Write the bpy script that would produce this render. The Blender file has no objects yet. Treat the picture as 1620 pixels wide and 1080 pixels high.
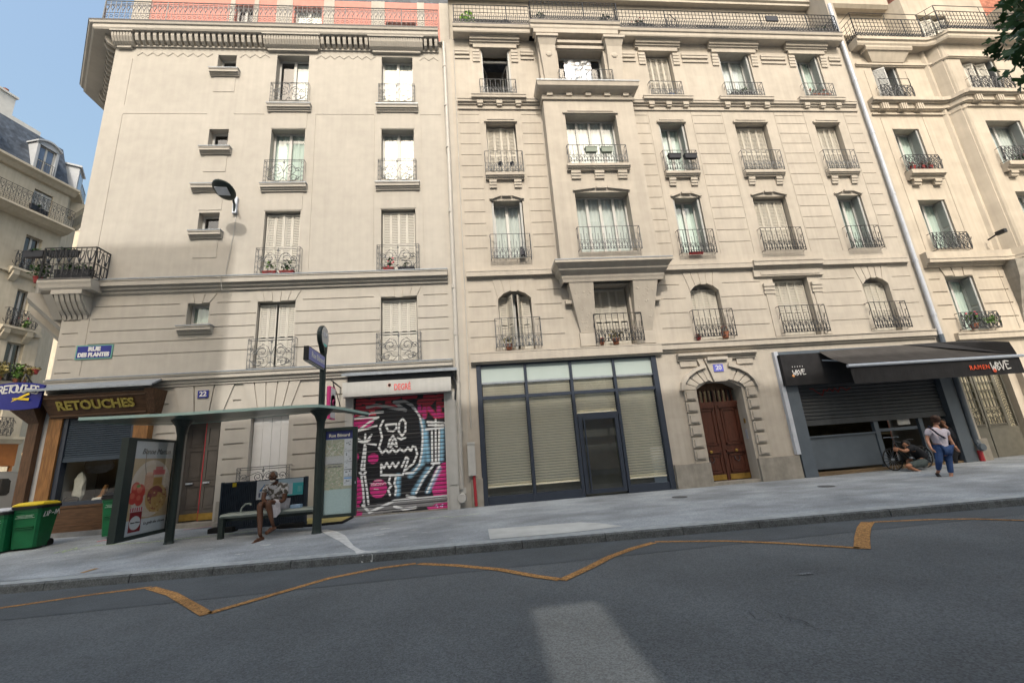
import bpy, bmesh, math, random
import numpy as np
from mathutils import Vector, Matrix, Quaternion
random.seed(7)
RNG = np.random.RandomState(5)
SC = bpy.context.scene
COL = SC.collection
R_ = math.radians

# ------------------------------------------------------------------ camera, sky, sun, exposure
F_PX, YAW, PIT, ROL = 685.9, 0.10557469, 0.25625541, -0.07597679
CAM = Vector((0.0, -13.5, 1.585))
cy_, sy_, cp_, sp_, cr_, sr_ = math.cos(YAW), math.sin(YAW), math.cos(PIT), math.sin(PIT), math.cos(ROL), math.sin(ROL)
FWD = Vector((sy_*cp_, cy_*cp_, sp_)); RT0 = Vector((cy_, -sy_, 0)); UP0 = RT0.cross(FWD)
RT = RT0*cr_ + UP0*sr_; UP = RT0*(-sr_) + UP0*cr_
cam = bpy.data.cameras.new('camera'); camo = bpy.data.objects.new('camera', cam); COL.objects.link(camo)
cam.sensor_width = 36.0; cam.lens = F_PX/1620*36; cam.clip_start = 0.05; cam.clip_end = 2000
camo.matrix_world = Matrix(((RT.x, UP.x, -FWD.x, CAM.x), (RT.y, UP.y, -FWD.y, CAM.y), (RT.z, UP.z, -FWD.z, CAM.z), (0, 0, 0, 1)))
SC.camera = camo

SUN_EL, SUN_AZ = R_(46.3), R_(1.5)       # the light travels towards +Y and a little +X
wd = bpy.data.worlds.new('World'); SC.world = wd; wd.use_nodes = True
nt = wd.node_tree; bg = nt.nodes['Background']; sky = nt.nodes.new('ShaderNodeTexSky')
sky.sky_type = 'NISHITA'; sky.sun_disc = False; sky.sun_elevation = SUN_EL
sky.sun_rotation = math.pi + SUN_AZ
sky.air_density = 2.2; sky.dust_density = 10.0; sky.ozone_density = 4.6
nt.links.new(sky.outputs[0], bg.inputs[0]); bg.inputs[1].default_value = 0.15
sl = bpy.data.lights.new('sun', 'SUN'); sl.energy = 2.0; sl.angle = R_(0.55); sl.color = (0.73, 0.68, 0.61)
so = bpy.data.objects.new('sun', sl); COL.objects.link(so)
sd = Vector((math.sin(SUN_AZ)*math.cos(SUN_EL), math.cos(SUN_AZ)*math.cos(SUN_EL), -math.sin(SUN_EL)))
so.rotation_euler = sd.to_track_quat('-Z', 'Y').to_euler(); so.location = (0, -30, 40)
SC.view_settings.view_transform = 'Standard'; SC.view_settings.look = 'None'
SC.view_settings.exposure = 1.0; SC.view_settings.gamma = 1.0
SC.render.engine = 'CYCLES'
SC.cycles.max_bounces = 8; SC.cycles.transparent_max_bounces = 12; SC.cycles.caustics_reflective = False; SC.cycles.caustics_refractive = False
SC.cycles.sample_clamp_indirect = 4.0
try: SC.cycles.use_denoising = True
except Exception: pass

# ------------------------------------------------------------------ measuring: a viewing ray meets a known plane of the street
def ray(px, py):
    return RT*(px-810) - UP*(py-540) + FWD*F_PX
def at(px, py, Y=0.0):
    d = ray(px, py); t = (Y-CAM.y)/d.y
    return CAM + d*t
def az(px, py, z):
    d = ray(px, py); t = (z-CAM.z)/d.z
    return CAM + d*t
def kerb_y(x): return -5.27 - 0.055*x
FOOT = [(-40, .55), (-12, .42), (-9, .38), (-4, .24), (0, .225), (11, .235), (17, .29), (24, .38), (60, .6)]
def foot_z(x): return float(np.interp(x, [a for a, b in FOOT], [b for a, b in FOOT]))
def pav_z(x, y):
    k = kerb_y(x); f = min(1.0, max(0.0, (y-k)/(-k)))
    return .13 + (foot_z(x)-.13)*f
def gp(px, py):
    z = .18
    for i in range(25):
        p = az(px, py, z); z = pav_z(p.x, p.y)
    return az(px, py, z)

# ------------------------------------------------------------------ materials
MATS = {}
def mat(name, col, rough=.7, var=.12, scale=6.0, bump=0.0, bscale=60.0, metal=0.0, streak=0.0, stain=0.0, spec=.3, stretch=None, speck=0.0, speck_scale=150.0, trans=0.0, block=None, dots=0.0):
    if name in MATS: return MATS[name]
    m = bpy.data.materials.new(name); m.use_nodes = True; MATS[name] = m
    n = m.node_tree.nodes; l = m.node_tree.links; b = n['Principled BSDF']
    b.inputs['Roughness'].default_value = rough; b.inputs['Metallic'].default_value = metal
    b.inputs['Specular IOR Level'].default_value = spec
    geo = n.new('ShaderNodeNewGeometry')
    def noise(sc, det=4, vec=None):
        t = n.new('ShaderNodeTexNoise'); t.inputs['Scale'].default_value = sc; t.inputs['Detail'].default_value = det
        l.new(vec if vec is not None else geo.outputs['Position'], t.inputs['Vector']); return t.outputs['Fac']
    def mp(sx, sy, sz):
        v = n.new('ShaderNodeVectorMath'); v.operation = 'MULTIPLY'; v.inputs[1].default_value = (sx, sy, sz)
        l.new(geo.outputs['Position'], v.inputs[0]); return v.outputs[0]
    def ramp(fac, a, b_):
        r = n.new('ShaderNodeMapRange'); r.inputs[1].default_value = .3; r.inputs[2].default_value = .7
        r.inputs[3].default_value = a; r.inputs[4].default_value = b_; l.new(fac, r.inputs[0]); return r.outputs[0]
    def mul(a, b_):
        r = n.new('ShaderNodeMath'); r.operation = 'MULTIPLY'; l.new(a, r.inputs[0]); l.new(b_, r.inputs[1]); return r.outputs[0]
    v = mp(*stretch) if stretch else None
    f = ramp(noise(scale, 5, v), 1-var, 1+var)
    if streak: f = mul(f, ramp(noise(2.2, 4, mp(3.4, 3.4, .16)), 1-streak, 1+streak*.4))
    if stain: f = mul(f, ramp(noise(.55, 6), 1-stain, 1+stain*.5))
    if speck:
        t = n.new('ShaderNodeTexVoronoi'); t.inputs['Scale'].default_value = speck_scale; l.new(geo.outputs['Position'], t.inputs['Vector'])
        s = n.new('ShaderNodeSeparateColor'); l.new(t.outputs['Color'], s.inputs[0])
        r = n.new('ShaderNodeMapRange'); r.inputs[3].default_value = 1-speck; r.inputs[4].default_value = 1+speck; l.new(s.outputs[0], r.inputs[0])
        f = mul(f, r.outputs[0])
    if block:       # tone of single stones, in courses with shifted joints
        w_, h_, amt = block
        sx = n.new('ShaderNodeSeparateXYZ'); l.new(geo.outputs['Position'], sx.inputs[0])
        def mth(op, a, b_=None):
            q = n.new('ShaderNodeMath'); q.operation = op
            for i, v_ in enumerate((a, b_)):
                if v_ is None: continue
                if isinstance(v_, (int, float)): q.inputs[i].default_value = v_
                else: l.new(v_, q.inputs[i])
            return q.outputs[0]
        row = mth('FLOOR', mth('DIVIDE', sx.outputs[2], h_)); col_ = mth('FLOOR', mth('ADD', mth('DIVIDE', sx.outputs[0], w_), mth('MULTIPLY', row, .37)))
        cb = n.new('ShaderNodeCombineXYZ'); l.new(col_, cb.inputs[0]); l.new(row, cb.inputs[1])
        wn = n.new('ShaderNodeTexWhiteNoise'); l.new(cb.outputs[0], wn.inputs['Vector'])
        r = n.new('ShaderNodeMapRange'); r.inputs[3].default_value = 1-amt; r.inputs[4].default_value = 1+amt; l.new(wn.outputs['Value'], r.inputs[0]); f = mul(f, r.outputs[0])
    if dots:        # gum and oil spots
        t = n.new('ShaderNodeTexVoronoi'); t.inputs['Scale'].default_value = 3.2; l.new(geo.outputs['Position'], t.inputs['Vector'])
        r = n.new('ShaderNodeMapRange'); r.inputs[1].default_value = .05; r.inputs[2].default_value = .11; r.inputs[3].default_value = 1-dots; r.inputs[4].default_value = 1.0; l.new(t.outputs['Distance'], r.inputs[0]); f = mul(f, r.outputs[0])
    h = n.new('ShaderNodeVectorMath'); h.operation = 'SCALE'; h.inputs[0].default_value = col[:3]; l.new(f, h.inputs['Scale'])
    l.new(h.outputs[0], b.inputs['Base Color'])
    if bump:
        bp = n.new('ShaderNodeBump'); bp.inputs['Strength'].default_value = bump; bp.inputs['Distance'].default_value = .02
        l.new(noise(bscale, 3), bp.inputs['Height']); l.new(bp.outputs[0], b.inputs['Normal'])
    if trans: b.inputs['Transmission Weight'].default_value = trans
    return m
def glass_mat(name, tint=(.86, .92, .9), refl=.08, gcol=(1, 1, 1)):
    m = bpy.data.materials.new(name); m.use_nodes = True; MATS[name] = m
    n = m.node_tree.nodes; l = m.node_tree.links; n.remove(n['Principled BSDF'])
    tr = n.new('ShaderNodeBsdfTransparent'); tr.inputs[0].default_value = (*tint, 1)
    gl = n.new('ShaderNodeBsdfGlossy'); gl.inputs['Roughness'].default_value = .015; gl.inputs[0].default_value = (*gcol, 1)
    lw = n.new('ShaderNodeLayerWeight'); lw.inputs[0].default_value = .5      # Schlick's curve, the same from both faces of the sheet
    pw = n.new('ShaderNodeMath'); pw.operation = 'POWER'; l.new(lw.outputs['Facing'], pw.inputs[0]); pw.inputs[1].default_value = 5.0
    fr = n.new('ShaderNodeMath'); fr.operation = 'MULTIPLY_ADD'; l.new(pw.outputs[0], fr.inputs[0]); fr.inputs[1].default_value = 1-refl; fr.inputs[2].default_value = refl
    mx = n.new('ShaderNodeMixShader'); l.new(fr.outputs[0], mx.inputs[0]); l.new(tr.outputs[0], mx.inputs[1]); l.new(gl.outputs[0], mx.inputs[2])
    l.new(mx.outputs[0], n['Material Output'].inputs[0]); return m
def paint_mat(name, rough=.5):
    m = bpy.data.materials.new(name); m.use_nodes = True; MATS[name] = m
    n = m.node_tree.nodes; l = m.node_tree.links; b = n['Principled BSDF']; b.inputs['Roughness'].default_value = rough
    a = n.new('ShaderNodeAttribute'); a.attribute_name = 'Col'; l.new(a.outputs['Color'], b.inputs['Base Color']); return m

S22 = mat('limestone_render', (.408, .384, .345), .85, .05, 3.0, .12, 45, streak=.05, stain=.07, block=(1.4, .39, .012))
S20 = mat('warm_limestone', (.415, .379, .328), .85, .055, 3.0, .12, 45, streak=.08, stain=.08, block=(1.15, .467, .03))
S18 = mat('yellowed_limestone', (.45, .40, .33), .85, .07, 2.0, .12, 45, streak=.10, stain=.12, block=(1.0, .51, .03))
SLOW = mat('weathered_base_stone', (.29, .27, .235), .85, .16, 5.0, .25, 30, streak=.16, stain=.18)
SREV = S20
SFAR = mat('far_building_stone', (.45, .41, .33), .85, .08, 2.0, .1, 30, streak=.1, stain=.1)
ZINC = mat('zinc_flashing', (.27, .30, .335), .45, .10, 8, metal=.3, streak=.1)
ZDARK = mat('dark_zinc_edge', (.09, .085, .085), .6, .15, 8)
IRON = mat('black_wrought_iron', (.035, .037, .042), .5, .2, 20)
IRONG = mat('grey_painted_iron', (.13, .135, .14), .5, .15, 20)
WFRAME = mat('white_window_paint', (.47, .47, .455), .45, .03, 5)
SHUT = mat('cream_shutter_paint', (.49, .475, .43), .55, .04, 4, streak=.05)
SHUT20 = mat('ivory_shutter_paint', (.45, .425, .37), .55, .05, 4, streak=.06)
SHUTG = mat('pale_grey_shutter_paint', (.38, .39, .385), .5, .05, 4, streak=.06)
CURT = mat('sheer_white_curtain', (.52, .565, .555), .9, .06, 6, stretch=(9, 9, .5))
CURTG = mat('pale_green_curtain', (.50, .60, .56), .9, .06, 6, stretch=(9, 9, .5))
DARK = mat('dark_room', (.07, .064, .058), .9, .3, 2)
ROOM = mat('grey_room_wall', (.26, .235, .21), .9, .2, 1)
PANE = glass_mat('window_glass', (.96, .98, .975), .09)
SHOPG = glass_mat('shop_glass', (.97, .98, .97), .07)
PIPEW = mat('white_painted_pipe', (.43, .415, .385), .5, .05, 5, streak=.1)
PIPEG = mat('grey_zinc_pipe', (.46, .495, .56), .45, .08, 5, metal=.2, streak=.1)
PINK = mat('pink_brick_paint', (.50, .215, .18), .8, .08, 5)
NAVY = mat('navy_aluminium', (.034, .043, .062), .4, .06, 5)
BLIND = mat('cream_blind_slat', (.88, .83, .68), .5, .04, 3)
FROST = mat('frosted_glass_film', (.40, .47, .455), .25, .03, 2)
PVC = mat('off_white_metal', (.42, .42, .405), .5, .05, 5, streak=.08)
WOODL = mat('varnished_oak', (.20, .095, .032), .45, .38, 7, stretch=(5, 5, .5))
WOODD = mat('dark_oak', (.075, .038, .018), .5, .40, 7, stretch=(.6, 5, 5))
WOODR = mat('brown_plank', (.085, .045, .024), .5, .40, 7, stretch=(5, 5, .5))
DOORB = mat('red_brown_door_wood', (.070, .024, .015), .4, .3, 6, stretch=(5, 5, .5), streak=.15)
DOORG = mat('taupe_door_paint', (.085, .075, .068), .45, .12, 5)
BRASS = mat('brass_plate', (.36, .23, .06), .35, .2, 9, metal=.7)
BLKFAB = mat('black_awning_fabric', (.016, .016, .018), .85, .2, 4)
GRYFAB = mat('faded_black_fabric', (.045, .042, .040), .9, .18, 3, streak=.1, stretch=None)
GREYP = mat('slate_grey_panel', (.085, .105, .13), .45, .08, 3)
GREYD = mat('dark_grey_shutter', (.045, .05, .056), .55, .12, 3, streak=.1)
ALU = mat('brushed_aluminium', (.45, .49, .55), .3, .05, 5, metal=.4)
GREENB = mat('green_bin_plastic', (.007, .12, .045), .42, .10, 5)
YEL = mat('yellow_lid_plastic', (.62, .46, .03), .45, .08, 6)
BLKP = mat('black_plastic', (.02, .02, .022), .5, .15, 8)
RUBBER = mat('black_rubber', (.012, .012, .012), .8, .1, 8)
SHELT = mat('shelter_dark_green_paint', (.022, .032, .030), .4, .08, 5)
SHELTR = mat('shelter_canopy_green', (.06, .105, .095), .28, .06, 4)
SHELTE = mat('canopy_rim', (.33, .46, .42), .3, .04, 4)
BENCHM = mat('pale_bench_metal', (.26, .30, .28), .4, .06, 5)
BARR = mat('blue_grey_barrier', (.03, .042, .06), .55, .15, 5)
WHITE = mat('white_paint', (.62, .62, .62), .5, .03, 5)
BLUEP = mat('enamel_blue', (.012, .02, .20), .25, .05, 8)
GREENE = mat('enamel_green_edge', (.12, .30, .26), .3, .05, 8)
LETGOLD = mat('gold_letter_paint', (.33, .27, .06), .45, .18, 20)
REDP = mat('red_paint', (.36, .035, .045), .5, .1, 8)
ORANGE = mat('orange_red_print', (.70, .09, .03), .5, .05, 8)
YELP = mat('yellow_print', (.65, .46, .02), .5, .05, 8)
TERRA = mat('terracotta', (.28, .11, .065), .8, .15, 10)
PINKS = mat('magenta_panel', (.60, .05, .22), .45, .05, 8)
SLATE = mat('blue_slate_roof', (.055, .068, .090), .65, .28, 3, speck=.35, speck_scale=5)
BRICKR = mat('red_brick', (.34, .135, .09), .85, .2, 4, speck=.25, speck_scale=9)
CAFE = mat('cafe_brown_paint', (.26, .10, .03), .5, .12, 4)
GLOWL = None
PAINT = paint_mat('painted_surface', .5)
LEAFS = [mat('leaf_green', (.075, .15, .03), .6, .3, 9), mat('leaf_dark', (.03, .075, .02), .6, .3, 9), mat('leaf_bright', (.25, .48, .03), .6, .25, 9), mat('leaf_dry', (.20, .17, .06), .7, .3, 9)]
PETALP = mat('pink_petals', (.65, .10, .14), .6, .1, 9); PETALR = mat('red_petals', (.40, .05, .045), .6, .1, 9)
for m_ in LEAFS: m_.node_tree.nodes['Principled BSDF'].inputs['Transmission Weight'].default_value = 0.0

# ------------------------------------------------------------------ mesh builder
BASE = {}
class MB:
    def __init__(s): s.v = []; s.f = []
    def add(s, vs, fs):
        o = len(s.v); s.v += [tuple(v) for v in vs]; s.f += [tuple(i+o for i in f) for f in fs]; return s
    def quad(s, a, b, c, d): return s.add([a, b, c, d], [(0, 1, 2, 3)])
    def box(s, x0, x1, y0, y1, z0, z1):
        if x0 > x1: x0, x1 = x1, x0
        if y0 > y1: y0, y1 = y1, y0
        if z0 > z1: z0, z1 = z1, z0
        return s.add([(x0, y0, z0), (x1, y0, z0), (x1, y1, z0), (x0, y1, z0), (x0, y0, z1), (x1, y0, z1), (x1, y1, z1), (x0, y1, z1)],
                     [(0, 3, 2, 1), (4, 5, 6, 7), (0, 1, 5, 4), (1, 2, 6, 5), (2, 3, 7, 6), (3, 0, 4, 7)])
    def cbox(s, x0, x1, y0, y1, z0, z1, c=.01):     # box with chamfered vertical and top edges
        def ring(d, z): return [(x0+d+c, y0+d, z), (x1-d-c, y0+d, z), (x1-d, y0+d+c, z), (x1-d, y1-d-c, z), (x1-d-c, y1-d, z), (x0+d+c, y1-d, z), (x0+d, y1-d-c, z), (x0+d, y0+d+c, z)]
        return s.loft([ring(0, z0), ring(0, z1-c), ring(c, z1)])
    def loft(s, rings, cap=True, close=True):
        n = len(rings[0]); o = len(s.v)
        for r in rings: s.v += [tuple(p) for p in r]
        for i in range(len(rings)-1):
            for j in range(n if close else n-1):
                a = o+i*n+j; b = o+i*n+(j+1) % n; s.f.append((a, b, b+n, a+n))
        if cap and close:
            s.f.append(tuple(o+j for j in range(n))[::-1]); s.f.append(tuple(o+(len(rings)-1)*n+j for j in range(n)))
        return s
    def prism(s, poly, t0, t1, axis='x'):           # poly in the two other axes
        def P(a, b, t):
            return (t, a, b) if axis == 'x' else ((a, t, b) if axis == 'y' else (a, b, t))
        return s.loft([[P(a, b, t0) for a, b in poly], [P(a, b, t1) for a, b in poly]])
    def tube(s, pts, r, n=5, cap=True, rs=None):
        pts = [Vector(p) for p in pts]; rings = []; up = Vector((.13, .31, .94)); last = None
        for i, p in enumerate(pts):
            d = (pts[min(i+1, len(pts)-1)] - pts[max(i-1, 0)])
            if d.length < 1e-9: d = Vector((0, 0, 1))
            d.normalize()
            if last is None:
                a = d.cross(up)
                if a.length < 1e-3: a = d.cross(Vector((1, 0, 0)))
            else: a = last - d*last.dot(d)
            if a.length < 1e-6: a = d.orthogonal()
            a.normalize(); b = d.cross(a); last = a; rr = rs[i] if rs else r
            rings.append([p + a*(math.cos(2*math.pi*k/n)*rr) + b*(math.sin(2*math.pi*k/n)*rr) for k in range(n)])
        return s.loft(rings, cap)
    def bar(s, a, b, r=.01): return s.tube([a, b], r, 4)
    def lathe(s, prof, c=(0, 0, 0), n=16, axis='z'):
        rings = []
        for r, h in prof:
            q = []
            for k in range(n):
                t = 2*math.pi*k/n; u, w = r*math.cos(t), r*math.sin(t)
                q.append((c[0]+u, c[1]+w, c[2]+h) if axis == 'z' else ((c[0]+h, c[1]+u, c[2]+w) if axis == 'x' else (c[0]+u, c[1]+h, c[2]+w)))
            rings.append(q)
        return s.loft(rings)
    def ell(s, c, r, n=12, m=8, rot=None):
        rings = []
        for i in range(m+1):
            t = math.pi*(i/m)*.998+.001
            q = []
            for k in range(n):
                a = 2*math.pi*k/n; p = Vector((r[0]*math.sin(t)*math.cos(a), r[1]*math.sin(t)*math.sin(a), -r[2]*math.cos(t)))
                if rot: p = rot @ p
                q.append(Vector(c)+p)
            rings.append(q)
        return s.loft(rings)
    def poly3(s, pts): return s.add(pts, [tuple(range(len(pts)))])
    def merge(s, o, M=None):
        vs = o.v if M is None else [tuple(M @ Vector(v)) for v in o.v]
        return s.add(vs, o.f)
    def xf(s, M): s.v = [tuple(M @ Vector(v)) for v in s.v]; return s
    def mesh(s, name, m, org=(0, 0, 0), smooth=False):
        me = bpy.data.meshes.new(name); ox, oy, oz = org
        me.from_pydata([(a-ox, b-oy, c-oz) for a, b, c in s.v], [], s.f)
        ms = m if isinstance(m, (list, tuple)) else [m]
        for q in ms: me.materials.append(q)
        if smooth: me.polygons.foreach_set('use_smooth', [True]*len(me.polygons))
        bm = bmesh.new(); bm.from_mesh(me); bmesh.ops.recalc_face_normals(bm, faces=bm.faces); bm.to_mesh(me); bm.free()
        return me
    def build(s, name, m, parent=None, smooth=False, org=None, label=None):
        if org is None: org = BASE.get(parent.name if parent else None, (0, 0, 0)) if parent else (0, 0, 0)
        o = bpy.data.objects.new(name, s.mesh(name, m, org, smooth)); COL.objects.link(o)
        if parent: o.parent = parent
        else: o.location = org
        BASE[o.name] = org
        if label: o['label'] = label
        return o
def place(me, name, parent, loc):      # another object on shared mesh data, as a part of parent
    o = bpy.data.objects.new(name, me); COL.objects.link(o); o.parent = parent
    b = BASE[parent.name]; o.location = (loc[0]-b[0], loc[1]-b[1], loc[2]-b[2])
    BASE[o.name] = tuple(loc); return o
def tag(o, label=None, cat=None, group=None, kind=None):
    if label: o['label'] = label
    if cat: o['category'] = cat
    if group: o['group'] = group
    if kind: o['kind'] = kind
    return o
def thing(name, loc, label, cat, group=None, rz=0.0, local=False):
    o = bpy.data.objects.new(name, None); COL.objects.link(o); o.location = loc; o.rotation_euler = (0, 0, rz)
    o.empty_display_size = .2
    BASE[o.name] = (0, 0, 0) if local else tuple(loc); return tag(o, label, cat, group)
def struct(name, mb, m): 
    return tag(mb.build(name, m), kind='structure')
def copy_tree(o, parent=None):
    c = o.copy(); COL.objects.link(c)
    if parent: c.parent = parent
    for ch in list(o.children): copy_tree(ch, c)
    return c
def text_mb(txt, size, bold=0.0, extr=.003, shear=0.0, align='CENTER', sp=1.0, sx=1.0):
    cu = bpy.data.curves.new('t', 'FONT'); cu.body = txt; cu.size = size; cu.offset = bold; cu.extrude = extr; cu.shear = shear
    cu.space_character = sp; cu.align_x = align; cu.align_y = 'CENTER'; cu.resolution_u = 3
    o = bpy.data.objects.new('t', cu); COL.objects.link(o)
    dg = bpy.context.evaluated_depsgraph_get(); me = bpy.data.meshes.new_from_object(o.evaluated_get(dg))
    mb = MB(); mb.add([(v.co.x*sx, v.co.y, v.co.z) for v in me.vertices], [tuple(p.vertices) for p in me.polygons])
    bpy.data.objects.remove(o); bpy.data.curves.remove(cu); bpy.data.meshes.remove(me)
    return mb
def face_text(txt, size, o, ux, uy, **k):       # text laid in the plane spanned by ux (reading direction) and uy (up)
    ux = Vector(ux).normalized(); uy = Vector(uy).normalized(); uz = ux.cross(uy)
    M = Matrix(((ux.x, uy.x, uz.x, o[0]), (ux.y, uy.y, uz.y, o[1]), (ux.z, uy.z, uz.z, o[2]), (0, 0, 0, 1)))
    return text_mb(txt, size, **k).xf(M)

def build_split(mb, wide, narrow, m, parent, lim=3.0, gap=.012):
    """each touching cluster of pieces becomes a part of its own"""
    par = list(range(len(mb.v)))
    def fd(i):
        while par[i] != i: par[i] = par[par[i]]; i = par[i]
        return i
    for f in mb.f:
        for k in f[1:]: par[fd(k)] = fd(f[0])
    isl = {}
    for i, v in enumerate(mb.v): isl.setdefault(fd(i), []).append(v)
    ks = list(isl); bb = [([min(p[a] for p in isl[k])-gap for a in range(3)], [max(p[a] for p in isl[k])+gap for a in range(3)]) for k in ks]
    cl = list(range(len(ks)))
    def fc(i):
        while cl[i] != i: i = cl[i]
        return i
    for i in range(len(ks)):
        for j in range(i):
            if all(bb[i][0][a] <= bb[j][1][a] and bb[j][0][a] <= bb[i][1][a] for a in range(3)): cl[fc(i)] = fc(j)
    idx = {k: fc(i) for i, k in enumerate(ks)}; out = {}
    for f in mb.f: out.setdefault(idx[fd(f[0])], []).append(f)
    for fs in out.values():
        q = MB(); mp_ = {}
        for f in fs:
            for k in f:
                if k not in mp_: mp_[k] = len(q.v); q.v.append(mb.v[k])
            q.f.append(tuple(mp_[k] for k in f))
        w = max(v[0] for v in q.v)-min(v[0] for v in q.v)
        q.build(wide if w > lim else narrow, m, parent)
def wall_grid(mb, x0, x1, z0, z1, holes, Y=0.0, edge=True):
    """front wall at plane Y with recesses: hole = (x0,x1,z0,z1,depth,open)."""
    xs = sorted(set([x0, x1]+[min(max(h[i], x0), x1) for h in holes for i in (0, 1)]))
    zs = sorted(set([z0, z1]+[min(max(h[i], z0), z1) for h in holes for i in (2, 3)]))
    nx, nz = len(xs)-1, len(zs)-1
    D = np.zeros((nx, nz)); O = np.zeros((nx, nz), bool)
    cx = np.array([(xs[i]+xs[i+1])/2 for i in range(nx)]); cz = np.array([(zs[i]+zs[i+1])/2 for i in range(nz)])
    for h in holes:
        ii = np.where((cx > h[0]) & (cx < h[1]))[0]; jj = np.where((cz > h[2]) & (cz < h[3]))[0]
        for i in ii:
            for j in jj:
                if h[5] or not O[i, j]: D[i, j] = h[4]; O[i, j] = h[5]
    vid = {}
    def V(x, y, z):
        k = (round(x, 4), round(y, 4), round(z, 4))
        if k not in vid: vid[k] = len(mb.v); mb.v.append((x, y, z))
        return vid[k]
    for i in range(nx):
        j = 0
        while j < nz:
            if O[i, j]: j += 1; continue
            y = Y+D[i, j]
            mb.f.append((V(xs[i], y, zs[j]), V(xs[i+1], y, zs[j]), V(xs[i+1], y, zs[j+1]), V(xs[i], y, zs[j+1]))); j += 1
    for i in range(nx+1):
        for j in range(nz):
            a = D[i-1, j] if i > 0 else (0 if edge else None); b = D[i, j] if i < nx else (0 if edge else None)
            if a is None or b is None or abs(a-b) < 1e-6: continue
            mb.f.append((V(xs[i], Y+a, zs[j]), V(xs[i], Y+b, zs[j]), V(xs[i], Y+b, zs[j+1]), V(xs[i], Y+a, zs[j+1])))
    for i in range(nx):
        for j in range(nz+1):
            a = D[i, j-1] if j > 0 else 0; b = D[i, j] if j < nz else 0
            if abs(a-b) < 1e-6: continue
            mb.f.append((V(xs[i], Y+a, zs[j]), V(xs[i+1], Y+a, zs[j]), V(xs[i+1], Y+b, zs[j]), V(xs[i], Y+b, zs[j])))
    return mb
def arch_fill(mb, x0, x1, zs, zc, Y, dep, zt=None):   # spandrels above a segmental arch, springing zs, crown zc
    n = 12; c = (x0+x1)/2; w = (x1-x0)/2; h = zc-zs; R = (w*w+h*h)/(2*h); zt = zc+.003 if zt is None else zt
    P = []
    for k in range(n+1):
        x = x0+(x1-x0)*k/n; P.append((x, zc-R+math.sqrt(max(0, R*R-(x-c)**2))))
    for k in range(n):
        (a, za), (b, zb) = P[k], P[k+1]
        mb.prism([(a, za), (b, zb), (b, zt), (a, zt)], Y, Y+dep, 'y')
    return mb
def molding(mb, prof, x0, x1):         # profile [(y,z)] swept along x
    return mb.prism(prof, x0, x1, 'x')
def ledge_prof(yo, zt, steps):         # stepped profile: steps = [(protrusion, drop), ...] from the top down
    p = [(.05, zt)]; z = zt
    for pr, dz in steps:
        p.append((yo-pr, z)); z -= dz; p.append((yo-pr, z))
    p.append((.05, z)); return p
def leafball(c, r, n, size, mb=None, flat=1.0, rnd=random):
    mb = mb or MB()
    for i in range(n):
        d = Vector((rnd.gauss(0, 1), rnd.gauss(0, 1), rnd.gauss(0, 1))); d.normalize()
        p = Vector(c)+Vector((d.x*r[0], d.y*r[1], d.z*r[2]))*(rnd.random()**.5)
        a = Vector((rnd.gauss(0, 1), rnd.gauss(0, 1), rnd.gauss(0, .6))); a.normalize(); b = a.orthogonal(); b.rotate(Quaternion(a, rnd.random()*6.3))
        s = size*(.6+.8*rnd.random()); w = s*.42
        mb.add([p-a*s*.5, p+b*w, p+a*s*.5, p-b*w], [(0, 1, 2, 3)])
    return mb
def spiral(c, r0, r1, a0, a1, n=14, plane='xz', y=0.0):
    out = []
    for i in range(n+1):
        t = i/n; r = r0+(r1-r0)*t; a = a0+(a1-a0)*t
        out.append((c[0]+r*math.cos(a), y, c[1]+r*math.sin(a)))
    return out

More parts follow.
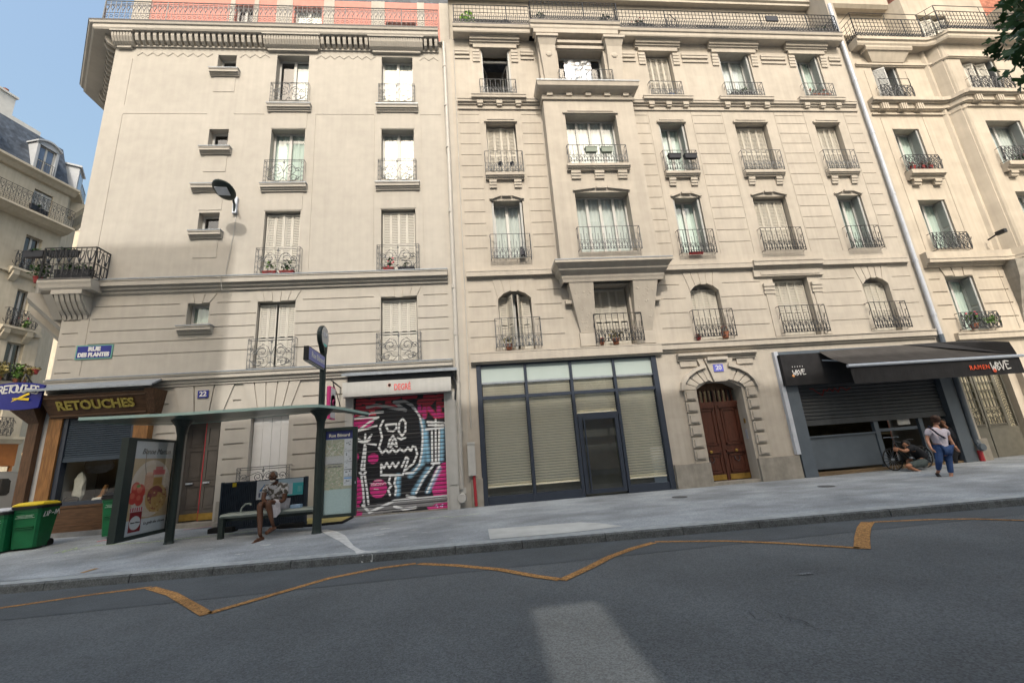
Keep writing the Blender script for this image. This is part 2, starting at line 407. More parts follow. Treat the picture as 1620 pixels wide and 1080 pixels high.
# raster painting for printed and sprayed surfaces (pattern of the surface itself)
class Canvas:
    def __init__(s, w, h, res=.012):
        s.w, s.h = w, h; s.nx = int(w/res)+1; s.nz = int(h/res)+1
        x = np.linspace(0, w, s.nx); z = np.linspace(0, h, s.nz)
        s.X, s.Z = np.meshgrid(x, z, indexing='ij'); s.C = np.zeros((s.nx, s.nz, 3)); s.aa = res*.6
    def _mix(s, a, col): s.C = s.C*(1-a[..., None])+np.array(col)*a[..., None]
    def fill(s, col): s.C[:] = col
    def rect(s, x0, x1, z0, z1, col): s._mix(((s.X >= x0) & (s.X <= x1) & (s.Z >= z0) & (s.Z <= z1)).astype(float), col)
    def ell(s, c, rx, rz, col, soft=None):
        d = np.sqrt(((s.X-c[0])/rx)**2+((s.Z-c[1])/rz)**2); k = (soft or s.aa)/min(rx, rz)
        s._mix(np.clip((1-d)/k+.5, 0, 1), col)
    def stroke(s, pts, r, col, soft=None, alpha=1.0):
        d = np.full(s.X.shape, 9e9)
        for (ax, az_), (bx, bz) in zip(pts[:-1], pts[1:]):
            vx, vz = bx-ax, bz-az_; L = vx*vx+vz*vz+1e-12
            t = np.clip(((s.X-ax)*vx+(s.Z-az_)*vz)/L, 0, 1)
            d = np.minimum(d, np.hypot(s.X-ax-t*vx, s.Z-az_-t*vz))
        k = soft or s.aa
        s._mix(np.clip((r-d)/k+.5, 0, 1)*alpha, col)
    def poly(s, pts, col):
        ins = np.zeros(s.X.shape, bool); n = len(pts)
        for i in range(n):
            (x0, z0), (x1, z1) = pts[i], pts[(i+1) % n]
            if z0 == z1: continue
            ins ^= ((z0 > s.Z) != (z1 > s.Z)) & (s.X < (x1-x0)*(s.Z-z0)/(z1-z0)+x0)
        s._mix(ins.astype(float), col)
    def noise(s, amt): s.C *= 1+amt*(RNG.rand(s.nx, s.nz, 1)-.5)*2
    def build(s, name, o, ux, uz, parent, yfun=None, m=None):
        ux = np.array(ux, float); uz = np.array(uz, float); n_ = np.cross(ux, uz); o = np.array(o, float)-np.array(BASE[parent.name])
        off = yfun(s.X, s.Z) if yfun else 0*s.X
        P = o+s.X[..., None]*ux+s.Z[..., None]*uz+off[..., None]*n_
        me = bpy.data.meshes.new(name); idx = np.arange(s.nx*s.nz).reshape(s.nx, s.nz)
        f = np.stack([idx[:-1, :-1], idx[1:, :-1], idx[1:, 1:], idx[:-1, 1:]], -1).reshape(-1, 4)
        me.from_pydata(P.reshape(-1, 3).tolist(), [], f.tolist())
        a = me.color_attributes.new('Col', 'FLOAT_COLOR', 'POINT')
        a.data.foreach_set('color', np.concatenate([np.clip(s.C, 0, 1), np.ones((s.nx, s.nz, 1))], -1).reshape(-1).astype(np.float32))
        me.materials.append(m or PAINT); ob = bpy.data.objects.new(name, me); COL.objects.link(ob); ob.parent = parent
        BASE[ob.name] = BASE[parent.name]; return ob
# ------------------------------------------------------------------ ground, road, pavement
ASPH = mat('road_asphalt', (.108, .118, .123), .82, .10, 1.2, .55, 130, stain=.20, spec=.35, speck=.32, speck_scale=75, dots=.12)
ASPH2 = mat('gutter_asphalt', (.082, .091, .097), .85, .10, 2.0, .3, 160, stain=.12, speck=.22, speck_scale=90)
PAVE = mat('pavement_asphalt', (.285, .308, .326), .88, .18, 1.6, .3, 90, stain=.36, dots=.2, speck=.16, speck_scale=45, stretch=(.8, 1.5, 1))
PALEP = mat('pale_paving', (.46, .47, .45), .85, .10, 3, .15, 60, stain=.15)
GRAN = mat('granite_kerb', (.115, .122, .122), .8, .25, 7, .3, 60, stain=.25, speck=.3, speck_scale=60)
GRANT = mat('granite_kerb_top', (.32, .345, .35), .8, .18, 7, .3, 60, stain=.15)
MARK = mat('ochre_road_paint', (.33, .172, .058), .8, .3, 14, .2, 130, stain=.3, speck=.5, speck_scale=55)
struct('ground', MB().quad((-400, -400, -.06), (400, -400, -.06), (400, 400, -.06), (-400, 400, -.06)), mat('earth', (.16, .15, .14), .9, .1, .5))
struct('road', MB().quad((-60, kerb_y(-60)+.4, 0), (-60, -15, 0), (60, -15, 0), (60, kerb_y(60)+.4, 0)), ASPH)
mb = MB()
xs = [-60+2*i for i in range(61)]
for a, b in zip(xs[:-1], xs[1:]):
    w = 1.05+.06*a
    wa, wb = [min(2.3, max(.45, 1.25-.06*q)) for q in (a, b)]
    mb.quad((a, kerb_y(a)-.01, .004), (a, kerb_y(a)-wa, .004), (b, kerb_y(b)-wb, .004), (b, kerb_y(b)-.01, .004))
struct('gutter_strip', mb, ASPH2)
mb = MB(); YS = [0, .2, .5, 1]
xs = [-16+1.0*i for i in range(77)]
def pave_pt(x, f):
    k = kerb_y(x)+.32
    y = k+(.9-k)*f; return (x, y, pav_z(x, min(y, 0))+max(0, y)*.0)
for a, b in zip(xs[:-1], xs[1:]):
    for f0, f1 in zip([0, .25, .5, .75], [.25, .5, .75, 1]):
        mb.quad(pave_pt(a, f0), pave_pt(b, f0), pave_pt(b, f1), pave_pt(a, f1))
struct('pavement', mb, PAVE)
# kerb of granite stones with open joints
mb = MB(); x = -16.0; rk = random.Random(3); mbt = MB()
while x < 60:
    L = 1.0+rk.random()*.55; a, b = x+.006, x+L-.006
    for y0, y1, zt in ((0, .325, .132),):
        ka, kb = kerb_y(a), kerb_y(b); j = rk.uniform(-.006, .006)
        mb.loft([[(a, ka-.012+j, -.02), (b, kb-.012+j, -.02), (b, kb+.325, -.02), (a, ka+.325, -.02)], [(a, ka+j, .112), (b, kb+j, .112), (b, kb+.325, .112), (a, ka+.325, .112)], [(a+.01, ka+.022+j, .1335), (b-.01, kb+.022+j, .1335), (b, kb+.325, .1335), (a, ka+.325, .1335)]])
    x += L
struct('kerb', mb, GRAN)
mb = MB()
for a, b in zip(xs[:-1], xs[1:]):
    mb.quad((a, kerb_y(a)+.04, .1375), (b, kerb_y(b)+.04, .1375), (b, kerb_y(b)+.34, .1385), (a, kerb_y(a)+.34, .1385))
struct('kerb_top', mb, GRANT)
# bus stop zigzag
def ribbon(mb, pts, w, z):
    P = [Vector((p[0], p[1], 0)) for p in pts]; L = []
    for i, p in enumerate(P):
        d = (P[min(i+1, len(P)-1)]-P[max(i-1, 0)]).normalized(); n = Vector((-d.y, d.x, 0)); ww = w[i] if isinstance(w, list) else w
        L.append((p+n*ww*.5, p-n*ww*.5))
    for (a, b), (c, d) in zip(L[:-1], L[1:]): mb.quad((a.x, a.y, z), (b.x, b.y, z), (d.x, d.y, z), (c.x, c.y, z))
    return mb
Z = lambda px, py: tuple(az(px, py, 0))[:2]
mb = MB()
V_ = [Z(-260, 1000), Z(0, 962), Z(150, 940), Z(238, 929)]
ribbon(mb, V_, .10, .0085)
ribbon(mb, [Z(238, 930), Z(272, 940), Z(300, 956), Z(327, 972)], .14, .0085)
ribbon(mb, [Z(331, 970), Z(400, 950), Z(520, 915), Z(600, 899), Z(658, 891.5)], .12, .0085)
ribbon(mb, [Z(662, 892), Z(720, 894.5), Z(790, 901), Z(850, 912), Z(886, 917)], .12, .0085)
ribbon(mb, [Z(889, 918), Z(930, 899), Z(965, 881), Z(1000, 868), Z(1034, 858.5)], .13, .0085)
ribbon(mb, [Z(1036, 857), Z(1150, 856), Z(1230, 859), Z(1360, 867)], .10, .0085)
ribbon(mb, [Z(1364, 868), Z(1364, 850), Z(1367, 835), Z(1373, 826)], .19, .0085)
ribbon(mb, [Z(1380, 826), Z(1470, 822), Z(1540, 821), Z(1640, 824)], .09, .0085)
struct('road_marking', mb, MARK)
# faded cracks and scraps of old paint on the road
CRK = mat('road_crack', (.05, .054, .058), .9, .2, 9)
mb = MB(); rc = random.Random(8)
for (x0, y0, x1, y1) in ((1155, 958, 1215, 985), (1195, 962, 1290, 990), (1240, 975, 1310, 1000)):
    pts = []
    for i in range(9):
        t = i/8; pts.append(Z(x0+(x1-x0)*t+rc.uniform(-7, 7), y0+(y1-y0)*t+rc.uniform(-3, 3)))
    ribbon(mb, pts, [.003+.006*rc.random() for _ in pts], .009)
struct('road_crack', mb, CRK)
SCR = mat('worn_chalk', (.15, .16, .166), .9, .3, 20, speck=.45, speck_scale=75)
mb = MB()
for px, py, w in ((1272, 908, .16),):
    p = Z(px, py); mb.poly3([(p[0]+w*math.cos(a)*rc.uniform(.5, 1), p[1]+.3*w*math.sin(a)*rc.uniform(.5, 1), .009) for a in [k*.7 for k in range(9)]])
struct('road_scuff', mb, SCR)
# a flat paler patch, spilled plaster and chalk lines on the pavement
def ground_patch(name, pix, m, lift=.005):
    mb = MB(); P = [gp(*p) for p in pix]; mb.poly3([(p.x, p.y, p.z+lift) for p in P]); return struct(name, mb, m)
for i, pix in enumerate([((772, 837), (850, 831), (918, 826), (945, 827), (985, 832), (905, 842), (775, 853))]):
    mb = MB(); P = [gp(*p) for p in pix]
    mb.poly3([(p.x, p.y, pav_z(p.x, p.y)+.006) for p in P]); struct('pale_patch', mb, PALEP)
SPL = mat('spilled_plaster', (.55, .56, .55), .9, .2, 9, stain=.3)
mb = MB()
def blob(px, py, w, h, n=14):
    c = gp(px, py); pts = []
    for k in range(n):
        a = 2*math.pi*k/n; q = rc.uniform(.6, 1.1); x, y = c.x+w*q*math.cos(a), c.y+h*q*math.sin(a); pts.append((x, y, pav_z(x, y)+.006))
    mb.poly3(pts)
def splash(pix, w0):
    P = [gp(*p) for p in pix]; pts = [(p.x, p.y) for p in P]; L = []
    for i, p in enumerate(P):
        d = (P[min(i+1, len(P)-1)]-P[max(i-1, 0)]); d.z = 0; d.normalize(); n = Vector((-d.y, d.x, 0)); w = w0[i]
        a, b = p+n*w*rc.uniform(.7, 1.2), p-n*w*rc.uniform(.7, 1.2); L.append([(q.x, q.y, pav_z(q.x, q.y)+.0065) for q in (a, b)])
    for (a, b), (c, d) in zip(L[:-1], L[1:]): mb.quad(a, b, d, c)
splash([(512, 838), (524, 842), (536, 848), (547, 856), (556, 864), (566, 870), (576, 874)], [.10, .16, .13, .08, .06, .05, .11])
splash([(566, 872), (582, 873), (596, 873)], [.05, .04, .03])
for px, py, w in ((672, 842, .1), (640, 848, .09), (600, 846, .14), (690, 856, .06), (716, 851, .07), (655, 838, .1), (610, 836, .15), (420, 862, .12), (330, 868, .1), (455, 871, .08), (380, 876, .1)):
    blob(px, py, w, w*.25)
for px, w in ((577, .03), (590, .03)):
    p = az(px, 880, .07); q = kerb_y(p.x); mb.add([(p.x-w*.5, q-.016, .01), (p.x+w*.5, q-.016, .01), (p.x+w*.5, q+.003, .125), (p.x-w*.5, q+.003, .125)], [(0, 1, 2, 3)])
struct('plaster_splash', mb, SPL)
CHG = mat('green_chalk', (.36, .46, .26), .9, .3, 30, speck=.5, speck_scale=60); CHR = mat('red_chalk', (.55, .10, .12), .9, .2, 30); CHO = mat('orange_chalk', (.36, .22, .10), .9, .2, 30)
def chalk(name, pix, w, m):
    P = [gp(*p) for p in pix]; mb = MB(); L = []
    for i, p in enumerate(P):
        d = (P[min(i+1, len(P)-1)]-P[max(i-1, 0)]); d.z = 0; d.normalize(); n = Vector((-d.y, d.x, 0))
        a, b = p+n*w*.5, p-n*w*.5; L.append([(q.x, q.y, pav_z(q.x, q.y)+.0075) for q in (a, b)])
    for (a, b), (c, d) in zip(L[:-1], L[1:]): mb.quad(a, b, d, c)
    struct(name, mb, m)
chalk('chalk_line', [(86, 875), (104, 870), (98, 874), (122, 866), (118, 870), (150, 863), (190, 860), (240, 857), (330, 848), (400, 840)], .05, CHG)
chalk('chalk_line', [(585, 826), (630, 823), (648, 821), (690, 819), (702, 816), (716, 818), (760, 812)], .035, CHG)
chalk('chalk_line', [(153, 857), (162, 855), (178, 853)], .06, CHR)
chalk('chalk_line', [(290, 838), (340, 832), (400, 828)], .12, mat('pinkish_chalk', (.36, .24, .24), .9, .2, 9))
chalk('chalk_line', [(129, 906), (153, 899)], .09, CHO)
# side street at the left and the pavement across it
struct('side_street', MB().quad((-16, -4.4, .02), (-16, 120, .5), (-21.5, 120, .5), (-21.5, -4.4, .02)), ASPH)
struct('side_pavement', MB().box(-24.3, -21.5, -3, 120, -.02, .33), PAVE)
struct('near_pavement', MB().box(-60, 60, -19.1, -11.9, -.05, .14), PAVE)
# cast-iron covers
COVER = mat('cast_iron_cover', (.075, .078, .082), .6, .3, 40)
for px, py, lab in ((1075, 786, 'small round iron cover set in the pavement in front of the glazed shopfront'), (1307, 769, 'small round iron cover set in the pavement in front of the dark restaurant')):
    p = gp(px, py); o = MB().lathe([(.0, 0), (.20, 0), (.20, .008), (.17, .008), (.165, .004), (.0, .005)], (0, 0, 0), 20).build('manhole_cover', COVER)
    o.location = (p.x, p.y, p.z); tag(o, lab, 'manhole cover', 'iron covers in the pavement')

# ------------------------------------------------------------------ pieces shared by the facades
def leaf_mesh(w, h, m, name='shutter', pitch=.062):
    k = ('leaf', round(w, 3), round(h, 3), m.name)
    if k in MATS: return MATS[k]
    mb = MB(); t = .032; s = .036
    mb.box(0, s, 0, t, 0, h); mb.box(w-s, w, 0, t, 0, h)
    for z0, z1 in ((0, .10), (h-.07, h), (h*.42, h*.42+.07)): mb.box(s, w-s, .002, t-.002, z0, z1)
    z = .10
    while z < h-.08:
        if not (h*.42-pitch*.8 < z < h*.42+.06):
            mb.quad((s, .004, z), (w-s, .004, z), (w-s, t-.004, z+pitch*.98), (s, t-.004, z+pitch*.98))
        z += pitch
    MATS[k] = mb.mesh(name, m); return MATS[k]
def put_leaf(win, me, x, y, z, rz):
    o = place(me, 'shutter', win, (x, y, z)); o.rotation_euler = (0, 0, rz); return o
def closed_shutters(win, x0, x1, z0, z1, y, m, n=4, fold=.16, gap=0.0, openang=0.0):
    W = (x1-x0-gap)/n; w = W/math.cos(fold)
    me = leaf_mesh(w-.004, z1-z0, m)
    x = x0
    for i in range(n):
        if gap and i == n//2: x += gap
        a = fold if i % 2 == 0 else -fold
        yy = y if i % 2 == 0 else y+w*math.sin(fold)
        put_leaf(win, me, x, yy, z0, a); x += W
def casement(bld, x0, x1, z0, z1, y, mull=1, curtain=CURT, transom=None, frame=WFRAME, fw=.06, name='window', curt_top=None, half=None, glass=None):
    """window part: frame mesh, with pane and curtain as its own pieces"""
    mb = MB(); t = .05
    mb.box(x0, x0+fw, y, y+t, z0, z1); mb.box(x1-fw, x1, y, y+t, z0, z1)
    mb.box(x0+fw, x1-fw, y, y+t, z1-fw, z1); mb.box(x0+fw, x1-fw, y, y+t, z0, z0+fw*1.6)
    for i in range(mull):
        c = x0+(x1-x0)*(i+1)/(mull+1); mb.box(c-fw*.8, c+fw*.8, y-.012, y+t-.004, z0+fw*1.6, z1-fw)
    if transom:
        mb.box(x0+fw, x1-fw, y+.003, y+t-.007, transom-.03, transom+.03)
    w = mb.build(name, frame, bld)
    MB().quad((x0+fw, y+.03, z0+fw), (x1-fw, y+.03, z0+fw), (x1-fw, y+.03, z1-fw), (x0+fw, y+.03, z1-fw)).build('pane', glass or PANE, w)
    if curtain:
        c = MB(); n = int((x1-x0)/.035); zt = curt_top or z1-.02
        rngs = [(x0+.02, x1-.02)] if half is None else ([(x0+.02, x0+(x1-x0)*half), (x1-(x1-x0)*half, x1-.02)])
        for a, b in rngs:
            nn = max(6, int((b-a)/.03)); P = []
            for i in range(nn+1):
                u = i/nn; P.append((a+(b-a)*u, y+.085+.018*math.sin(u*(b-a)*38+x0*3)+.01*math.sin(u*17+z0)))
            for (xa, ya), (xb, yb) in zip(P[:-1], P[1:]): c.quad((xa, ya, z0+.02), (xb, yb, z0+.02), (xb, yb*1.0, zt), (xa, ya, zt))
        c.build('curtain', curtain, w)
    return w
def side_leaves(win, x0, x1, z0, z1, y0, dep, m=SHUTG, both=True):
    """shutters folded back against the reveals"""
    me = leaf_mesh(dep-.03, z1-z0-.03, m)
    for x, on in ((x0+.075, both), (x1-.03, True)):
        if on:
            for k in range(2):
                o = place(me, 'shutter', win, (x-.036*k, y0+.02, z0+.015)); o.rotation_euler = (0, 0, math.pi/2)
# railings ---------------------------------------------------------------------------------------
def rail_scroll(w, h, d=.17):          # light scrollwork in a frame (building 22)
    k = ('rs', round(w, 2), round(h, 2))
    if k in MATS: return MATS[k]
    mb = MB(); r = .012
    def B(*p): mb.tube(p, r, 4)
    for z in (h, h-.06, .03): B((0, 0, z), (w, 0, z))
    for x in (0, w, .09, w-.09): B((x, 0, 0), (x, 0, h))
    for x in (0, w): 
        for z in (h, .03): B((x, 0, z), (x, d, z))
    for s in (-1, 1):
        for j in range(5): 
            z = .1+(h-.22)*j/4; x0 = .045 if s < 0 else w-.045
            mb.tube(spiral((x0, z), .03, .03, 0, 6.28, 8), .007, 4)
    c = w/2; hh = h-.09
    B((c, 0, .03), (c, 0, h))
    for s in (-1, 1):
        m = lambda pts: [(c+s*(x), y, z) for x, y, z in pts]
        mb.tube(m(spiral((hh*.30, hh*.62), hh*.24, .03, -2.6, 6.0, 18)), .0115, 4)
        mb.tube(m(spiral((hh*.30+.09, hh*.22), hh*.19, .03, 3.0, -5.0, 16)), .0115, 4)
        mb.tube(m([(0, 0, hh*.5), (hh*.12, 0, hh*.8), (hh*.3, 0, hh*.9), (w*.5-.12, 0, hh*.55)]), .011, 4)
        mb.tube(m([(0, 0, hh*.25), (hh*.2, 0, hh*.05), (hh*.5, 0, hh*.12), (w*.5-.1, 0, hh*.3)]), .011, 4)
        mb.tube(m(spiral((w*.5-.2, hh*.62), .10, .025, 0, 7, 14)), .011, 4)
        mb.tube(m(spiral((w*.5-.22, hh*.22), .09, .02, 2, -5, 14)), .011, 4)
    mb.lathe([(0, -.01), (.035, -.01), (.035, .01), (0, .01)], (c, 0, h-.11), 8, 'y')
    MATS[k] = mb.mesh('railing', IRONG); return MATS[k]
def rail_floral(w, h, d=.2, sp=.2, m=None, low=.44):   # bars above a band of palmettes (building 20)
    m = m or IRONG; k = ('rf', round(w, 2), round(h, 2), m.name, round(low, 2))
    if k in MATS: return MATS[k]
    mb = MB(); r = .0105; zl = h*low
    for z, rr in ((h, .014), (zl, .008), (.04, .011)): mb.tube([(0, 0, z), (w, 0, z)], rr, 4)
    for x in (0, w):
        mb.tube([(x, 0, 0), (x, 0, h)], .014, 4); mb.tube([(x, 0, h), (x, d, h)], .012, 4); mb.tube([(x, 0, .04), (x, d, .04)], .012, 4)
        mb.tube([(x, 0, h*.72), (x, d*.35, h*.68), (x, d*.5, h*.55)], .011, 4)
    n = max(2, round(w/sp)); s = w/n
    for i in range(n+1):
        x = s*i
        if 0 < i < n: mb.tube([(x, 0, .02), (x, 0, h)], .0095, 4)
        if i < n:
            c = x+s/2
            mb.tube([(c, 0, .04), (c, 0, h*.66)], .0075, 4); mb.lathe([(0, 0), (.014, .02), (0, .05)], (c, 0, h*.66), 4)
            for q in (-1, 1):
                mb.tube([(c+q*a*s, 0, b*zl) for a, b in ((0, .12), (.18, .35), (.40, .30), (.42, .12), (.25, .12))], .011, 4)
                mb.tube([(c+q*a*s, 0, b*zl) for a, b in ((0, .30), (.12, .62), (.34, .92), (.46, .75), (.36, .6))], .011, 4)
    MATS[k] = mb.mesh('railing', m); return MATS[k]
def rail_dense(w, h, d=.2, top=0.0):    # close scrollwork (building 18)
    k = ('rd', round(w, 2), round(h, 2), top)
    if k in MATS: return MATS[k]
    mb = MB(); r = .011
    for z in (h, .03): mb.tube([(0, 0, z), (w, 0, z)], .015, 4)
    for x in (0, w):
        mb.tube([(x, 0, 0), (x, 0, h+top)], .014, 4)
        for z in (h, .03): mb.tube([(x, 0, z), (x, d, z)], .013, 4)
        mb.tube([(x+.05*math.sin(t)*(1 if x else -1), 0, h*.5+h*.45*math.cos(t)) for t in [i*math.pi/8 for i in range(9)]], .011, 4)
    if top:
        mb.tube([(0, 0, h+top), (w, 0, h+top)], .011, 4); mb.tube([(w/2, 0, h), (w/2, 0, h+top)], .009, 4)
    n = max(3, round(w/.17)); s = w/n
    for i in range(n):
        c = s*(i+.5); q = 1 if i % 2 else -1
        mb.tube(spiral((c-.02*q, h*.7), h*.25, .02, 0, 7.5*q, 15), .0125, 4)
        mb.tube(spiral((c+.02*q, h*.28), h*.24, .02, 3.1, 3.1-7.5*q, 15), .0125, 4)
        mb.tube([(c-s*.5, 0, .03), (c-s*.2, 0, h*.5), (c+s*.5, 0, h)], .0105, 4)
        mb.tube([(c-s*.5, 0, h), (c+s*.15, 0, h*.55), (c+s*.5, 0, .03)], .0105, 4)
    MATS[k] = mb.mesh('railing', IRON); return MATS[k]
def rail_hearts(w, h, sp=.175):          # long balcony of hearts and rings
    mb = MB()
    for z, rr in ((h, .016), (h*.90, .008), (h*.43, .008), (h*.14, .008), (.02, .013)): mb.tube([(0, 0, z), (w, 0, z)], rr*1.25, 4)
    n = round(w/sp); s = w/n
    for i in range(n+1):
        x = s*i; mb.tube([(x, 0, 0), (x, 0, h)], .011 if i % 12 else .02, 4)
        if i < n:
            c = x+s/2
            for q in (-1, 1): mb.tube([(c, 0, h*.52), (c+q*s*.33, 0, h*.72), (c+q*s*.30, 0, h*.83), (c+q*s*.12, 0, h*.85), (c, 0, h*.74)], .0115, 4)
            mb.tube([(c, 0, h*.43), (c, 0, h*.62)], .011, 4)
            mb.tube(spiral((c, h*.285), s*.30, s*.30, 0, 6.283, 8), .009, 4)
            mb.tube([(c, 0, .02), (c, 0, h*.2)], .007, 4)
    return mb
def rail_grid(w, h, sp=.15, hgt=.40):      # long balcony: squares above a scroll band
    mb = MB(); n = max(1, round(w/sp)); s = w/n; zb = h*hgt
    for z, rr in ((h, .016), (.02, .013), (zb, .009), (zb+(h-zb)*.33, .0105), (zb+(h-zb)*.66, .0105)): mb.tube([(0, 0, z), (w, 0, z)], rr, 4)
    for i in range(n+1):
        x = s*i; mb.tube([(x, 0, 0), (x, 0, h)], .0115 if i % 14 else .022, 4)
        if i < n:
            c = x+s/2
            for q in (-1, 1): mb.tube([(c, 0, .04), (c+q*s*.45, 0, zb*.35), (c+q*s*.30, 0, zb*.62), (c+q*s*.08, 0, zb*.5), (c+q*s*.25, 0, zb*.22)], .0135, 4)
            mb.tube([(c, 0, zb*.3), (c, 0, zb*1.25)], .014, 4)
    return mb
def voussoirs(mb, x0, x1, zs, zc, ztop, n, Y, flare=.16, proud=.022, gap=.012):
    """raised wedge stones over an opening (flat when zs == zc)"""
    c = (x0+x1)/2; w = (x1-x0)/2; h = zc-zs
    def arc(u): return zs+h*(1-u*u)
    for i in range(n):
        u0, u1 = -1+2*i/n, -1+2*(i+1)/n
        a, b = c+u0*w+gap, c+u1*w-gap; A, B_ = c+u0*(w+flare)+gap, c+u1*(w+flare)-gap
        lift = .05 if (n % 2 and i == n//2) else 0
        mb.prism([(a, arc(u0)+.01-lift*.6), (b, arc(u1)+.01-lift*.6), (B_, ztop), (A, ztop)], Y-proud, Y-.001, 'y')
# ------------------------------------------------------------------ corner building, number 22
B22 = thing('apartment_building', (-6.3, 0, .25), 'pale cream corner apartment building with pink attic, above the tailor and the painted shutter', 'building', 'stone apartment buildings in a row')
CA, CB, CS = (-6.50, -5.36), (-2.72, -1.57), (-8.56, -7.92)
ROW22 = {4: (14.55, 16.57), 3: (11.22, 13.30), 2: (7.80, 10.04), 1: (4.72, 6.83)}
holes = []
for r in ROW22:
    for c in (CA, CB): holes.append((c[0], c[1], ROW22[r][0], ROW22[r][1], .32, True))
SM = [(15.86, 16.53), (12.56, 13.30), (9.42, 10.03), (6.18, 6.86)]
for z0, z1 in SM: holes.append((CS[0], CS[1], z0, z1, .32, True))
G = .03
for z in (6.859, 6.469, 6.068, 5.683, 5.297):
    seg = [(-11.22, -8.60), (-7.88, -6.53), (-5.33, -2.75), (-1.54, -.58)]
    if z < 6.1: seg[0:2] = [(-11.22, -6.53)]
    if z > 6.8: seg = [(-11.22, -8.80), (-7.70, -6.72), (-5.14, -2.94), (-1.36, -.58)]
    for a, b in seg: holes.append((a, b, z-G/2, z+G/2, .024, False))
for z in (6.45, 6.05, 5.65, 5.25, 4.85): holes.append((-11.98, -11.55, z-G/2, z+G/2, .03, False))
holes.append((-11.30, -11.28, 4.75, 6.9, .012, False))
for a, b in ((-11.42, -8.70), (-7.82, -6.80), (-5.05, -2.98), (-1.32, -.58)): holes.append((a, b, 13.92, 13.94, .015, False))
for x in (-11.43, -5.02, -2.96, -1.30): holes.append((x-.008, x+.008, 7.85, 13.9, .012, False))
for x in (-11.43,): holes.append((x-.008, x+.008, 14.3, 16.3, .012, False))
# ground floor
DR = (-8.35, -7.25); holes.append((DR[0], DR[1], .20, 3.28, .55, True))
GW = (-6.43, -5.36); holes.append((GW[0], GW[1], 1.30, 3.28, .30, True))
holes.append((-3.50, -.80, .05, 4.02, .30, True))
holes.append((-11.30, -9.50, 1.0, 3.55, 1.3, True))
for z in (3.76, 3.34, 2.92, 2.50, 2.08, 1.66):
    for a, b in ((-9.0, -8.48), (-7.13, -6.58), (-5.22, -3.72)):
        if z > 3.4: a, b = (-9.0, -8.75) if a < -8.9 else ((-6.98, -6.75) if a < -7 else (-5.0, -3.72))
        holes.append((a, b, z-.02, z+.02, .035, False))
mb = MB(); wall_grid(mb, -12.05, -.12, -.05, 17.3, holes)
mb.quad((-12.05, 0, -.05), (-14.5, 2.95, -.05), (-14.5, 2.95, 17.3), (-12.05, 0, 17.3))
mb.quad((-14.5, 2.95, -.05), (-14.5, 14, -.05), (-14.5, 14, 17.3), (-14.5, 2.95, 17.3))
mb.quad((-14.5, 14, 17.3), (-.1, 14, 17.3), (-.1, 14, -.05), (-14.5, 14, -.05))
for c in (CA, CB): voussoirs(mb, c[0], c[1], 6.83, 6.83, 7.17, 5, 0)
voussoirs(mb, CS[0], CS[1], 6.86, 6.86, 7.17, 3, 0, .2)
for c, n in ((DR, 3), (GW, 5)): voussoirs(mb, c[0], c[1], 3.30, 3.30, 4.24, n, 0, .30, .035, .02)
# apron panels below the sills
for r, zs in ((3, 11.02), (4, 14.28)):
    for c in (CA, CB): mb.box(c[0]-.04, c[1]+.04, -.014, .01, zs-.95, zs-.25)
for zs in (15.78, 12.48, 11.02, 9.30): mb.box(CS[0]-.04, CS[1]+.04, -.014, .01, zs-.90, zs-.25)
# wavy frieze under the cornice
for a, b in ((-11.3, -8.75), (-7.8, -6.75), (-5.1, -2.95), (-1.3, -.6)):
    n = max(2, round((b-a)/.17)); pts = [(a+(b-a)*i/n, -.004, 16.50+(.075 if i % 2 else -.075)) for i in range(n+1)]
    mb.tube(pts, .014, 4)
W22 = mb.build('wall', S22, B22)
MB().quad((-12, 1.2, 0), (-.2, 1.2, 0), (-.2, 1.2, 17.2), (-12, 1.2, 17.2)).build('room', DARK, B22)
# ledges
mb = MB()
def zled(x0, x1, zt, steps, ends=True): molding(mb, ledge_prof(0, zt, steps), x0, x1)
zled(-12.0, -.55, 7.66, [(.24, .06), (.22, .15), (.13, .10), (.06, .10)]); zled(-12.03, -.55, 7.27, [(.03, .05)])
zled(-12.05, -.50, 4.62, [(.20, .06), (.17, .12), (.10, .10), (.06, .08)])
for r, zs in ((3, 11.02), (4, 14.28)):
    for c in (CA, CB): zled(c[0]-.17, c[1]+.17, zs, [(.17, .05), (.15, .09), (.10, .06), (.06, .06)])
for zs in (15.78, 12.48, 9.30, 6.10): zled(CS[0]-.17, CS[1]+.17, zs, [(.18, .05), (.16, .09), (.10, .05), (.06, .05)])
zled(-8.84, -7.86, 11.02, [(.18, .05), (.16, .09), (.10, .05), (.06, .05)])
build_split(mb, 'string_course', 'window_sill', S22, B22)
mb = MB()
mb.box(-12.0, -.54, -.255, .02, 7.645, 7.675); mb.box(-12.0, -.49, -.215, .02, 4.605, 4.637)
for r, zs in ((3, 11.02), (4, 14.28)):
    for c in (CA, CB): mb.box(c[0]-.185, c[1]+.185, -.182, .02, zs-.012, zs+.016)
for zs in (15.78, 12.48, 9.30, 6.10): mb.box(CS[0]-.185, CS[1]+.185, -.192, .02, zs-.012, zs+.016)
mb.box(-8.86, -7.84, -.192, .02, 11.008, 11.036)
build_split(mb, 'ledge_flashing', 'sill_flashing', ZINC, B22)
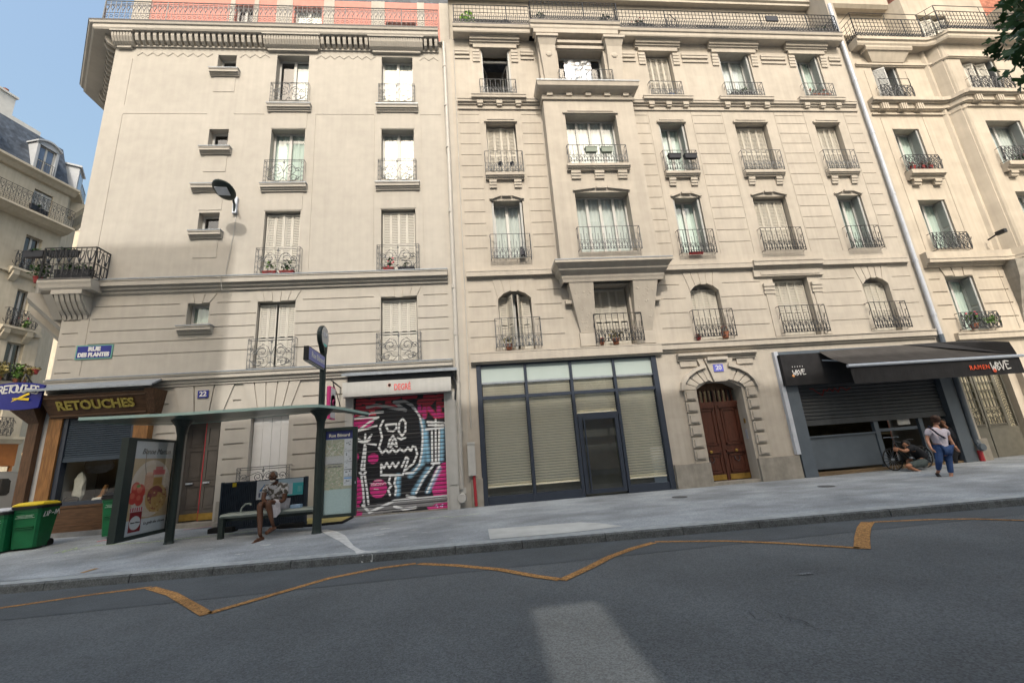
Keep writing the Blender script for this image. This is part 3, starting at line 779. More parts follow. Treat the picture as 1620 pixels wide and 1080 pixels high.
# crowning cornice with modillions and fluted consoles, following the cut corner
def cornice_ring(d, z):
    return [(-.55, -d, z), (-12.05-d*1.65, -d, z), (-14.55-d*1.75, 2.95-d*1.3, z), (-14.55-d*1.75, 8, z)]
mb = MB()
def belt(mb, d0, z0, d1, z1):
    A, B_ = cornice_ring(d0, z0), cornice_ring(d1, z1)
    for i in range(3): mb.quad(A[i], A[i+1], B_[i+1], B_[i])
    mb.quad(A[0], B_[0], (-.55, .3, z1), (-.55, .3, z0))
for (a, b), (c, d) in zip([(.0, 17.24), (.33, 17.24), (.36, 17.30), (.36, 17.44), (.40, 17.46), (.42, 17.545)], [(.33, 17.24), (.36, 17.30), (.36, 17.44), (.40, 17.46), (.42, 17.545), (-.9, 17.56)]): belt(mb, a, b, c, d)
x = -11.3
while x < -.62:
    if not (CA[0]-.42 < x < CA[1]+.32 or CB[0]-.42 < x < CB[1]+.32):
        mb.prism([(-.26, 17.235), (-.26, 17.10), (-.20, 16.92), (-.10, 16.86), (.0, 16.86), (.0, 17.235)], x, x+.11, 'x')
    x += .2
mb.box(-12.03, -.56, -.05, .0, 16.80, 16.86)
def fluted(a, b):
    n = int((b-a)/.09); prof = lambda q: [(-.27+q, 17.235), (-.30+q, 17.16), (-.28+q, 17.02), (-.20+q, 16.86), (-.12+q, 16.78), (.0, 16.78), (.0, 17.235)]
    for i in range(n):
        x0 = a+(b-a)*i/n; mb.prism(prof(0), x0, x0+(b-a)/n*.72, 'x'); mb.prism(prof(.025), x0+(b-a)/n*.72, x0+(b-a)/n, 'x')
    mb.prism([(-.34, 17.235), (-.34, 17.19), (0, 17.19), (0, 17.235)], a-.04, b+.04, 'x'); mb.prism([(-.10, 16.78), (-.10, 16.70), (0, 16.70), (0, 16.78)], a+.1, b-.1, 'x')
for c in (CA, CB): fluted(c[0]-.42, c[1]+.42)
fluted(-12.05, -11.38)
# the same on the cut corner
for i in range(14):
    t = (i+.5)/14; p = Vector((-12.05-2.45*t, 2.95*t, 0)); nrm = Vector((-.77, -.64, 0)); tg = Vector((-.64, .77, 0))
    h = .26 if i not in (0, 1, 12, 13) else .34
    mb.loft([[tuple(p+tg*s*.06+nrm*q+Vector((0, 0, z))) for q, z in ((0, 17.235), (h, 17.235), (h, 17.1), (h*.7, 16.92), (0, 16.85))] for s in (-1, 1)])
mb.build('cornice', S22, B22)
mb = MB(); belt(mb, .425, 17.545, .43, 17.60); belt(mb, .43, 17.60, .2, 17.605); mb.build('cornice_flashing', ZDARK, B22)
# attic storey set back, pink with stone strips
mb = MB(); AY = 1.0
hol = [(-8.75, -8.05, 18.05, 20.2, .2, True), (-6.45, -5.35, 17.7, 20.2, .2, True), (-2.75, -1.5, 17.7, 19.55, .25, True)]
wall_grid(mb, -12.6, -.12, 17.5, 20.6, hol, AY); mb.quad((-12.6, AY, 17.5), (-14.2, 3.2, 17.5), (-14.2, 3.2, 20.6), (-12.6, AY, 20.6))
mb.build('attic_wall', PINK, B22)
mb = MB()
for a, b in ((-12.6, -11.95), (-7.15, -6.52), (-5.28, -4.85), (-3.35, -2.80), (-1.45, -1.15), (-.52, -.12), (-8.95, -8.77), (-8.03, -7.85)): mb.box(a, b, AY-.03, AY+.02, 17.5, 20.6)
mb.box(-8.85, -7.95, AY-.14, AY, 17.92, 18.05)
build_split(mb, 'attic_strip', 'attic_strip', S22, B22)
mb = MB(); mb.box(-12.5, -.1, AY+.3, 13.5, 20.6, 22.4); mb.build('roof', SLATE, B22)
casement(B22, -8.75, -8.05, 18.05, 20.2, AY+.18, 1, None)
w = casement(B22, -6.45, -5.35, 17.7, 20.2, AY+.18, 1, CURT)
w = casement(B22, -2.75, -1.5, 17.7, 19.55, AY+.2, 0, None); closed_shutters(w, -2.72, -1.53, 17.7, 19.35, AY+.05, SHUT, 4, .2)
# windows
YW = .27
w = casement(B22, *CA, *ROW22[4], YW, 1, None); MB().quad((-5.90, YW+.1, 14.6), (-5.42, YW+.1, 14.6), (-5.42, YW+.1, 16.5), (-5.90, YW+.1, 16.5)).build('curtain', CURT, w)
w = casement(B22, *CB, *ROW22[4], YW, 1, CURT)
w = casement(B22, *CA, *ROW22[3], YW, 1, CURTG)
w = casement(B22, *CB, *ROW22[3], YW, 1, CURT)
for r, c, gap, fold in ((2, CA, 0, .13), (2, CB, 0, .05), (1, CA, .06, .10), (1, CB, 0, .10)):
    w = casement(B22, *c, *ROW22[r], YW+.02, 1, None)
    closed_shutters(w, c[0]+.03, c[1]-.03, ROW22[r][0]+.02, ROW22[r][1]-.06, YW-.14, SHUT, 4, fold, gap)
w = casement(B22, *GW, 1.30, 3.28, YW, 1, None)
for i in range(4):
    x0 = GW[0]+.02+.258*i; m_ = MB(); m_.box(x0, x0+.25, .17, .195, 1.32, 3.24)
    for k in range(6): m_.box(x0+.03+.034*k, x0+.045+.034*k, .16, .172, 2.98, 3.08)
    m_.build('shutter', WHITE, w)
for i, (z0, z1) in enumerate(SM): casement(B22, CS[0], CS[1], z0, z1, .24, 0, None if i != 3 else CURTG, fw=.07)
for r in (4, 3):
    for c in (CA, CB): place(rail_scroll(1.30, .90 if r == 3 else .82), 'railing', B22, (c[0]-.08, -.15, ROW22[r][0]-.20))
for r in (2, 1):
    for c in (CA, CB): place(rail_scroll(1.36, .93), 'railing', B22, (c[0]-.10, -.17, (7.68 if r == 2 else 4.64)))
place(rail_scroll(1.42, .55), 'railing', B22, (-6.62, -.17, 1.25))
rail_hearts(11.9, .96).xf(Matrix.Translation((-12.42, -.30, 17.61))).build('balcony_railing', IRONG, B22)
m_ = rail_hearts(3.9, .96); m_.xf(Matrix.Translation((-12.42, -.30, 17.61)) @ Matrix.Rotation(R_(130.0), 4, 'Z')); m_.build('balcony_railing', IRONG, B22)
# balcony on the cut corner at second-floor level, on fluted corbels
mb = MB()
BX0, BX1 = at(61, 446, -.5).x, -11.02
def bal_ring(d, z): return [(BX1+d*.1, .02, z), (BX1+d*.1, -.50-d, z), (BX0-d, -.50-d, z), (BX0-1.75-d, 1.40-d*.6, z), (BX0-1.75, 3.0, z)]
for (a, z0), (b, z1) in zip([(-.45, 7.27), (-.06, 7.27), (-.02, 7.33), (0, 7.42), (.03, 7.50), (.03, 7.58)], [(-.06, 7.27), (-.02, 7.33), (0, 7.42), (.03, 7.50), (.03, 7.58), (-.5, 7.60)]):
    A, B_ = bal_ring(a, z0), bal_ring(b, z1)
    for i in range(4): mb.quad(A[i], A[i+1], B_[i+1], B_[i])
mb.build('balcony_slab', S22, B22)
mb = MB()
for i in range(5):
    x = -12.02+i*.145; mb.prism([(-.44, 7.26), (-.44, 7.14), (-.36, 6.95), (-.20, 6.72), (-.07, 6.60), (-.02, 6.48), (.0, 6.48), (.0, 7.26)], x, x+.10, 'x'); mb.prism([(-.40, 7.26), (-.40, 7.14), (-.32, 6.95), (-.17, 6.74), (-.04, 6.62), (0, 6.6), (.0, 7.26)], x+.10, x+.145, 'x')
mb.box(-12.10, -11.27, -.46, .0, 7.14, 7.268); mb.prism([(-.46, 7.14), (0, 6.5), (0, 7.14)], -12.3, -12.05, 'x')
nn = Vector((-.77, -.64, 0))
for t in (.12, .55):
    p = Vector((-12.05-2.45*t, 2.95*t, 0)); tg = Vector((-.64, .77, 0))
    mb.loft([[tuple(p+tg*s*.3+nn*q+Vector((0, 0, z))) for q, z in ((0, 7.26), (.8, 7.26), (.8, 7.1), (.4, 6.7), (0, 6.3))] for s in (-1, 1)])
build_split(mb, 'corbel', 'corbel', S22, B22)
mb = MB(); mb.box(BX0, BX1, -.545, -.50, 7.575, 7.61); mb.build('balcony_edge', ZDARK, B22)
mb = MB()
def brail(p, q, h=.98, z=7.62):
    p, q = Vector(p), Vector(q); L = (q-p).length; n = max(2, round(L/.27)); d = (q-p)/L
    for zz, rr in ((h, .025), (.06, .018), (h*.48, .010)): mb.tube([(p.x, p.y, z+zz), (q.x, q.y, z+zz)], rr, 4)
    for i in range(n+1):
        c = p+d*L*i/n; mb.tube([(c.x, c.y, z), (c.x, c.y, z+h)], .024 if i in (0, n) else .012, 4)
        if i < n:
            e = p+d*L*(i+.5)/n; mb.tube([(e.x, e.y, z+.05), (e.x, e.y, z+h)], .012, 4)
            for s in (-1, 1): mb.tube([tuple(e+d*s*a*L/n)[:2]+(z+b*h,) for a, b in ((0, .5), (.30, .72), (.36, .88), (.1, .9))], .013, 4)
            for s in (-1, 1): mb.tube([tuple(e+d*s*a*L/n)[:2]+(z+b*h,) for a, b in ((0, .1), (.42, .2), (.42, .42), (.1, .46))], .013, 4)
            mb.lathe([(0, 0), (.04, .04), (.03, .1), (0, .16)], (e.x, e.y, z+h*.52), 5)
brail((BX1, 0), (BX1, -.5)); brail((BX1, -.5), (BX0, -.5)); brail((BX0, -.5), (BX0-1.72, 1.40))
mb.build('balcony_railing', IRON, B22)
# small pediment on the hidden side street face
mb = MB(); mb.box(-15.05, -14.5, 3.4, 4.6, 15.55, 15.7); mb.box(-15.0, -14.5, 3.45, 4.55, 14.9, 15.55); mb.build('bay_cornice', S22, B22)
mb = MB(); mb.tube([(-14.7, 3.7, 15.7), (-14.7, 3.7, 17.2)], .05, 6); mb.build('drainpipe', PIPEG, B22)
# entrance door of number 22: two taupe leaves, the right one ajar
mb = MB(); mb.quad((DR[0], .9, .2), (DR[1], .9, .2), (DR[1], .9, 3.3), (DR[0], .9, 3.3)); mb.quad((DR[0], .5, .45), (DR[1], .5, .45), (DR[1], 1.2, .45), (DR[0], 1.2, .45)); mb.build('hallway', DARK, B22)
mb = MB(); mb.box(DR[0]-.1, DR[1]+.12, -.12, .5, .1, .44); mb.build('door_step', SLOW, B22)
def door_leaf(par, w, h, loc, rz, m, edge=None):
    mb = MB(); mb.box(0, w, 0, .05, 0, h)
    for z0, z1 in ((.32, .95), (1.10, 1.95), (2.05, 2.6)):
        if z1 > h: break
        for a, b, c, d in ((.08, w-.08, z0, z0+.03), (.08, w-.08, z1-.03, z1), (.08, .11, z0, z1), (w-.11, w-.08, z0, z1)): mb.box(a, b, -.018, .001, c, d)
        mb.box(.16, w-.16, -.012, .001, z0+.09, z1-.09)
    o = bpy.data.objects.new('door_leaf', mb.mesh('door_leaf', m)); COL.objects.link(o); o.parent = par; b = BASE[par.name]; o.location = (loc[0]-b[0], loc[1]-b[1], loc[2]-b[2]); o.rotation_euler = (0, 0, rz); BASE[o.name] = (0, 0, 0)
    k = MB(); k.box(.01, w-.01, -.022, -.002, .02, .20); k.build('kick_plate', BRASS, o, org=(0, 0, 0))
    k = MB(); k.box(.08, w-.3, -.05, -.02, 1.0, 1.05); k.lathe([(0, -.04), (.02, -.04), (.025, 0), (0, .0)], (w*.35, -.03, 1.02), 8, 'y'); k.build('handle', ALU, o, org=(0, 0, 0))
    if edge: k = MB(); k.box(-.012, .012, -.01, .055, 0, h); k.build('painted_edge', REDP, o, org=(0, 0, 0))
    return o
door_leaf(B22, .55, 2.75, (-8.33, .34, .46), .35, DOORG); door_leaf(B22, .56, 2.78, (-7.80, .30, .46), -.12, DOORG, True)
mb = MB(); mb.box(-7.14, -6.78, -.10, .05, .0, .95); mb.box(-9.05, -8.45, -.08, .05, .0, .95); build_split(mb, 'plinth', 'plinth', SLOW, B22)
MB().box(-7.05, -6.55, -.35, -.1, .2, .42).build('kerb_block', SLOW, B22)

# ------------------------------------------------------------------ number 20
B20 = thing('apartment_building', (8.1, 0, .25), 'warm stone apartment building with arched brown front door and central projecting bay', 'building', 'stone apartment buildings in a row')
C20 = {1: (1.07, 2.18), 3: (7.76, 8.82), 4: (10.90, 12.24), 5: (14.32, 15.37)}
R20 = {4: (14.80, 17.03), 3: (11.36, 13.58), 2: (8.08, 10.30), 1: (4.86, 6.90)}
BW = (4.29, 5.54)
holes = []
DEP = .38
for r in R20:
    for c in C20:
        z0, z1 = R20[r]; holes.append((C20[c][0], C20[c][1], z0, 7.02 if (r == 1 and c == 4) else z1, DEP, True))
holes.append((BW[0], BW[1], 4.86, 6.95, DEP, True))
for z0, z1 in ((8.02, 10.30), (11.40, 13.58), (14.95, 16.72)): holes.append((3.9, 6.0, z0-.04, z1+.04, .05, True))
panels = [(.10, .84), (2.44, 3.16), (6.72, 7.38), (9.22, 10.42), (12.72, 13.92), (15.78, 16.34)]
for z in (13.958, 13.58, 13.12, 12.66, 12.20, 11.74, 11.27, 10.80, 10.335, 9.87, 9.415, 8.95, 8.475):
    for a, b in panels: holes.append((a, b, z-.013, z+.013, .020, False))
for x in (.88, 2.40, 7.42, 9.18, 10.46, 12.68, 13.96, 15.74): holes.append((x-.008, x+.008, 8.0, 14.15, .012, False))
for z in (6.89, 6.375, 5.86, 5.33):
    for a, b in ((.10, 1.0), (2.26, 3.20), (6.55, 7.55), (8.86, 10.42), (12.72, 14.22), (15.46, 16.34)):
        if z > 6.6: a, b = (a, b-.14) if b in (1.0, 7.55, 14.22) else ((a+.14, b) if a in (2.26, 8.86, 15.46) else (a, b))
        if z > 6.6 and (a, b) == (9.0, 10.42): pass
        holes.append((a, b, z-.013, z+.013, .020, False))
SHX = (.26, 6.14); holes.append((SHX[0], SHX[1], .0, 4.45, .35, True))
DX = (7.34, 8.90); holes.append((DX[0], DX[1], .0, 3.46, .62, True))
RX = (10.36, 16.45); holes.append((RX[0], RX[1], .0, 4.28, 2.6, True))
mb = MB(); wall_grid(mb, -.12, 16.95, -.05, 17.5, holes)
for c in (1, 3, 5): arch_fill(mb, C20[c][0], C20[c][1], 6.62, 6.90, 0, DEP); voussoirs(mb, C20[c][0], C20[c][1], 6.62, 6.90, 7.33, 5, 0, .17, .018)
# polygonal door arch
for a, b in (((DX[0], 3.22), (DX[0]+.36, 3.42)), ((DX[0]+.36, 3.42), (7.95, 3.46)), ((8.29, 3.46), (DX[1]-.36, 3.42)), ((DX[1]-.36, 3.42), (DX[1], 3.22))):
    mb.prism([a, b, (b[0], 3.47), (a[0], 3.47)], 0, .62, 'y')
W20 = mb.build('wall', S20, B20)
MB().quad((0, 1.4, 4.4), (16.9, 1.4, 4.4), (16.9, 1.4, 17.4), (0, 1.4, 17.4)).build('room', ROOM, B20)
mb = MB()
ZT = [(.13, .04), (.12, .14), (.07, .06), (.03, .05)]
for a, b in ((.07, 3.1), (6.75, 10.2), (12.85, 16.36)): molding(mb, ledge_prof(0, 7.60, [(.14, .04), (.13, .16), (.04, .05)]), a, b)
molding(mb, ledge_prof(0, 7.62, [(.24, .05), (.22, .15), (.13, .07), (.08, .30)]), 10.2, 12.86)
for a, b in ((.07, 6.35), ): molding(mb, ledge_prof(0, 4.80, [(.16, .04), (.15, .27), (.09, .06)]), a, b)
molding(mb, ledge_prof(0, 4.80, [(.16, .04), (.13, .18), (.06, .08)]), 6.35, 16.5)
for a, b in ((.07, 3.2), (6.7, 16.40)):
    molding(mb, ledge_prof(0, 14.62, [(.13, .05), (.11, .10), (.05, .08)]), a, b); molding(mb, ledge_prof(0, 14.22, [(.05, .05)]), a, b)
for c in C20:
    a, b = C20[c]; e = .48
    molding(mb, ledge_prof(0, 14.74, [(.22, .05), (.20, .11), (.12, .08)]), a-e, b+e)
    for i in range(3):
        x = a-e+.2+(b-a+2*e-.4-.22)*i/2; mb.box(x, x+.22, -.14, 0, 14.36, 14.50); mb.box(x+.02, x+.2, -.11, 0, 14.28, 14.36)
    # hood and stepped brackets of the fourth floor
    molding(mb, ledge_prof(0, 17.49, [(.24, .05), (.21, .10), (.15, .08), (.10, .07)]), a-.42, b+.42)
    for s in (a-.33, b+.06):
        for k in range(4): mb.box(s, s+.27, -(.085-.015*k), 0, 16.95-.14*k-.12, 16.95-.14*k)
    mb.box(a-.30, b+.30, -.10, 0, 17.03, 17.2)
    # sill and brackets of the third floor
    molding(mb, ledge_prof(0, 11.33, [(.19, .10), (.15, .05), (.10, .06)]), a-.14, b+.14)
    for s in (a-.02, b-.24):
        for k in range(3): mb.box(s, s+.26, -(.10-.022*k), 0, 11.10-.10*(k+1), 11.10-.10*k)
    mb.box(a-.06, b+.06, -.07, 0, 13.60, 13.67); mb.box(a+.05, b-.05, -.09, 0, 13.67, 13.72)
    # bent drip mould over the second floor windows
    z = 10.34; xc = (a+b)/2
    mb.prism([(a-.06, z), (a+.02, z), (xc-.20, z+.12), (xc-.20, z+.19), (a+.1, z+.13), (a-.06, z+.05)], -.07, 0, 'y'); mb.prism([(b+.06, z), (b-.02, z), (xc+.20, z+.12), (xc+.20, z+.19), (b-.1, z+.13), (b+.06, z+.05)], -.07, 0, 'y'); mb.box(xc-.17, xc+.17, -.09, 0, z+.10, z+.17)
for a, b in ((.05, .62), (2.62, 3.15), (6.72, 7.3), (9.28, 10.4), (12.75, 13.85), (15.85, 16.38)):
    molding(mb, ledge_prof(0, 16.95, [(.07, .08), (.05, .12)]), a, b); molding(mb, ledge_prof(0, 16.62, [(.04, .07)]), a, b)
# surround of the first floor window over the restaurant
molding(mb, ledge_prof(0, 7.20, [(.10, .10)]), 10.45, 12.7)
for s in (10.47, 12.30):
    for k in range(3): mb.box(s, s+.40, -(.10-.025*k), 0, 6.78-.13*k-.11, 6.78-.13*k)
    mb.box(s+.06, s+.34, -.03, 0, 4.85, 6.4)
build_split(mb, 'string_course', 'window_moulding', S20, B20)
# projecting bay
BY = -.43; BA, BB = 3.22, 6.66
BC = (3.98, 5.92)
mb = MB()
hb = [(BC[0], BC[1], 11.40, 13.58, .40, True), (BC[0], BC[1], 8.02, 10.30, .40, True)]
wall_grid(mb, BA, BB, 7.5, 14.45, hb, BY, edge=False)
for x in (BA, BB): mb.quad((x, BY, 7.5), (x, 0, 7.5), (x, 0, 14.45), (x, BY, 14.45))
mb.box(BC[0]-.08, BC[1]+.08, BY-.05, BY, 13.62, 13.68); mb.box(BC[0]+.1, BC[1]-.1, BY-.07, BY, 13.68, 13.73)
xc = (BC[0]+BC[1])/2; z = 10.34
mb.prism([(BC[0]-.06, z), (xc-.22, z+.10), (xc-.22, z+.17), (BC[0]-.06, z+.06)], BY-.07, BY, 'y'); mb.prism([(BC[1]+.06, z), (xc+.22, z+.10), (xc+.22, z+.17), (BC[1]+.06, z+.06)], BY-.07, BY, 'y'); mb.box(xc-.19, xc+.19, BY-.08, BY, z+.09, z+.16)
molding(mb, ledge_prof(BY, 11.36, [(.19, .10), (.15, .05), (.10, .06)]), BC[0]-.18, BC[1]+.18)
for s in (BC[0]-.05, xc-.17, BC[1]-.29):
    for k in range(3): mb.box(s, s+.34, BY-(.10-.022*k), BY, 11.13-.10*(k+1), 11.13-.10*k)
# upper bay with tapering pilasters
UY = -.30
hu = [(4.02, 5.86, 14.95, 16.72, .42, True)]
wall_grid(mb, BA+.05, BB-.05, 14.45, 17.4, hu, UY, edge=False)
for x in (BA+.05, BB-.05): mb.quad((x, UY, 14.45), (x, 0, 14.45), (x, 0, 17.4), (x, UY, 17.4))
for s, q in ((3.28, 1), (6.60, -1)):
    w0, w1 = .46, .62
    mb.loft([[(s+q*.17, UY-.04, 14.75), (s+q*.17+q*w0, UY-.04, 14.75), (s+q*.17+q*w0, UY+.02, 14.75), (s+q*.17, UY+.02, 14.75)], [(s+q*.02, UY-.20, 16.75), (s+q*.02+q*w1, UY-.20, 16.75), (s+q*.02+q*w1, UY+.02, 16.75), (s+q*.02, UY+.02, 16.75)], [(s-q*.05, UY-.30, 17.05), (s+q*.72, UY-.30, 17.05), (s+q*.72, UY+.02, 17.05), (s-q*.05, UY+.02, 17.05)]])
    mb.box(min(s-q*.10, s+q*.76), max(s-q*.10, s+q*.76), UY-.34, UY, 17.05, 17.16); mb.box(min(s+q*.1, s+q*.75), max(s+q*.1, s+q*.75), UY-.10, UY, 14.6, 14.78)
    for zz in (15.0, 16.35): mb.ell((s+q*.36, UY-.04-.16*(zz-14.75)/2, zz), (.13, .035, .13), 10, 5)
mb.box(3.95, 5.93, UY-.06, UY, 16.76, 16.9); mb.box(3.95, 5.93, UY-.12, UY, 16.98, 17.1)
mb.build('bay', S20, B20)
mb = MB()
def baycor(prof, ext):      # mouldings returning round the bay: prof of (protrusion, z) pairs
    rings = []
    for pr, z in prof: rings.append([(BA-pr*ext, .0, z), (BA-pr*ext, BY-pr, z), (BB+pr*ext, BY-pr, z), (BB+pr*ext, .0, z)])
    for A, B_ in zip(rings[:-1], rings[1:]):
        for i in range(3): mb.quad(A[i], A[i+1], B_[i+1], B_[i])
baycor([(0, 14.22), (.06, 14.22), (.08, 14.30), (.03, 14.32), (.03, 14.48), (.22, 14.55), (.30, 14.62), (.32, 14.76), (.34, 14.80), (-.2, 14.83)], .7)
for i in range(5):
    x = BA+.15+(BB-BA-.3-.22)*i/4; mb.box(x, x+.22, BY-.11, BY, 14.36, 14.50)
mb.build('bay_cornice', S20, B20); mb = MB()
# great moulded shelf carrying the bay
baycor([(-.05, 6.95), (0, 6.95), (.02, 7.03), (.05, 7.10), (.06, 7.18), (.14, 7.24), (.20, 7.30), (.21, 7.36), (.29, 7.44), (.33, 7.47), (.37, 7.50), (.37, 7.585), (-.1, 7.60)], .75)
mb.build('bay_shelf', S20, B20)
mb = MB()
rr = [[(BA-.27, 0, z), (BA-.28, BY-.38, z), (BB+.28, BY-.38, z), (BB+.27, 0, z)] for z in (7.588, 7.618)]
for A, B_ in zip(rr[:-1], rr[1:]):
    for i in range(3): mb.quad(A[i], A[i+1], B_[i+1], B_[i])
mb.poly3(rr[1])
rr = [[(BA-.24, 0, z), (BA-.24, BY-.35, z), (BB+.24, BY-.35, z), (BB+.24, 0, z)] for z in (14.80, 14.835)]
for i in range(3): mb.quad(rr[0][i], rr[0][i+1], rr[1][i+1], rr[1][i])
build_split(mb, 'ledge_flashing', 'sill_flashing', ZINC, B20)
# carved consoles either side of the window below the bay
mb = MB(); rk = random.Random(4)
for x0, x1, q in ((3.42, 4.24, 1), (5.60, 6.46, -1)):
    a, b = (x0, x1)
    tb0, tb1 = (a+.30, b) if q > 0 else (a, b-.30)
    mb.loft([[(tb0, -.06, 5.30), (tb1, -.06, 5.30), (tb1, .01, 5.30), (tb0, .01, 5.30)], [(a, -.40, 6.90), (b, -.40, 6.90), (b, .01, 6.90), (a, .01, 6.90)], [(a, -.43, 6.98), (b, -.43, 6.98), (b, .01, 6.98), (a, .01, 6.98)]])
    for i in range(22):
        t = rk.uniform(.08, .92); xa = (tb0*(1-t)+a*t)+.1; xb = (tb1*(1-t)+b*t)-.1; x = rk.uniform(xa, xb); z = 5.30+1.6*t; y = -.06-.34*t
        mb.ell((x, y+.012, z), (rk.uniform(.03, .06), .016, rk.uniform(.03, .07)), 8, 5)
    mb.box(tb0-.05, tb1+.05, -.10, .0, 4.84, 5.28)
    e = a-.12 if q > 0 else b+.12
    mb.box(min(e, e+q*.26), max(e, e+q*.26), -.16, 0, 6.30, 6.42)
mb.box(4.2, 5.64, -.08, -.0, 6.97, 7.0)
build_split(mb, 'console', 'console', S20, B20)
# top balcony slab, breaking forward over the bay
mb = MB()
PB = lambda d, z: [(.02, .3, z), (.02, -d, z), (3.02, -d, z), (3.02, -d-.22, z), (6.62, -d-.22, z), (6.62, -d, z), (16.42, -d, z), (16.42, .3, z)]
pr = [(0, 17.49), (.34, 17.49), (.36, 17.54), (.36, 17.68), (.40, 17.70), (.42, 17.78), (.42, 17.81)]
for (a, z0), (b, z1) in zip(pr[:-1], pr[1:]):
    A, B_ = PB(a, z0), PB(b, z1)
    for i in range(7): mb.quad(A[i], A[i+1], B_[i+1], B_[i])
mb.box(3.12, 6.50, -.56, -.28, 17.30, 17.485)
mb.build('balcony_slab', S20, B20)
mb = MB(); A, B_ = PB(.425, 17.81), PB(.43, 17.86)
for i in range(7): mb.quad(A[i], A[i+1], B_[i+1], B_[i])
mb.poly3([(0.02, 1.2, 17.86)]+B_[1:7]+[(16.42, 1.2, 17.86)]); mb.build('balcony_edge', ZDARK, B20)
def TR(x, y, z, rz=0): return Matrix.Translation((x, y, z)) @ Matrix.Rotation(rz, 4, 'Z')
mb = MB()
for L, M in ((2.95, TR(.08, -.36, 17.87)), (3.5, TR(3.07, -.58, 17.87)), (.22, TR(3.07, -.58, 17.87, math.pi/2)), (.22, TR(6.57, -.58, 17.87, math.pi/2)), (9.75, TR(6.6, -.36, 17.87)), (.6, TR(16.35, -.36, 17.87, math.pi/2))): mb.merge(rail_grid(L, .95), M)
mb.build('balcony_railing', IRON, B20)
# attic storey behind the balcony
mb = MB(); AY2 = .95
AT = [(1.0, 2.2), (4.05, 5.75), (7.8, 9.0), (11.0, 12.5), (14.6, 15.8)]
zc2 = at(1150, 6, .7).z; wall_grid(mb, -.12, 16.95, 17.5, zc2, [(a, b, 17.9, 19.75, .35, True) for a, b in AT], AY2)
molding(mb, [(AY2, zc2), (AY2-.25, zc2), (AY2-.25, zc2+.12), (AY2-.32, zc2+.18), (AY2-.32, zc2+.6), (AY2+.5, zc2+.7)], -.12, 16.95)
mb.quad((-.12, 0, 17.3), (-.12, AY2, 17.3), (-.12, AY2, 21.3), (-.12, 0, 21.3)); mb.box(16.6, 16.95, 0.0, AY2, 17.5, 21.3)
mb.build('attic_wall', S20, B20)
MB().box(-.12, 16.9, AY2+.5, 13.5, zc2+.5, zc2+1.2).build('roof', SLATE, B20)
for i, (a, b) in enumerate(AT):
    w = casement(B20, a, b, 17.9, 19.75, AY2+.30, 1, None if i == 1 else CURT)
    if i in (3, 4): closed_shutters(w, a+.03, b-.03, 17.92, 19.6, AY2+.06, WFRAME, 4, .45)
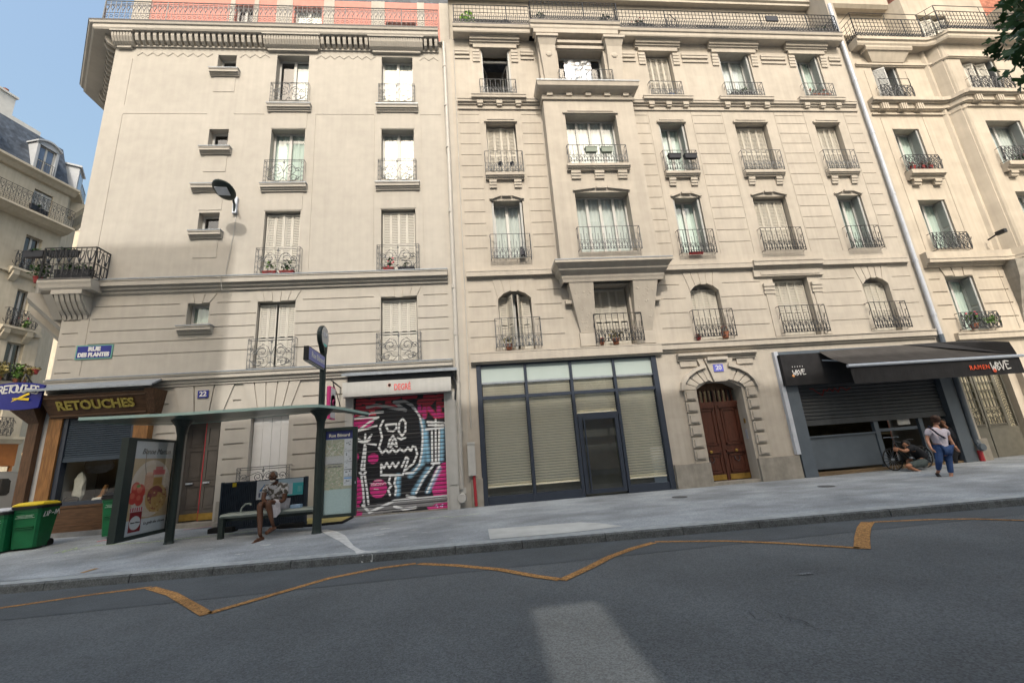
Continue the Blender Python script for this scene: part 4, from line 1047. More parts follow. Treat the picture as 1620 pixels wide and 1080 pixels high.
# windows of number 20
def win20(c, r, kind, **k):
    z0, z1 = R20[r]; a, b = C20[c]
    if r == 1 and c == 4: z1 = 7.02
    if kind == 'shut':
        w = casement(B20, a, b, z0, z1, DEP-.04, 1, None)
        closed_shutters(w, a+.04, b-.04, z0+.02, z1-.06-(.10 if r == 1 and c != 4 else 0), DEP-.19, SHUT20, 4, k.get('fold', .10), k.get('gap', 0)); return w
    w = casement(B20, a+(.08 if kind == 'open' else .08), b-.08, z0, z1, DEP-.04, 1, k.get('cur', CURT), curt_top=k.get('ct'))
    mbx = MB(); mbx.box(a, a+.08, DEP-.04, DEP+.01, z0, z1); mbx.box(b-.08, b, DEP-.04, DEP+.01, z0, z1); mbx.build('frame', WFRAME, w)
    side_leaves(w, a, b, z0, z1, .03, DEP-.06); return w
for r, kinds in {4: ['void', 'shut', 'glass', 'glass'], 3: ['shut', 'glass', 'shut', 'shut'], 2: ['glass', 'glass', 'shut', 'glass'], 1: ['ajar', 'shut', 'shut', 'shut']}.items():
    for c, kd in zip((1, 3, 4, 5), kinds):
        a, b = C20[c]; z0, z1 = R20[r]
        if kd == 'shut': win20(c, r, 'shut', fold=.18 if (c, r) in ((1, 3), (3, 1)) else .05)
        elif kd == 'glass': win20(c, r, 'glass', cur=CURTG if c in (5, 3) else CURT, ct=None)
        elif kd == 'void':
            w = MB().box(a, a+.05, DEP-.05, DEP, z0, z1).box(b-.05, b, DEP-.05, DEP, z0, z1).box(a, b, DEP-.05, DEP, z1-.30, z1-.22).build('window', WFRAME, B20)
            for x, ang in ((a+.06, 1.15), (b-.06, math.pi-1.25)):
                mq = MB(); L = .5; mq.box(0, .05, 0, .04, 0, 1.85); mq.box(L-.05, L, 0, .04, 0, 1.85); mq.box(0, L, 0, .04, 1.80, 1.85); mq.box(0, L, 0, .04, 0, .12)
                o = bpy.data.objects.new('sash', mq.mesh('sash', WFRAME)); COL.objects.link(o); o.parent = w; o.location = (x-8.1, DEP, z0-.25+.02); o.rotation_euler = (0, 0, ang); BASE[o.name] = (0, 0, 0)
                MB().quad((.05, .02, .1), (L-.05, .02, .1), (L-.05, .02, 1.8), (.05, .02, 1.8)).build('pane', PANE, w).matrix_local = Matrix.Translation((x-8.1, DEP, z0-.25+.02)) @ Matrix.Rotation(ang, 4, 'Z') @ Matrix.Translation((8.1, 0, .25))
            side_leaves(w, a-.03, b+.03, z0, z1, .02, DEP-.1, SHUTG)
        else:
            w = win20(c, r, 'void_') if False else casement(B20, a, b, z0, z1, DEP-.02, 1, None)
            W2 = (b-a)/2*.50; me = leaf_mesh(W2, z1-z0-.16, SHUT20)
            for x, ang in ((a+.03, .30), (a+.03+W2*.95, 1.12), (b-.03, math.pi-.42), (b-.03-W2*.9, math.pi-1.15)):
                pass
            put_leaf(w, me, a+.04, .22, z0+.02, .16); put_leaf(w, me, a+.04+W2*.98, .26, z0+.02, -1.0)
            put_leaf(w, me, b-.04-W2*.98, .26, z0+.02, -.16); put_leaf(w, me, b-.04-W2*1.45, .05, z0+.02, 1.0)
# wide windows of the bay
for z0, z1, yy, a, b, foil in ((11.40, 13.58, BY+.36, BC[0], BC[1], 0), (8.02, 10.30, BY+.36, BC[0], BC[1], 0), (14.95, 16.72, UY+.38, 4.02, 5.86, 1)):
    w = casement(B20, a, b, z0, z1, yy, 3, CURT if not foil else None)
    if foil:
        FOIL = mat('crumpled_foil', (.62, .64, .68), .30, .05, 9, .3, 5, metal=.85)
        mq = MB(); nx, nz = 11, 14; rq = random.Random(2)
        P = [[(4.34+1.1*i/nx, yy-.03-.045*rq.random(), 15.0+1.62*j/nz) for j in range(nz+1)] for i in range(nx+1)]
        for i in range(nx):
            for j in range(nz): mq.quad(P[i][j], P[i+1][j], P[i+1][j+1], P[i][j+1])
        mq.build('foil_sheet', FOIL, w)
w = casement(B20, BW[0], BW[1], 4.86, 6.95, DEP-.04, 1, None); closed_shutters(w, BW[0]+.04, BW[1]-.04, 4.90, 6.88, .22, SHUT20, 4, .12)
for c in C20:
    a, b = C20[c]; wr = b-a+.26
    place(rail_floral(wr, .66), 'railing', B20, (a-.13, -.17, 14.76))
    place(rail_floral(wr, .86), 'railing', B20, (a-.13, -.17, 11.36))
    place(rail_floral(wr, .92, m=IRONG if c == 1 else IRON), 'railing', B20, (a-.13, -.17, 7.98))
    place(rail_floral(wr+.1, .98, m=IRONG if c == 1 else IRON), 'railing', B20, (a-.16, -.19, 4.90))
place(rail_floral(1.62, .98, m=IRON), 'railing', B20, (BW[0]-.12, -.20, 4.90))
place(rail_floral(2.16, .72), 'railing', B20, (BC[0]-.11, BY-.17, 11.40)); place(rail_floral(2.16, .86), 'railing', B20, (BC[0]-.11, BY-.17, 8.0)); place(rail_floral(2.08, .74), 'railing', B20, (3.96, UY-.20, 14.86))
# drainpipes
mb = MB(); mb.tube([(-.52, -.05, 17.22), (-.36, -.12, 17.18), (-.34, -.12, 12), (-.36, -.12, 4.0), (-.38, -.12, .75)], .065, 10)
for z in (16, 14.2, 12.4, 9.8, 7.0, 5.4, 3.9, 2.4): mb.tube([(-.36, -.12, z), (-.36, -.12, z+.12)], .078, 10)
mb.build('drainpipe', PIPEW, B20)
mb = MB(); mb.lathe([(0, -.07), (.12, -.07), (.14, 0), (.12, .07), (0, .07)], (-.38, -.16, .50), 14, 'y'); mb.box(-.5, -.26, -.14, -.02, .62, .78); mb.build('pipe_outlet', PVC, B20)
mb = MB(); mb.tube([(16.72, -.02, 19.9), (16.62, -.1, 17.9), (16.62, -.12, 17.3), (16.62, -.12, 4.6)], .068, 10)
for z in (15.6, 13.0, 10.2, 7.4, 5.3): mb.tube([(16.62, -.12, z), (16.62, -.12, z+.10)], .080, 10)
mb.build('drainpipe', PIPEG, B20)
mb = MB(); mb.tube([(16.62, -.12, 4.6), (16.62, -.12, .95), (16.6, -.2, .75)], .085, 10); mb.lathe([(0, -.06), (.11, -.06), (.13, .02), (.11, .06), (0, .06)], (16.6, -.24, .72), 14, 'y'); mb.build('drainpipe', GREYP, B20)
mb = MB(); mb.tube([(16.6, -.14, .62), (16.6, -.14, .28)], .07, 8); mb.build('pipe_foot', REDP, B20)
mb = MB(); mb.box(-.16, .06, -.14, 0, 1.10, 2.06); mb.box(-.17, .07, -.155, 0, 2.00, 2.06); mb.build('meter_box', PVC, B20); MB().tube([(.0, -.06, 1.10), (.02, -.06, .25)], .045, 8).build('meter_pipe', REDP, B20)
mb = MB(); mb.tube([(.02, -.03, 17), (-.02, -.03, 2.5)], .012, 5); mb.build('cable', PVC, B20)
# stone plinths, door surround
mb = MB()
mb.box(6.16, 7.32, -.10, .03, .0, .93); mb.box(8.92, 10.30, -.10, .03, .0, .93); mb.box(16.46, 17.1, -.08, .03, 0, .98); mb.box(-.10, .25, -.05, .03, 0, 1.0)
build_split(mb, 'plinth', 'plinth', SLOW, B20)
mb = MB()
for s in (6.86, 8.98):
    mb.box(s, s+.42, -.05, .0, .93, 1.0)
    for k in range(6):
        z = 1.02+k*.37; mb.box(s+.02, s+.40, -.075, 0, z, z+.32); mb.box(s+.07, s+.35, -.11, 0, z+.05, z+.27)
c0, R1 = (8.12, 2.62), None
def arcpt(t, rx, rz): return (8.12+rx*math.cos(t), 3.20+rz*math.sin(t))
N = 10
for i in range(N):
    t0, t1 = math.pi-math.pi*i/N, math.pi-math.pi*(i+1)/N
    if i in (4, 5): continue
    g = .02
    mb.prism([arcpt(t0-g, .84, .30), arcpt(t1+g, .84, .30), arcpt(t1+g, 1.22, .72), arcpt(t0-g, 1.22, .72)], -.08, .0, 'y')
    mb.prism([arcpt(t0, 1.24, .74), arcpt(t1, 1.24, .74), arcpt(t1, 1.36, .86), arcpt(t0, 1.36, .86)], -.17, .0, 'y')
mb.prism([(7.98-.05, 3.42), (8.26+.05, 3.42), (8.52, 4.2), (7.72, 4.2)], -.17, 0, 'y'); mb.prism([(7.74, 3.5), (7.90, 3.42), (7.70, 4.2), (7.5, 4.2)], -.10, 0, 'y'); mb.prism([(8.50, 3.5), (8.34, 3.42), (8.54, 4.2), (8.74, 4.2)], -.10, 0, 'y')
mb.box(7.78, 8.48, -.26, 0, 4.12, 4.22)
molding(mb, ledge_prof(0, 4.40, [(.20, .08), (.14, .06), (.08, .08)]), 6.84, 9.60)
for s in (6.92, 8.9): mb.box(s, s+.58, -.05, 0, 3.98, 4.16)
mb.build('door_surround', S20, B20)
# brown double door
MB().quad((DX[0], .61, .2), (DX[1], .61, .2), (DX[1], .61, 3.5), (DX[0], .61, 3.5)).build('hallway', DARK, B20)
mb = MB(); yd = .42
mb.box(DX[0], DX[1], yd-.02, yd+.05, 2.70, 2.82); mb.box(8.08, 8.16, yd-.03, yd+.03, .3, 3.2)
for i in range(9):
    x = DX[0]+.1+i*.163; mb.box(x, x+.045, yd, yd+.05, 2.82, 3.22)
mb.build('door_frame', DOORB, B20)
MB().quad((DX[0], yd+.045, 2.82), (DX[1], yd+.045, 2.82), (DX[1], yd+.045, 3.2), (DX[0], yd+.045, 3.2)).build('fanlight_pane', PANE, B20)
MB().quad((DX[0], yd+.03, 3.2), (DX[1], yd+.03, 3.2), (DX[1], yd+.03, 3.47), (DX[0], yd+.03, 3.47)).build('fanlight_panel', WOODD, B20)
for x0, x1 in ((DX[0]+.01, 8.08), (8.16, DX[1]-.01)):
    m_ = MB(); m_.box(x0, x1, yd, yd+.06, .32, 2.70); w_ = x1-x0
    for z0, z1 in ((.55, 1.12), (1.42, 2.58)):
        for a, b, c, d in ((x0+.09, x1-.09, z0, z0+.05), (x0+.09, x1-.09, z1-.05, z1), (x0+.09, x0+.13, z0, z1), (x1-.13, x1-.09, z0, z1)): m_.box(a, b, yd-.028, yd, c, d)
        m_.box(x0+.18, x1-.18, yd-.018, yd, z0+.09, z1-.09)
    m_.box(x0+.04, x1-.04, yd-.05, yd, 1.18, 1.26); m_.box(x0+.02, x1-.02, yd-.035, yd, 2.62, 2.70)
    d = m_.build('door_leaf', DOORB, B20)
    MB().box(x0+.03, x1-.03, yd-.02, yd, .34, .50).build('kick_plate', BRASS, d)
    xk = x0+.30 if x0 < 8 else x0+.36
    MB().lathe([(0, -.07), (.045, -.06), (.05, -.03), (.02, 0), (0, 0)], (xk, yd-.03, 1.22), 12, 'y').build('knob', BRASS, d)
    MB().tube([(xk-.07, yd-.03, 1.05), (xk-.08, yd-.05, .95), (xk, yd-.06, .88), (xk+.08, yd-.05, .95), (xk+.07, yd-.03, 1.05)], .014, 6).build('knocker', IRON, d)
MB().box(DX[0]-.02, DX[1]+.02, -.02, .5, .1, .31).build('door_step', SLOW, B20)
mb = MB(); mb.box(8.885, 8.91, .16, .26, 1.55, 1.85); mb.build('intercom', ALU, B20)
MB().box(8.885, 8.91, .14, .22, 2.05, 2.2).build('key_box', BRASS, B20)
# glazed shopfront at the foot of number 20
GS = thing('shopfront', (3.2, .1, .22), 'navy framed glazed shopfront with cream horizontal blinds and pale frosted band on top', 'shopfront')
Y0 = .06
mb = MB(); z0, z1 = .20, 4.42
fz = foot_z(3)
for x, w_ in ((.30, .075), (6.05, .085)): mb.box(x-w_, x+w_, -.03, Y0+.12, z0, z1)
for x in (1.78, 3.25, 4.68): mb.box(x-.045, x+.045, -.01, Y0+.1, z0, z1)
for a, b in ((.38, 1.735), (1.825, 3.205), (3.295, 4.635), (4.725, 5.965)):
    mb.box(a, b, .002, Y0+.1, 3.32, 3.42); mb.box(a, b, .0, Y0+.1, z1-.05, z1)
    if a != 3.295: mb.box(a, b, .01, Y0+.1, z0, .46)
mb.box(3.295, 4.635, .005, Y0+.1, 2.60, 2.70)
mb.build('frame', NAVY, GS)
mb = MB()
for a, b in ((.38, 1.735), (1.825, 3.205), (4.725, 5.965)):
    mb.quad((a, Y0, .46), (b, Y0, .46), (b, Y0, 3.32), (a, Y0, 3.32))
mb.quad((3.295, Y0, 2.7), (4.635, Y0, 2.7), (4.635, Y0, 3.32), (3.295, Y0, 3.32))
for a, b in ((.38, 1.735), (1.825, 3.205), (3.295, 4.635), (4.725, 5.965)): mb.quad((a, Y0, 3.42), (b, Y0, 3.42), (b, Y0, 3.87), (a, Y0, 3.87))
mb.build('pane', SHOPG, GS)
mb = MB()
for a, b in ((.38, 1.735), (1.825, 3.205), (3.295, 4.635), (4.725, 5.965)): mb.box(a, b, Y0-.01, Y0+.015, 3.86, z1-.05)
mb.build('frosted_panel', FROST, GS)
mb = MB()
for a, b in ((.38, 1.735), (1.825, 3.205), (3.295, 4.635), (4.725, 5.965)): mb.box(a, b, Y0-.03, Y0+.04, 3.80, 3.86)
mb.build('glazing_bar', ZINC, GS)
for i, (a, b, zb, ztp) in enumerate(((.40, 1.72, .74, 3.80), (1.84, 3.19, .72, 3.80), (3.31, 4.62, 2.74, 3.80), (4.74, 5.95, .66, 3.80))):
    mb = MB(); z = ztp
    while z > zb:
        mb.quad((a, Y0+.03, z), (b, Y0+.03, z), (b, Y0+.075, z-.070), (a, Y0+.075, z-.070)); z -= .080
    for q in (.25, .75):
        mb.box(a+(b-a)*q-.003, a+(b-a)*q+.003, Y0+.08, Y0+.084, zb, 3.3)
    mb.box(a, b, Y0+.03, Y0+.09, zb-.03, zb)
    mb.build('blind', BLIND, GS)
mb = MB(); mb.quad((.2, 1.5, .2), (6.1, 1.5, .2), (6.1, 1.5, 4.4), (.2, 1.5, 4.4)); mb.quad((.2, .12, .24), (6.1, .12, .24), (6.1, 1.5, .24), (.2, 1.5, .24)); mb.build('room', mat('dim_office', (.06, .065, .06), .9, .3, 1.5), GS)
mb = MB(); a, b = 3.32, 4.61; mb.box(a, a+.12, .0, .06, .30, 2.60); mb.box(b-.12, b, .0, .06, .30, 2.60); mb.box(a+.12, b-.12, .001, .06, 2.50, 2.60); mb.box(a+.12, b-.12, .001, .06, .30, .42)
d = mb.build('door', NAVY, GS); MB().quad((a+.12, .03, .42), (b-.12, .03, .42), (b-.12, .03, 2.5), (a+.12, .03, 2.5)).build('pane', SHOPG, d)
MB().tube([(a+.17, -.06, .35), (a+.17, -.06, 2.56)], .025, 8).build('handle', NAVY, d)
MB().box(SHX[0]-.03, 6.2, -.10, .2, .0, .215).build('threshold', SLOW, GS)
# ------------------------------------------------------------------ the building on the right
B18 = thing('apartment_building', (20.6, 0, .35), 'yellowish stone apartment building at the right with rounded bay and grille gate', 'building', 'stone apartment buildings in a row')
C18 = (17.72, 18.92); CB18 = (21.42, 23.05); BY8 = -.48
R18 = {4: (14.75, 16.54), 3: (11.30, 13.34), 2: (7.98, 10.04), 1: (4.74, 6.80)}
holes = [(C18[0], C18[1], R18[r][0], R18[r][1], .42, True) for r in R18]
for z in (6.72, 6.22, 5.70, 5.18):
    for a, b in ((17.05, 17.50 if z > 6.5 else 17.66), (19.15 if z > 6.5 else 18.98, 20.2)): holes.append((a, b, z-.02, z+.02, .035, False))
for x in (17.35, 19.3): holes.append((x-.01, x+.01, 7.9, 16.3, .02, False))
holes.append((20.05, 20.07, 4.7, 7.0, .03, False))
GX = (16.98, 19.45); holes.append((GX[0], GX[1], 0, 3.9, .7, True))
mb = MB(); wall_grid(mb, 16.95, 20.25, -.05, 17.3, holes)
hb = [(CB18[0], CB18[1], R18[r][0]+(.1 if r == 4 else 0), R18[r][1], .40, True) for r in (4, 3, 2)]
wall_grid(mb, 20.85, 25.2, 7.5, 17.3, hb, BY8, edge=False)
prof = [(20.25, 0), (20.34, -.10), (20.42, -.10), (20.50, -.06), (20.60, -.22), (20.70, -.38), (20.74, -.38), (20.78, -.44), (20.85, -.48)]
for (a, ya), (b, yb) in zip(prof[:-1], prof[1:]): mb.quad((a, ya, 7.5), (b, yb, 7.5), (b, yb, 17.3), (a, ya, 17.3))
mb.quad((20.25, 0, -.05), (25.2, 0, -.05), (25.2, 0, 7.5), (20.25, 0, 7.5)); mb.quad((25.2, BY8, 7.5), (25.2, 12, 7.5), (25.2, 12, 20), (25.2, BY8, 20))
voussoirs(mb, C18[0], C18[1], 6.82, 6.82, 7.22, 3, 0, .14, .035, .02)
mb.build('wall', S18, B18)
MB().quad((17, 1.3, 4.4), (25, 1.3, 4.4), (25, 1.3, 17.2), (17, 1.3, 17.2)).build('room', ROOM, B18)
mb = MB()
def led18(zt, steps, x0=17.0):
    p = ledge_prof(0, zt, steps); molding(mb, p, x0, 20.25); molding(mb, ledge_prof(BY8, zt, steps), 20.85, 25.3)
    Q = lambda y: [(20.25, y), (20.5, -.06+y), (20.72, -.38+y), (20.85, BY8+y)]
    for (ya, za), (yb, zb) in zip(p[1:-1], p[2:-1]):
        for i in range(3): mb.quad((*Q(ya)[i], za), (*Q(ya)[i+1], za), (*Q(yb)[i+1], zb), (*Q(yb)[i], zb))
led18(14.70, [(.28, .16), (.20, .06), (.12, .22), (.07, .05)])
led18(14.05, [(.07, .05)])
led18(7.72, [(.24, .26), (.30, .05), (.28, .12), (.16, .06), (.10, .06)])
led18(16.62, [(.09, .09), (.05, .05)])
molding(mb, ledge_prof(0, 4.62, [(.16, .05), (.13, .20)]), 17.3, 25)
for x in (17.35, 18.2, 18.95): mb.box(x, x+.32, -.20, 0, 14.16, 14.42); [mb.box(x+.03+.1*k, x+.10+.1*k, -.24, 0, 14.14, 14.42) for k in range(3)]
for x in (21.1, 22.1, 23.1): mb.box(x, x+.32, BY8-.20, BY8, 14.16, 14.42); [mb.box(x+.03+.1*k, x+.10+.1*k, BY8-.24, BY8, 14.14, 14.42) for k in range(3)]
for c, y in ((C18, 0), (CB18, BY8)):
    molding(mb, ledge_prof(y, 11.22, [(.30, .17), (.24, .05), (.16, .12)]), c[0]-.16, c[1]+.16)
    for s in (c[0]-.02, c[1]-.30):
        for k in range(2): mb.box(s, s+.32, y-(.16-.04*k), y, 10.88-.11*(k+1), 10.88-.11*k)
# flared frieze block under the top balcony
mb.loft([[(17.75, -.10, 16.66), (19.25, -.10, 16.66), (19.25, 0, 16.66), (17.75, 0, 16.66)], [(17.5, -.26, 17.1), (19.5, -.26, 17.1), (19.5, 0, 17.1), (17.5, 0, 17.1)]])
molding(mb, [(0, 17.1), (-.30, 17.1), (-.34, 17.2), (-.34, 17.28), (0, 17.28)], 17.4, 19.6)
build_split(mb, 'string_course', 'window_moulding', S18, B18)
mb = MB()
for pts in ([(17.05, 17.28, .0, .36), (20.3, 17.28, 0, .36)],):
    PBq = lambda d, z: [(17.02, .3, z), (17.02, -d, z), (20.30, -d, z), (20.62, -d-.12, z), (20.85, -d-.42, z), (25.3, -d-.42, z)]
pr = [(0, 17.28), (.34, 17.28), (.38, 17.36), (.38, 17.48), (.44, 17.52), (.44, 17.66)]
for (a, z0), (b, z1) in zip(pr[:-1], pr[1:]):
    A, B_ = PBq(a, z0), PBq(b, z1)
    for i in range(5): mb.quad(A[i], A[i+1], B_[i+1], B_[i])
mb.poly3([(17.02, 1.5, 17.66)]+PBq(.44, 17.66)[1:]+[(25.3, 1.5, 17.66)])
mb.build('balcony_slab', S18, B18)
mb = MB(); zz = 17.68
for L, M in ((3.25, TR(17.06, -.40, zz)), (.52, TR(20.31, -.40, zz, -.9)), (4.4, TR(20.64, -.82, zz)), (1.0, TR(17.06, -.40, zz, math.pi/2))): mb.merge(rail_grid(L, .98, .17, .34), M); mb.merge(MB().tube([(0, 0, 1.28), (L, 0, 1.28)], .014, 4).tube([(0, 0, .98), (0, 0, 1.28)], .012, 4).tube([(L, 0, .98), (L, 0, 1.28)], .012, 4).tube([(L/2, 0, .98), (L/2, 0, 1.28)], .012, 4), M)
mb.build('balcony_railing', IRON, B18)
mb = MB(); AY3 = 1.0
wall_grid(mb, 16.95, 20.6, 17.3, 20.9, [(17.7, 18.9, 17.8, 19.3, .35, True)], AY3); wall_grid(mb, 20.9, 25.2, 17.3, 21.0, [(21.4, 23.0, 17.8, 19.95, .40, True)], .35, edge=False)
mb.quad((20.6, AY3, 17.3), (20.9, .35, 17.3), (20.9, .35, 21), (20.6, AY3, 21)); mb.box(17.55, 19.05, AY3-.10, AY3, 19.3, 19.5); mb.quad((25.2, .35, 17.3), (25.2, 9, 17.3), (25.2, 9, 21), (25.2, .35, 21))
molding(mb, [(AY3, 20.7), (AY3-.3, 20.7), (AY3-.4, 20.85), (AY3-.4, 21.2), (AY3+.4, 21.3)], 16.9, 20.6)
mb.build('attic_wall', S18, B18)
MB().box(17, 25, AY3+.5, 12, 20.9, 22).build('roof', SLATE, B18)
w = casement(B18, 17.7, 18.9, 17.8, 19.3, AY3+.3, 1, CURT); w = casement(B18, 21.4, 23.0, 17.8, 19.95, .35+.34, 1, CURT); closed_shutters(w, 21.45, 22.95, 17.85, 19.8, .42, SHUT, 4, .3)
YD = .37
w = casement(B18, *C18, *R18[4], YD, 1, None); closed_shutters(w, C18[0]+.05, C18[0]+.5, 14.8, 16.4, .14, SHUTG, 1, -.5); side_leaves(w, C18[0], C18[1], *R18[4], .04, YD-.02, SHUTG, False)
me = leaf_mesh(.42, 1.6, SHUTG); put_leaf(w, me, 18.5, .1, 14.8, 1.2)
for r in (3, 2, 1):
    w = casement(B18, C18[0]+.04, C18[1]-.04, *R18[r], YD, 1, CURTG); side_leaves(w, C18[0], C18[1], *R18[r], .03, YD-.02)
    w2 = casement(B18, CB18[0], CB18[1], *R18[r], BY8+.36, 1, CURT) if r > 1 else None
    if w2: side_leaves(w2, CB18[0], CB18[1], *R18[r], BY8+.03, .33)
w = casement(B18, CB18[0], CB18[1], 14.85, 16.54, BY8+.36, 1, None); closed_shutters(w, CB18[0]+.04, CB18[1]-.3, 14.9, 16.4, BY8+.12, SHUT, 4, .28); side_leaves(w, CB18[0], CB18[1], 14.85, 16.54, BY8+.03, .33, SHUTG, False)
place(rail_dense(1.42, .62, .2, .34), 'railing', B18, (17.62, -.20, 14.72)); place(rail_dense(1.46, .68), 'railing', B18, (17.60, -.21, 11.25)); place(rail_dense(1.46, .72), 'railing', B18, (17.60, -.20, 7.80)); place(rail_dense(1.46, .62), 'railing', B18, (17.60, -.20, 4.72))
place(rail_dense(1.9, .62, .2, .36), 'railing', B18, (21.28, BY8-.20, 14.74)); place(rail_dense(1.9, .68), 'railing', B18, (21.28, BY8-.21, 11.25)); place(rail_dense(1.9, .72), 'railing', B18, (21.28, BY8-.2, 7.8))
mb = MB()
mb.loft([[(20.3, -.02, 4.9), (20.7, -.02, 4.9), (20.7, 0, 4.9), (20.3, 0, 4.9)], [(20.35, -.12, 5.6), (20.75, -.12, 5.6), (20.75, 0, 5.6), (20.35, 0, 5.6)], [(20.3, -.40, 6.6), (21.0, -.50, 6.6), (21.0, 0, 6.6), (20.3, 0, 6.6)], [(20.3, -.45, 7.25), (21.2, -.62, 7.25), (21.2, 0, 7.25), (20.3, 0, 7.25)]])
mb.box(20.9, 25, -.6, 0, 7.0, 7.3); mb.build('console', SLOW, B18)
mb = MB(); mb.box(19.45, 25, -.05, .0, 0, 1.05); mb.build('plinth', SLOW, B18)
MB().box(19.62, 19.95, -.08, -.045, 2.35, 2.5).build('door_plate', ALU, B18)
# grille gate with pale panes
GT = MB(); yg = .42
GATEM = mat('taupe_iron_gate', (.13, .125, .105), .5, .12, 6); GATEB = mat('gate_backing', (.50, .46, .34), .5, .05, 3)
g = GT.box(16.98, 17.12, yg-.03, yg+.05, .25, 3.9); 
for a, b in ((17.12, 17.92), (17.96, 18.78)):
    GT.box(a, b, yg, yg+.04, .27, 1.30); GT.box(a, a+.07, yg-.02, yg+.03, 1.3, 3.9); GT.box(b-.07, b, yg-.02, yg+.03, 1.3, 3.9)
    for z in (1.30, 1.40, 1.98, 2.28, 2.58, 2.88, 3.18, 3.9): GT.box(a, b, yg-.018, yg+.02, z, z+.03)
    n = 5
    for i in range(n+1): x = a+.07+(b-a-.14)*i/n; GT.box(x-.013, x+.013, yg-.015, yg+.015, 2.0, 3.18)
    for z0 in (1.42, 3.2):
        for i in range(3):
            c = a+.07+(b-a-.14)*(i+.5)/3
            GT.tube(spiral((c, z0+.40), .10, .02, 0, 7, 12, y=yg), .016, 4); GT.tube(spiral((c, z0+.16), .10, .10, 0, 6.28, 8, y=yg), .016, 4)
            GT.tube([(c-.10, yg, z0+.55), (c-.10, yg, z0), (c+.0, yg, z0), (c, yg, z0+.3)], .014, 4)
    for i in range(16): x = a+.07+(b-a-.14)*i/15; GT.box(x-.012, x+.012, yg-.014, yg+.014, 1.31, 1.41)
GT.box(18.78, 19.15, yg, yg+.04, .27, 1.30)
for k in range(26): z = 1.35+k*.098; GT.tube([(18.82, yg, z), (18.95, yg, z+.09), (19.08, yg, z), (18.95, yg, z-.02)], .015, 4)
for x in (18.80, 19.12): GT.box(x-.02, x+.02, yg-.02, yg+.03, 1.3, 3.9)
gate = GT.build('gate', GATEM, B18)
MB().quad((16.98, yg+.06, 1.3), (19.3, yg+.06, 1.3), (19.3, yg+.06, 3.9), (16.98, yg+.06, 3.9)).build('gate_panel', GATEB, gate)
MB().box(19.15, 19.45, .2, .72, .2, 3.9).build('gate_post', S18, B18)
MB().box(16.98, 19.45, -.02, .6, .1, .25).build('threshold', SLOW, B18)
# security camera on the ledge of the right building
o = MB().tube([(20.0, -.10, 8.2), (20.0, -.42, 8.28)], .03, 6).cbox(19.93, 20.07, -.70, -.40, 8.22, 8.36).build('security_camera', BLKP, org=(20.0, 0, 8.2)); tag(o, 'black security camera beside the rounded bay, above the grey ledge', 'camera')
# red brick building beyond
BR = thing('brick_building', (28.5, 3, .4), 'red brick gable rising beyond the rounded bay, partly behind the tree leaves', 'building')
MB().box(25.6, 34, 2.5, 12, -.05, 27).build('wall', BRICKR, BR)
mb = MB(); mb.box(25.55, 34.1, 2.4, 12.1, 27, 27.3); mb.build('coping', SLOW, BR)

# ------------------------------------------------------------------ restaurant front at the foot of number 20
RF = thing('restaurant_front', (13.4, -.1, .24), 'slate grey restaurant front with dark half lowered roller shutter under its black awning', 'shopfront')
[MB().box(a, b, -.10, .25, .22, 3.3).build('side_post', GREYP, RF) for a, b in ((10.36, 10.80), (16.05, 16.50))]; MB().box(10.36, 16.5, -.08, .0, 4.18, 4.30).build('head_rail', GREYP, RF)
mb = MB(); mb.box(10.22, 10.36, -.12, .0, .95, 4.3); mb.build('side_trim', PIPEG, RF)
mb = MB(); mb.box(10.30, 16.4, -.26, -.10, 3.12, 4.16); mb.build('fascia', BLKFAB, RF)
mb = MB(); z = 1.98
while z < 3.15: mb.prism([(.10, z), (.075, z+.03), (.075, z+.085), (.10, z+.115)], 10.82, 16.04, 'x'); z += .118
mb.box(10.82, 16.04, .06, .12, 1.80, 1.98); mb.build('roller_shutter', GREYD, RF)
mb = MB(); mb.box(10.82, 13.35, .16, .22, .42, 1.42); mb.box(10.82, 13.35, .10, .26, 1.42, 1.47); mb.build('counter_front', GREYP, RF); MB().box(13.36, 13.52, .12, .24, .30, 1.85).build('door_post', GREYP, RF); MB().box(15.05, 15.2, .14, .24, .3, 1.9).build('door_post', GREYP, RF)
mb = MB(); mb.box(13.55, 15.0, .20, .24, 1.45, 1.55); mb.build('rail_bar', GREYP, RF)
mb = MB(); mb.box(10.82, 16.1, -.02, .3, .05, .34); mb.build('door_sill', mat('worn_wood_sill', (.14, .10, .06), .7, .3, 8, stretch=(.6, 5, 5)), RF)
mb = MB(); mb.quad((10.5, 2.6, 0), (16.4, 2.6, 0), (16.4, 2.6, 4.2), (10.5, 2.6, 4.2)); mb.quad((10.4, .2, .3), (16.4, .2, .3), (16.4, 2.6, .3), (10.4, 2.6, .3)); mb.build('room', mat('dim_dining_room', (.045, .038, .022), .9, .5, 2.5), RF)
mb = MB(); mb.box(14.3, 14.75, .17, .20, 1.62, 1.86); mb.build('menu_board', PVC, RF); MB().box(10.9, 13.3, .5, .9, 1.0, 1.05).build('shelf', GREYP, RF)
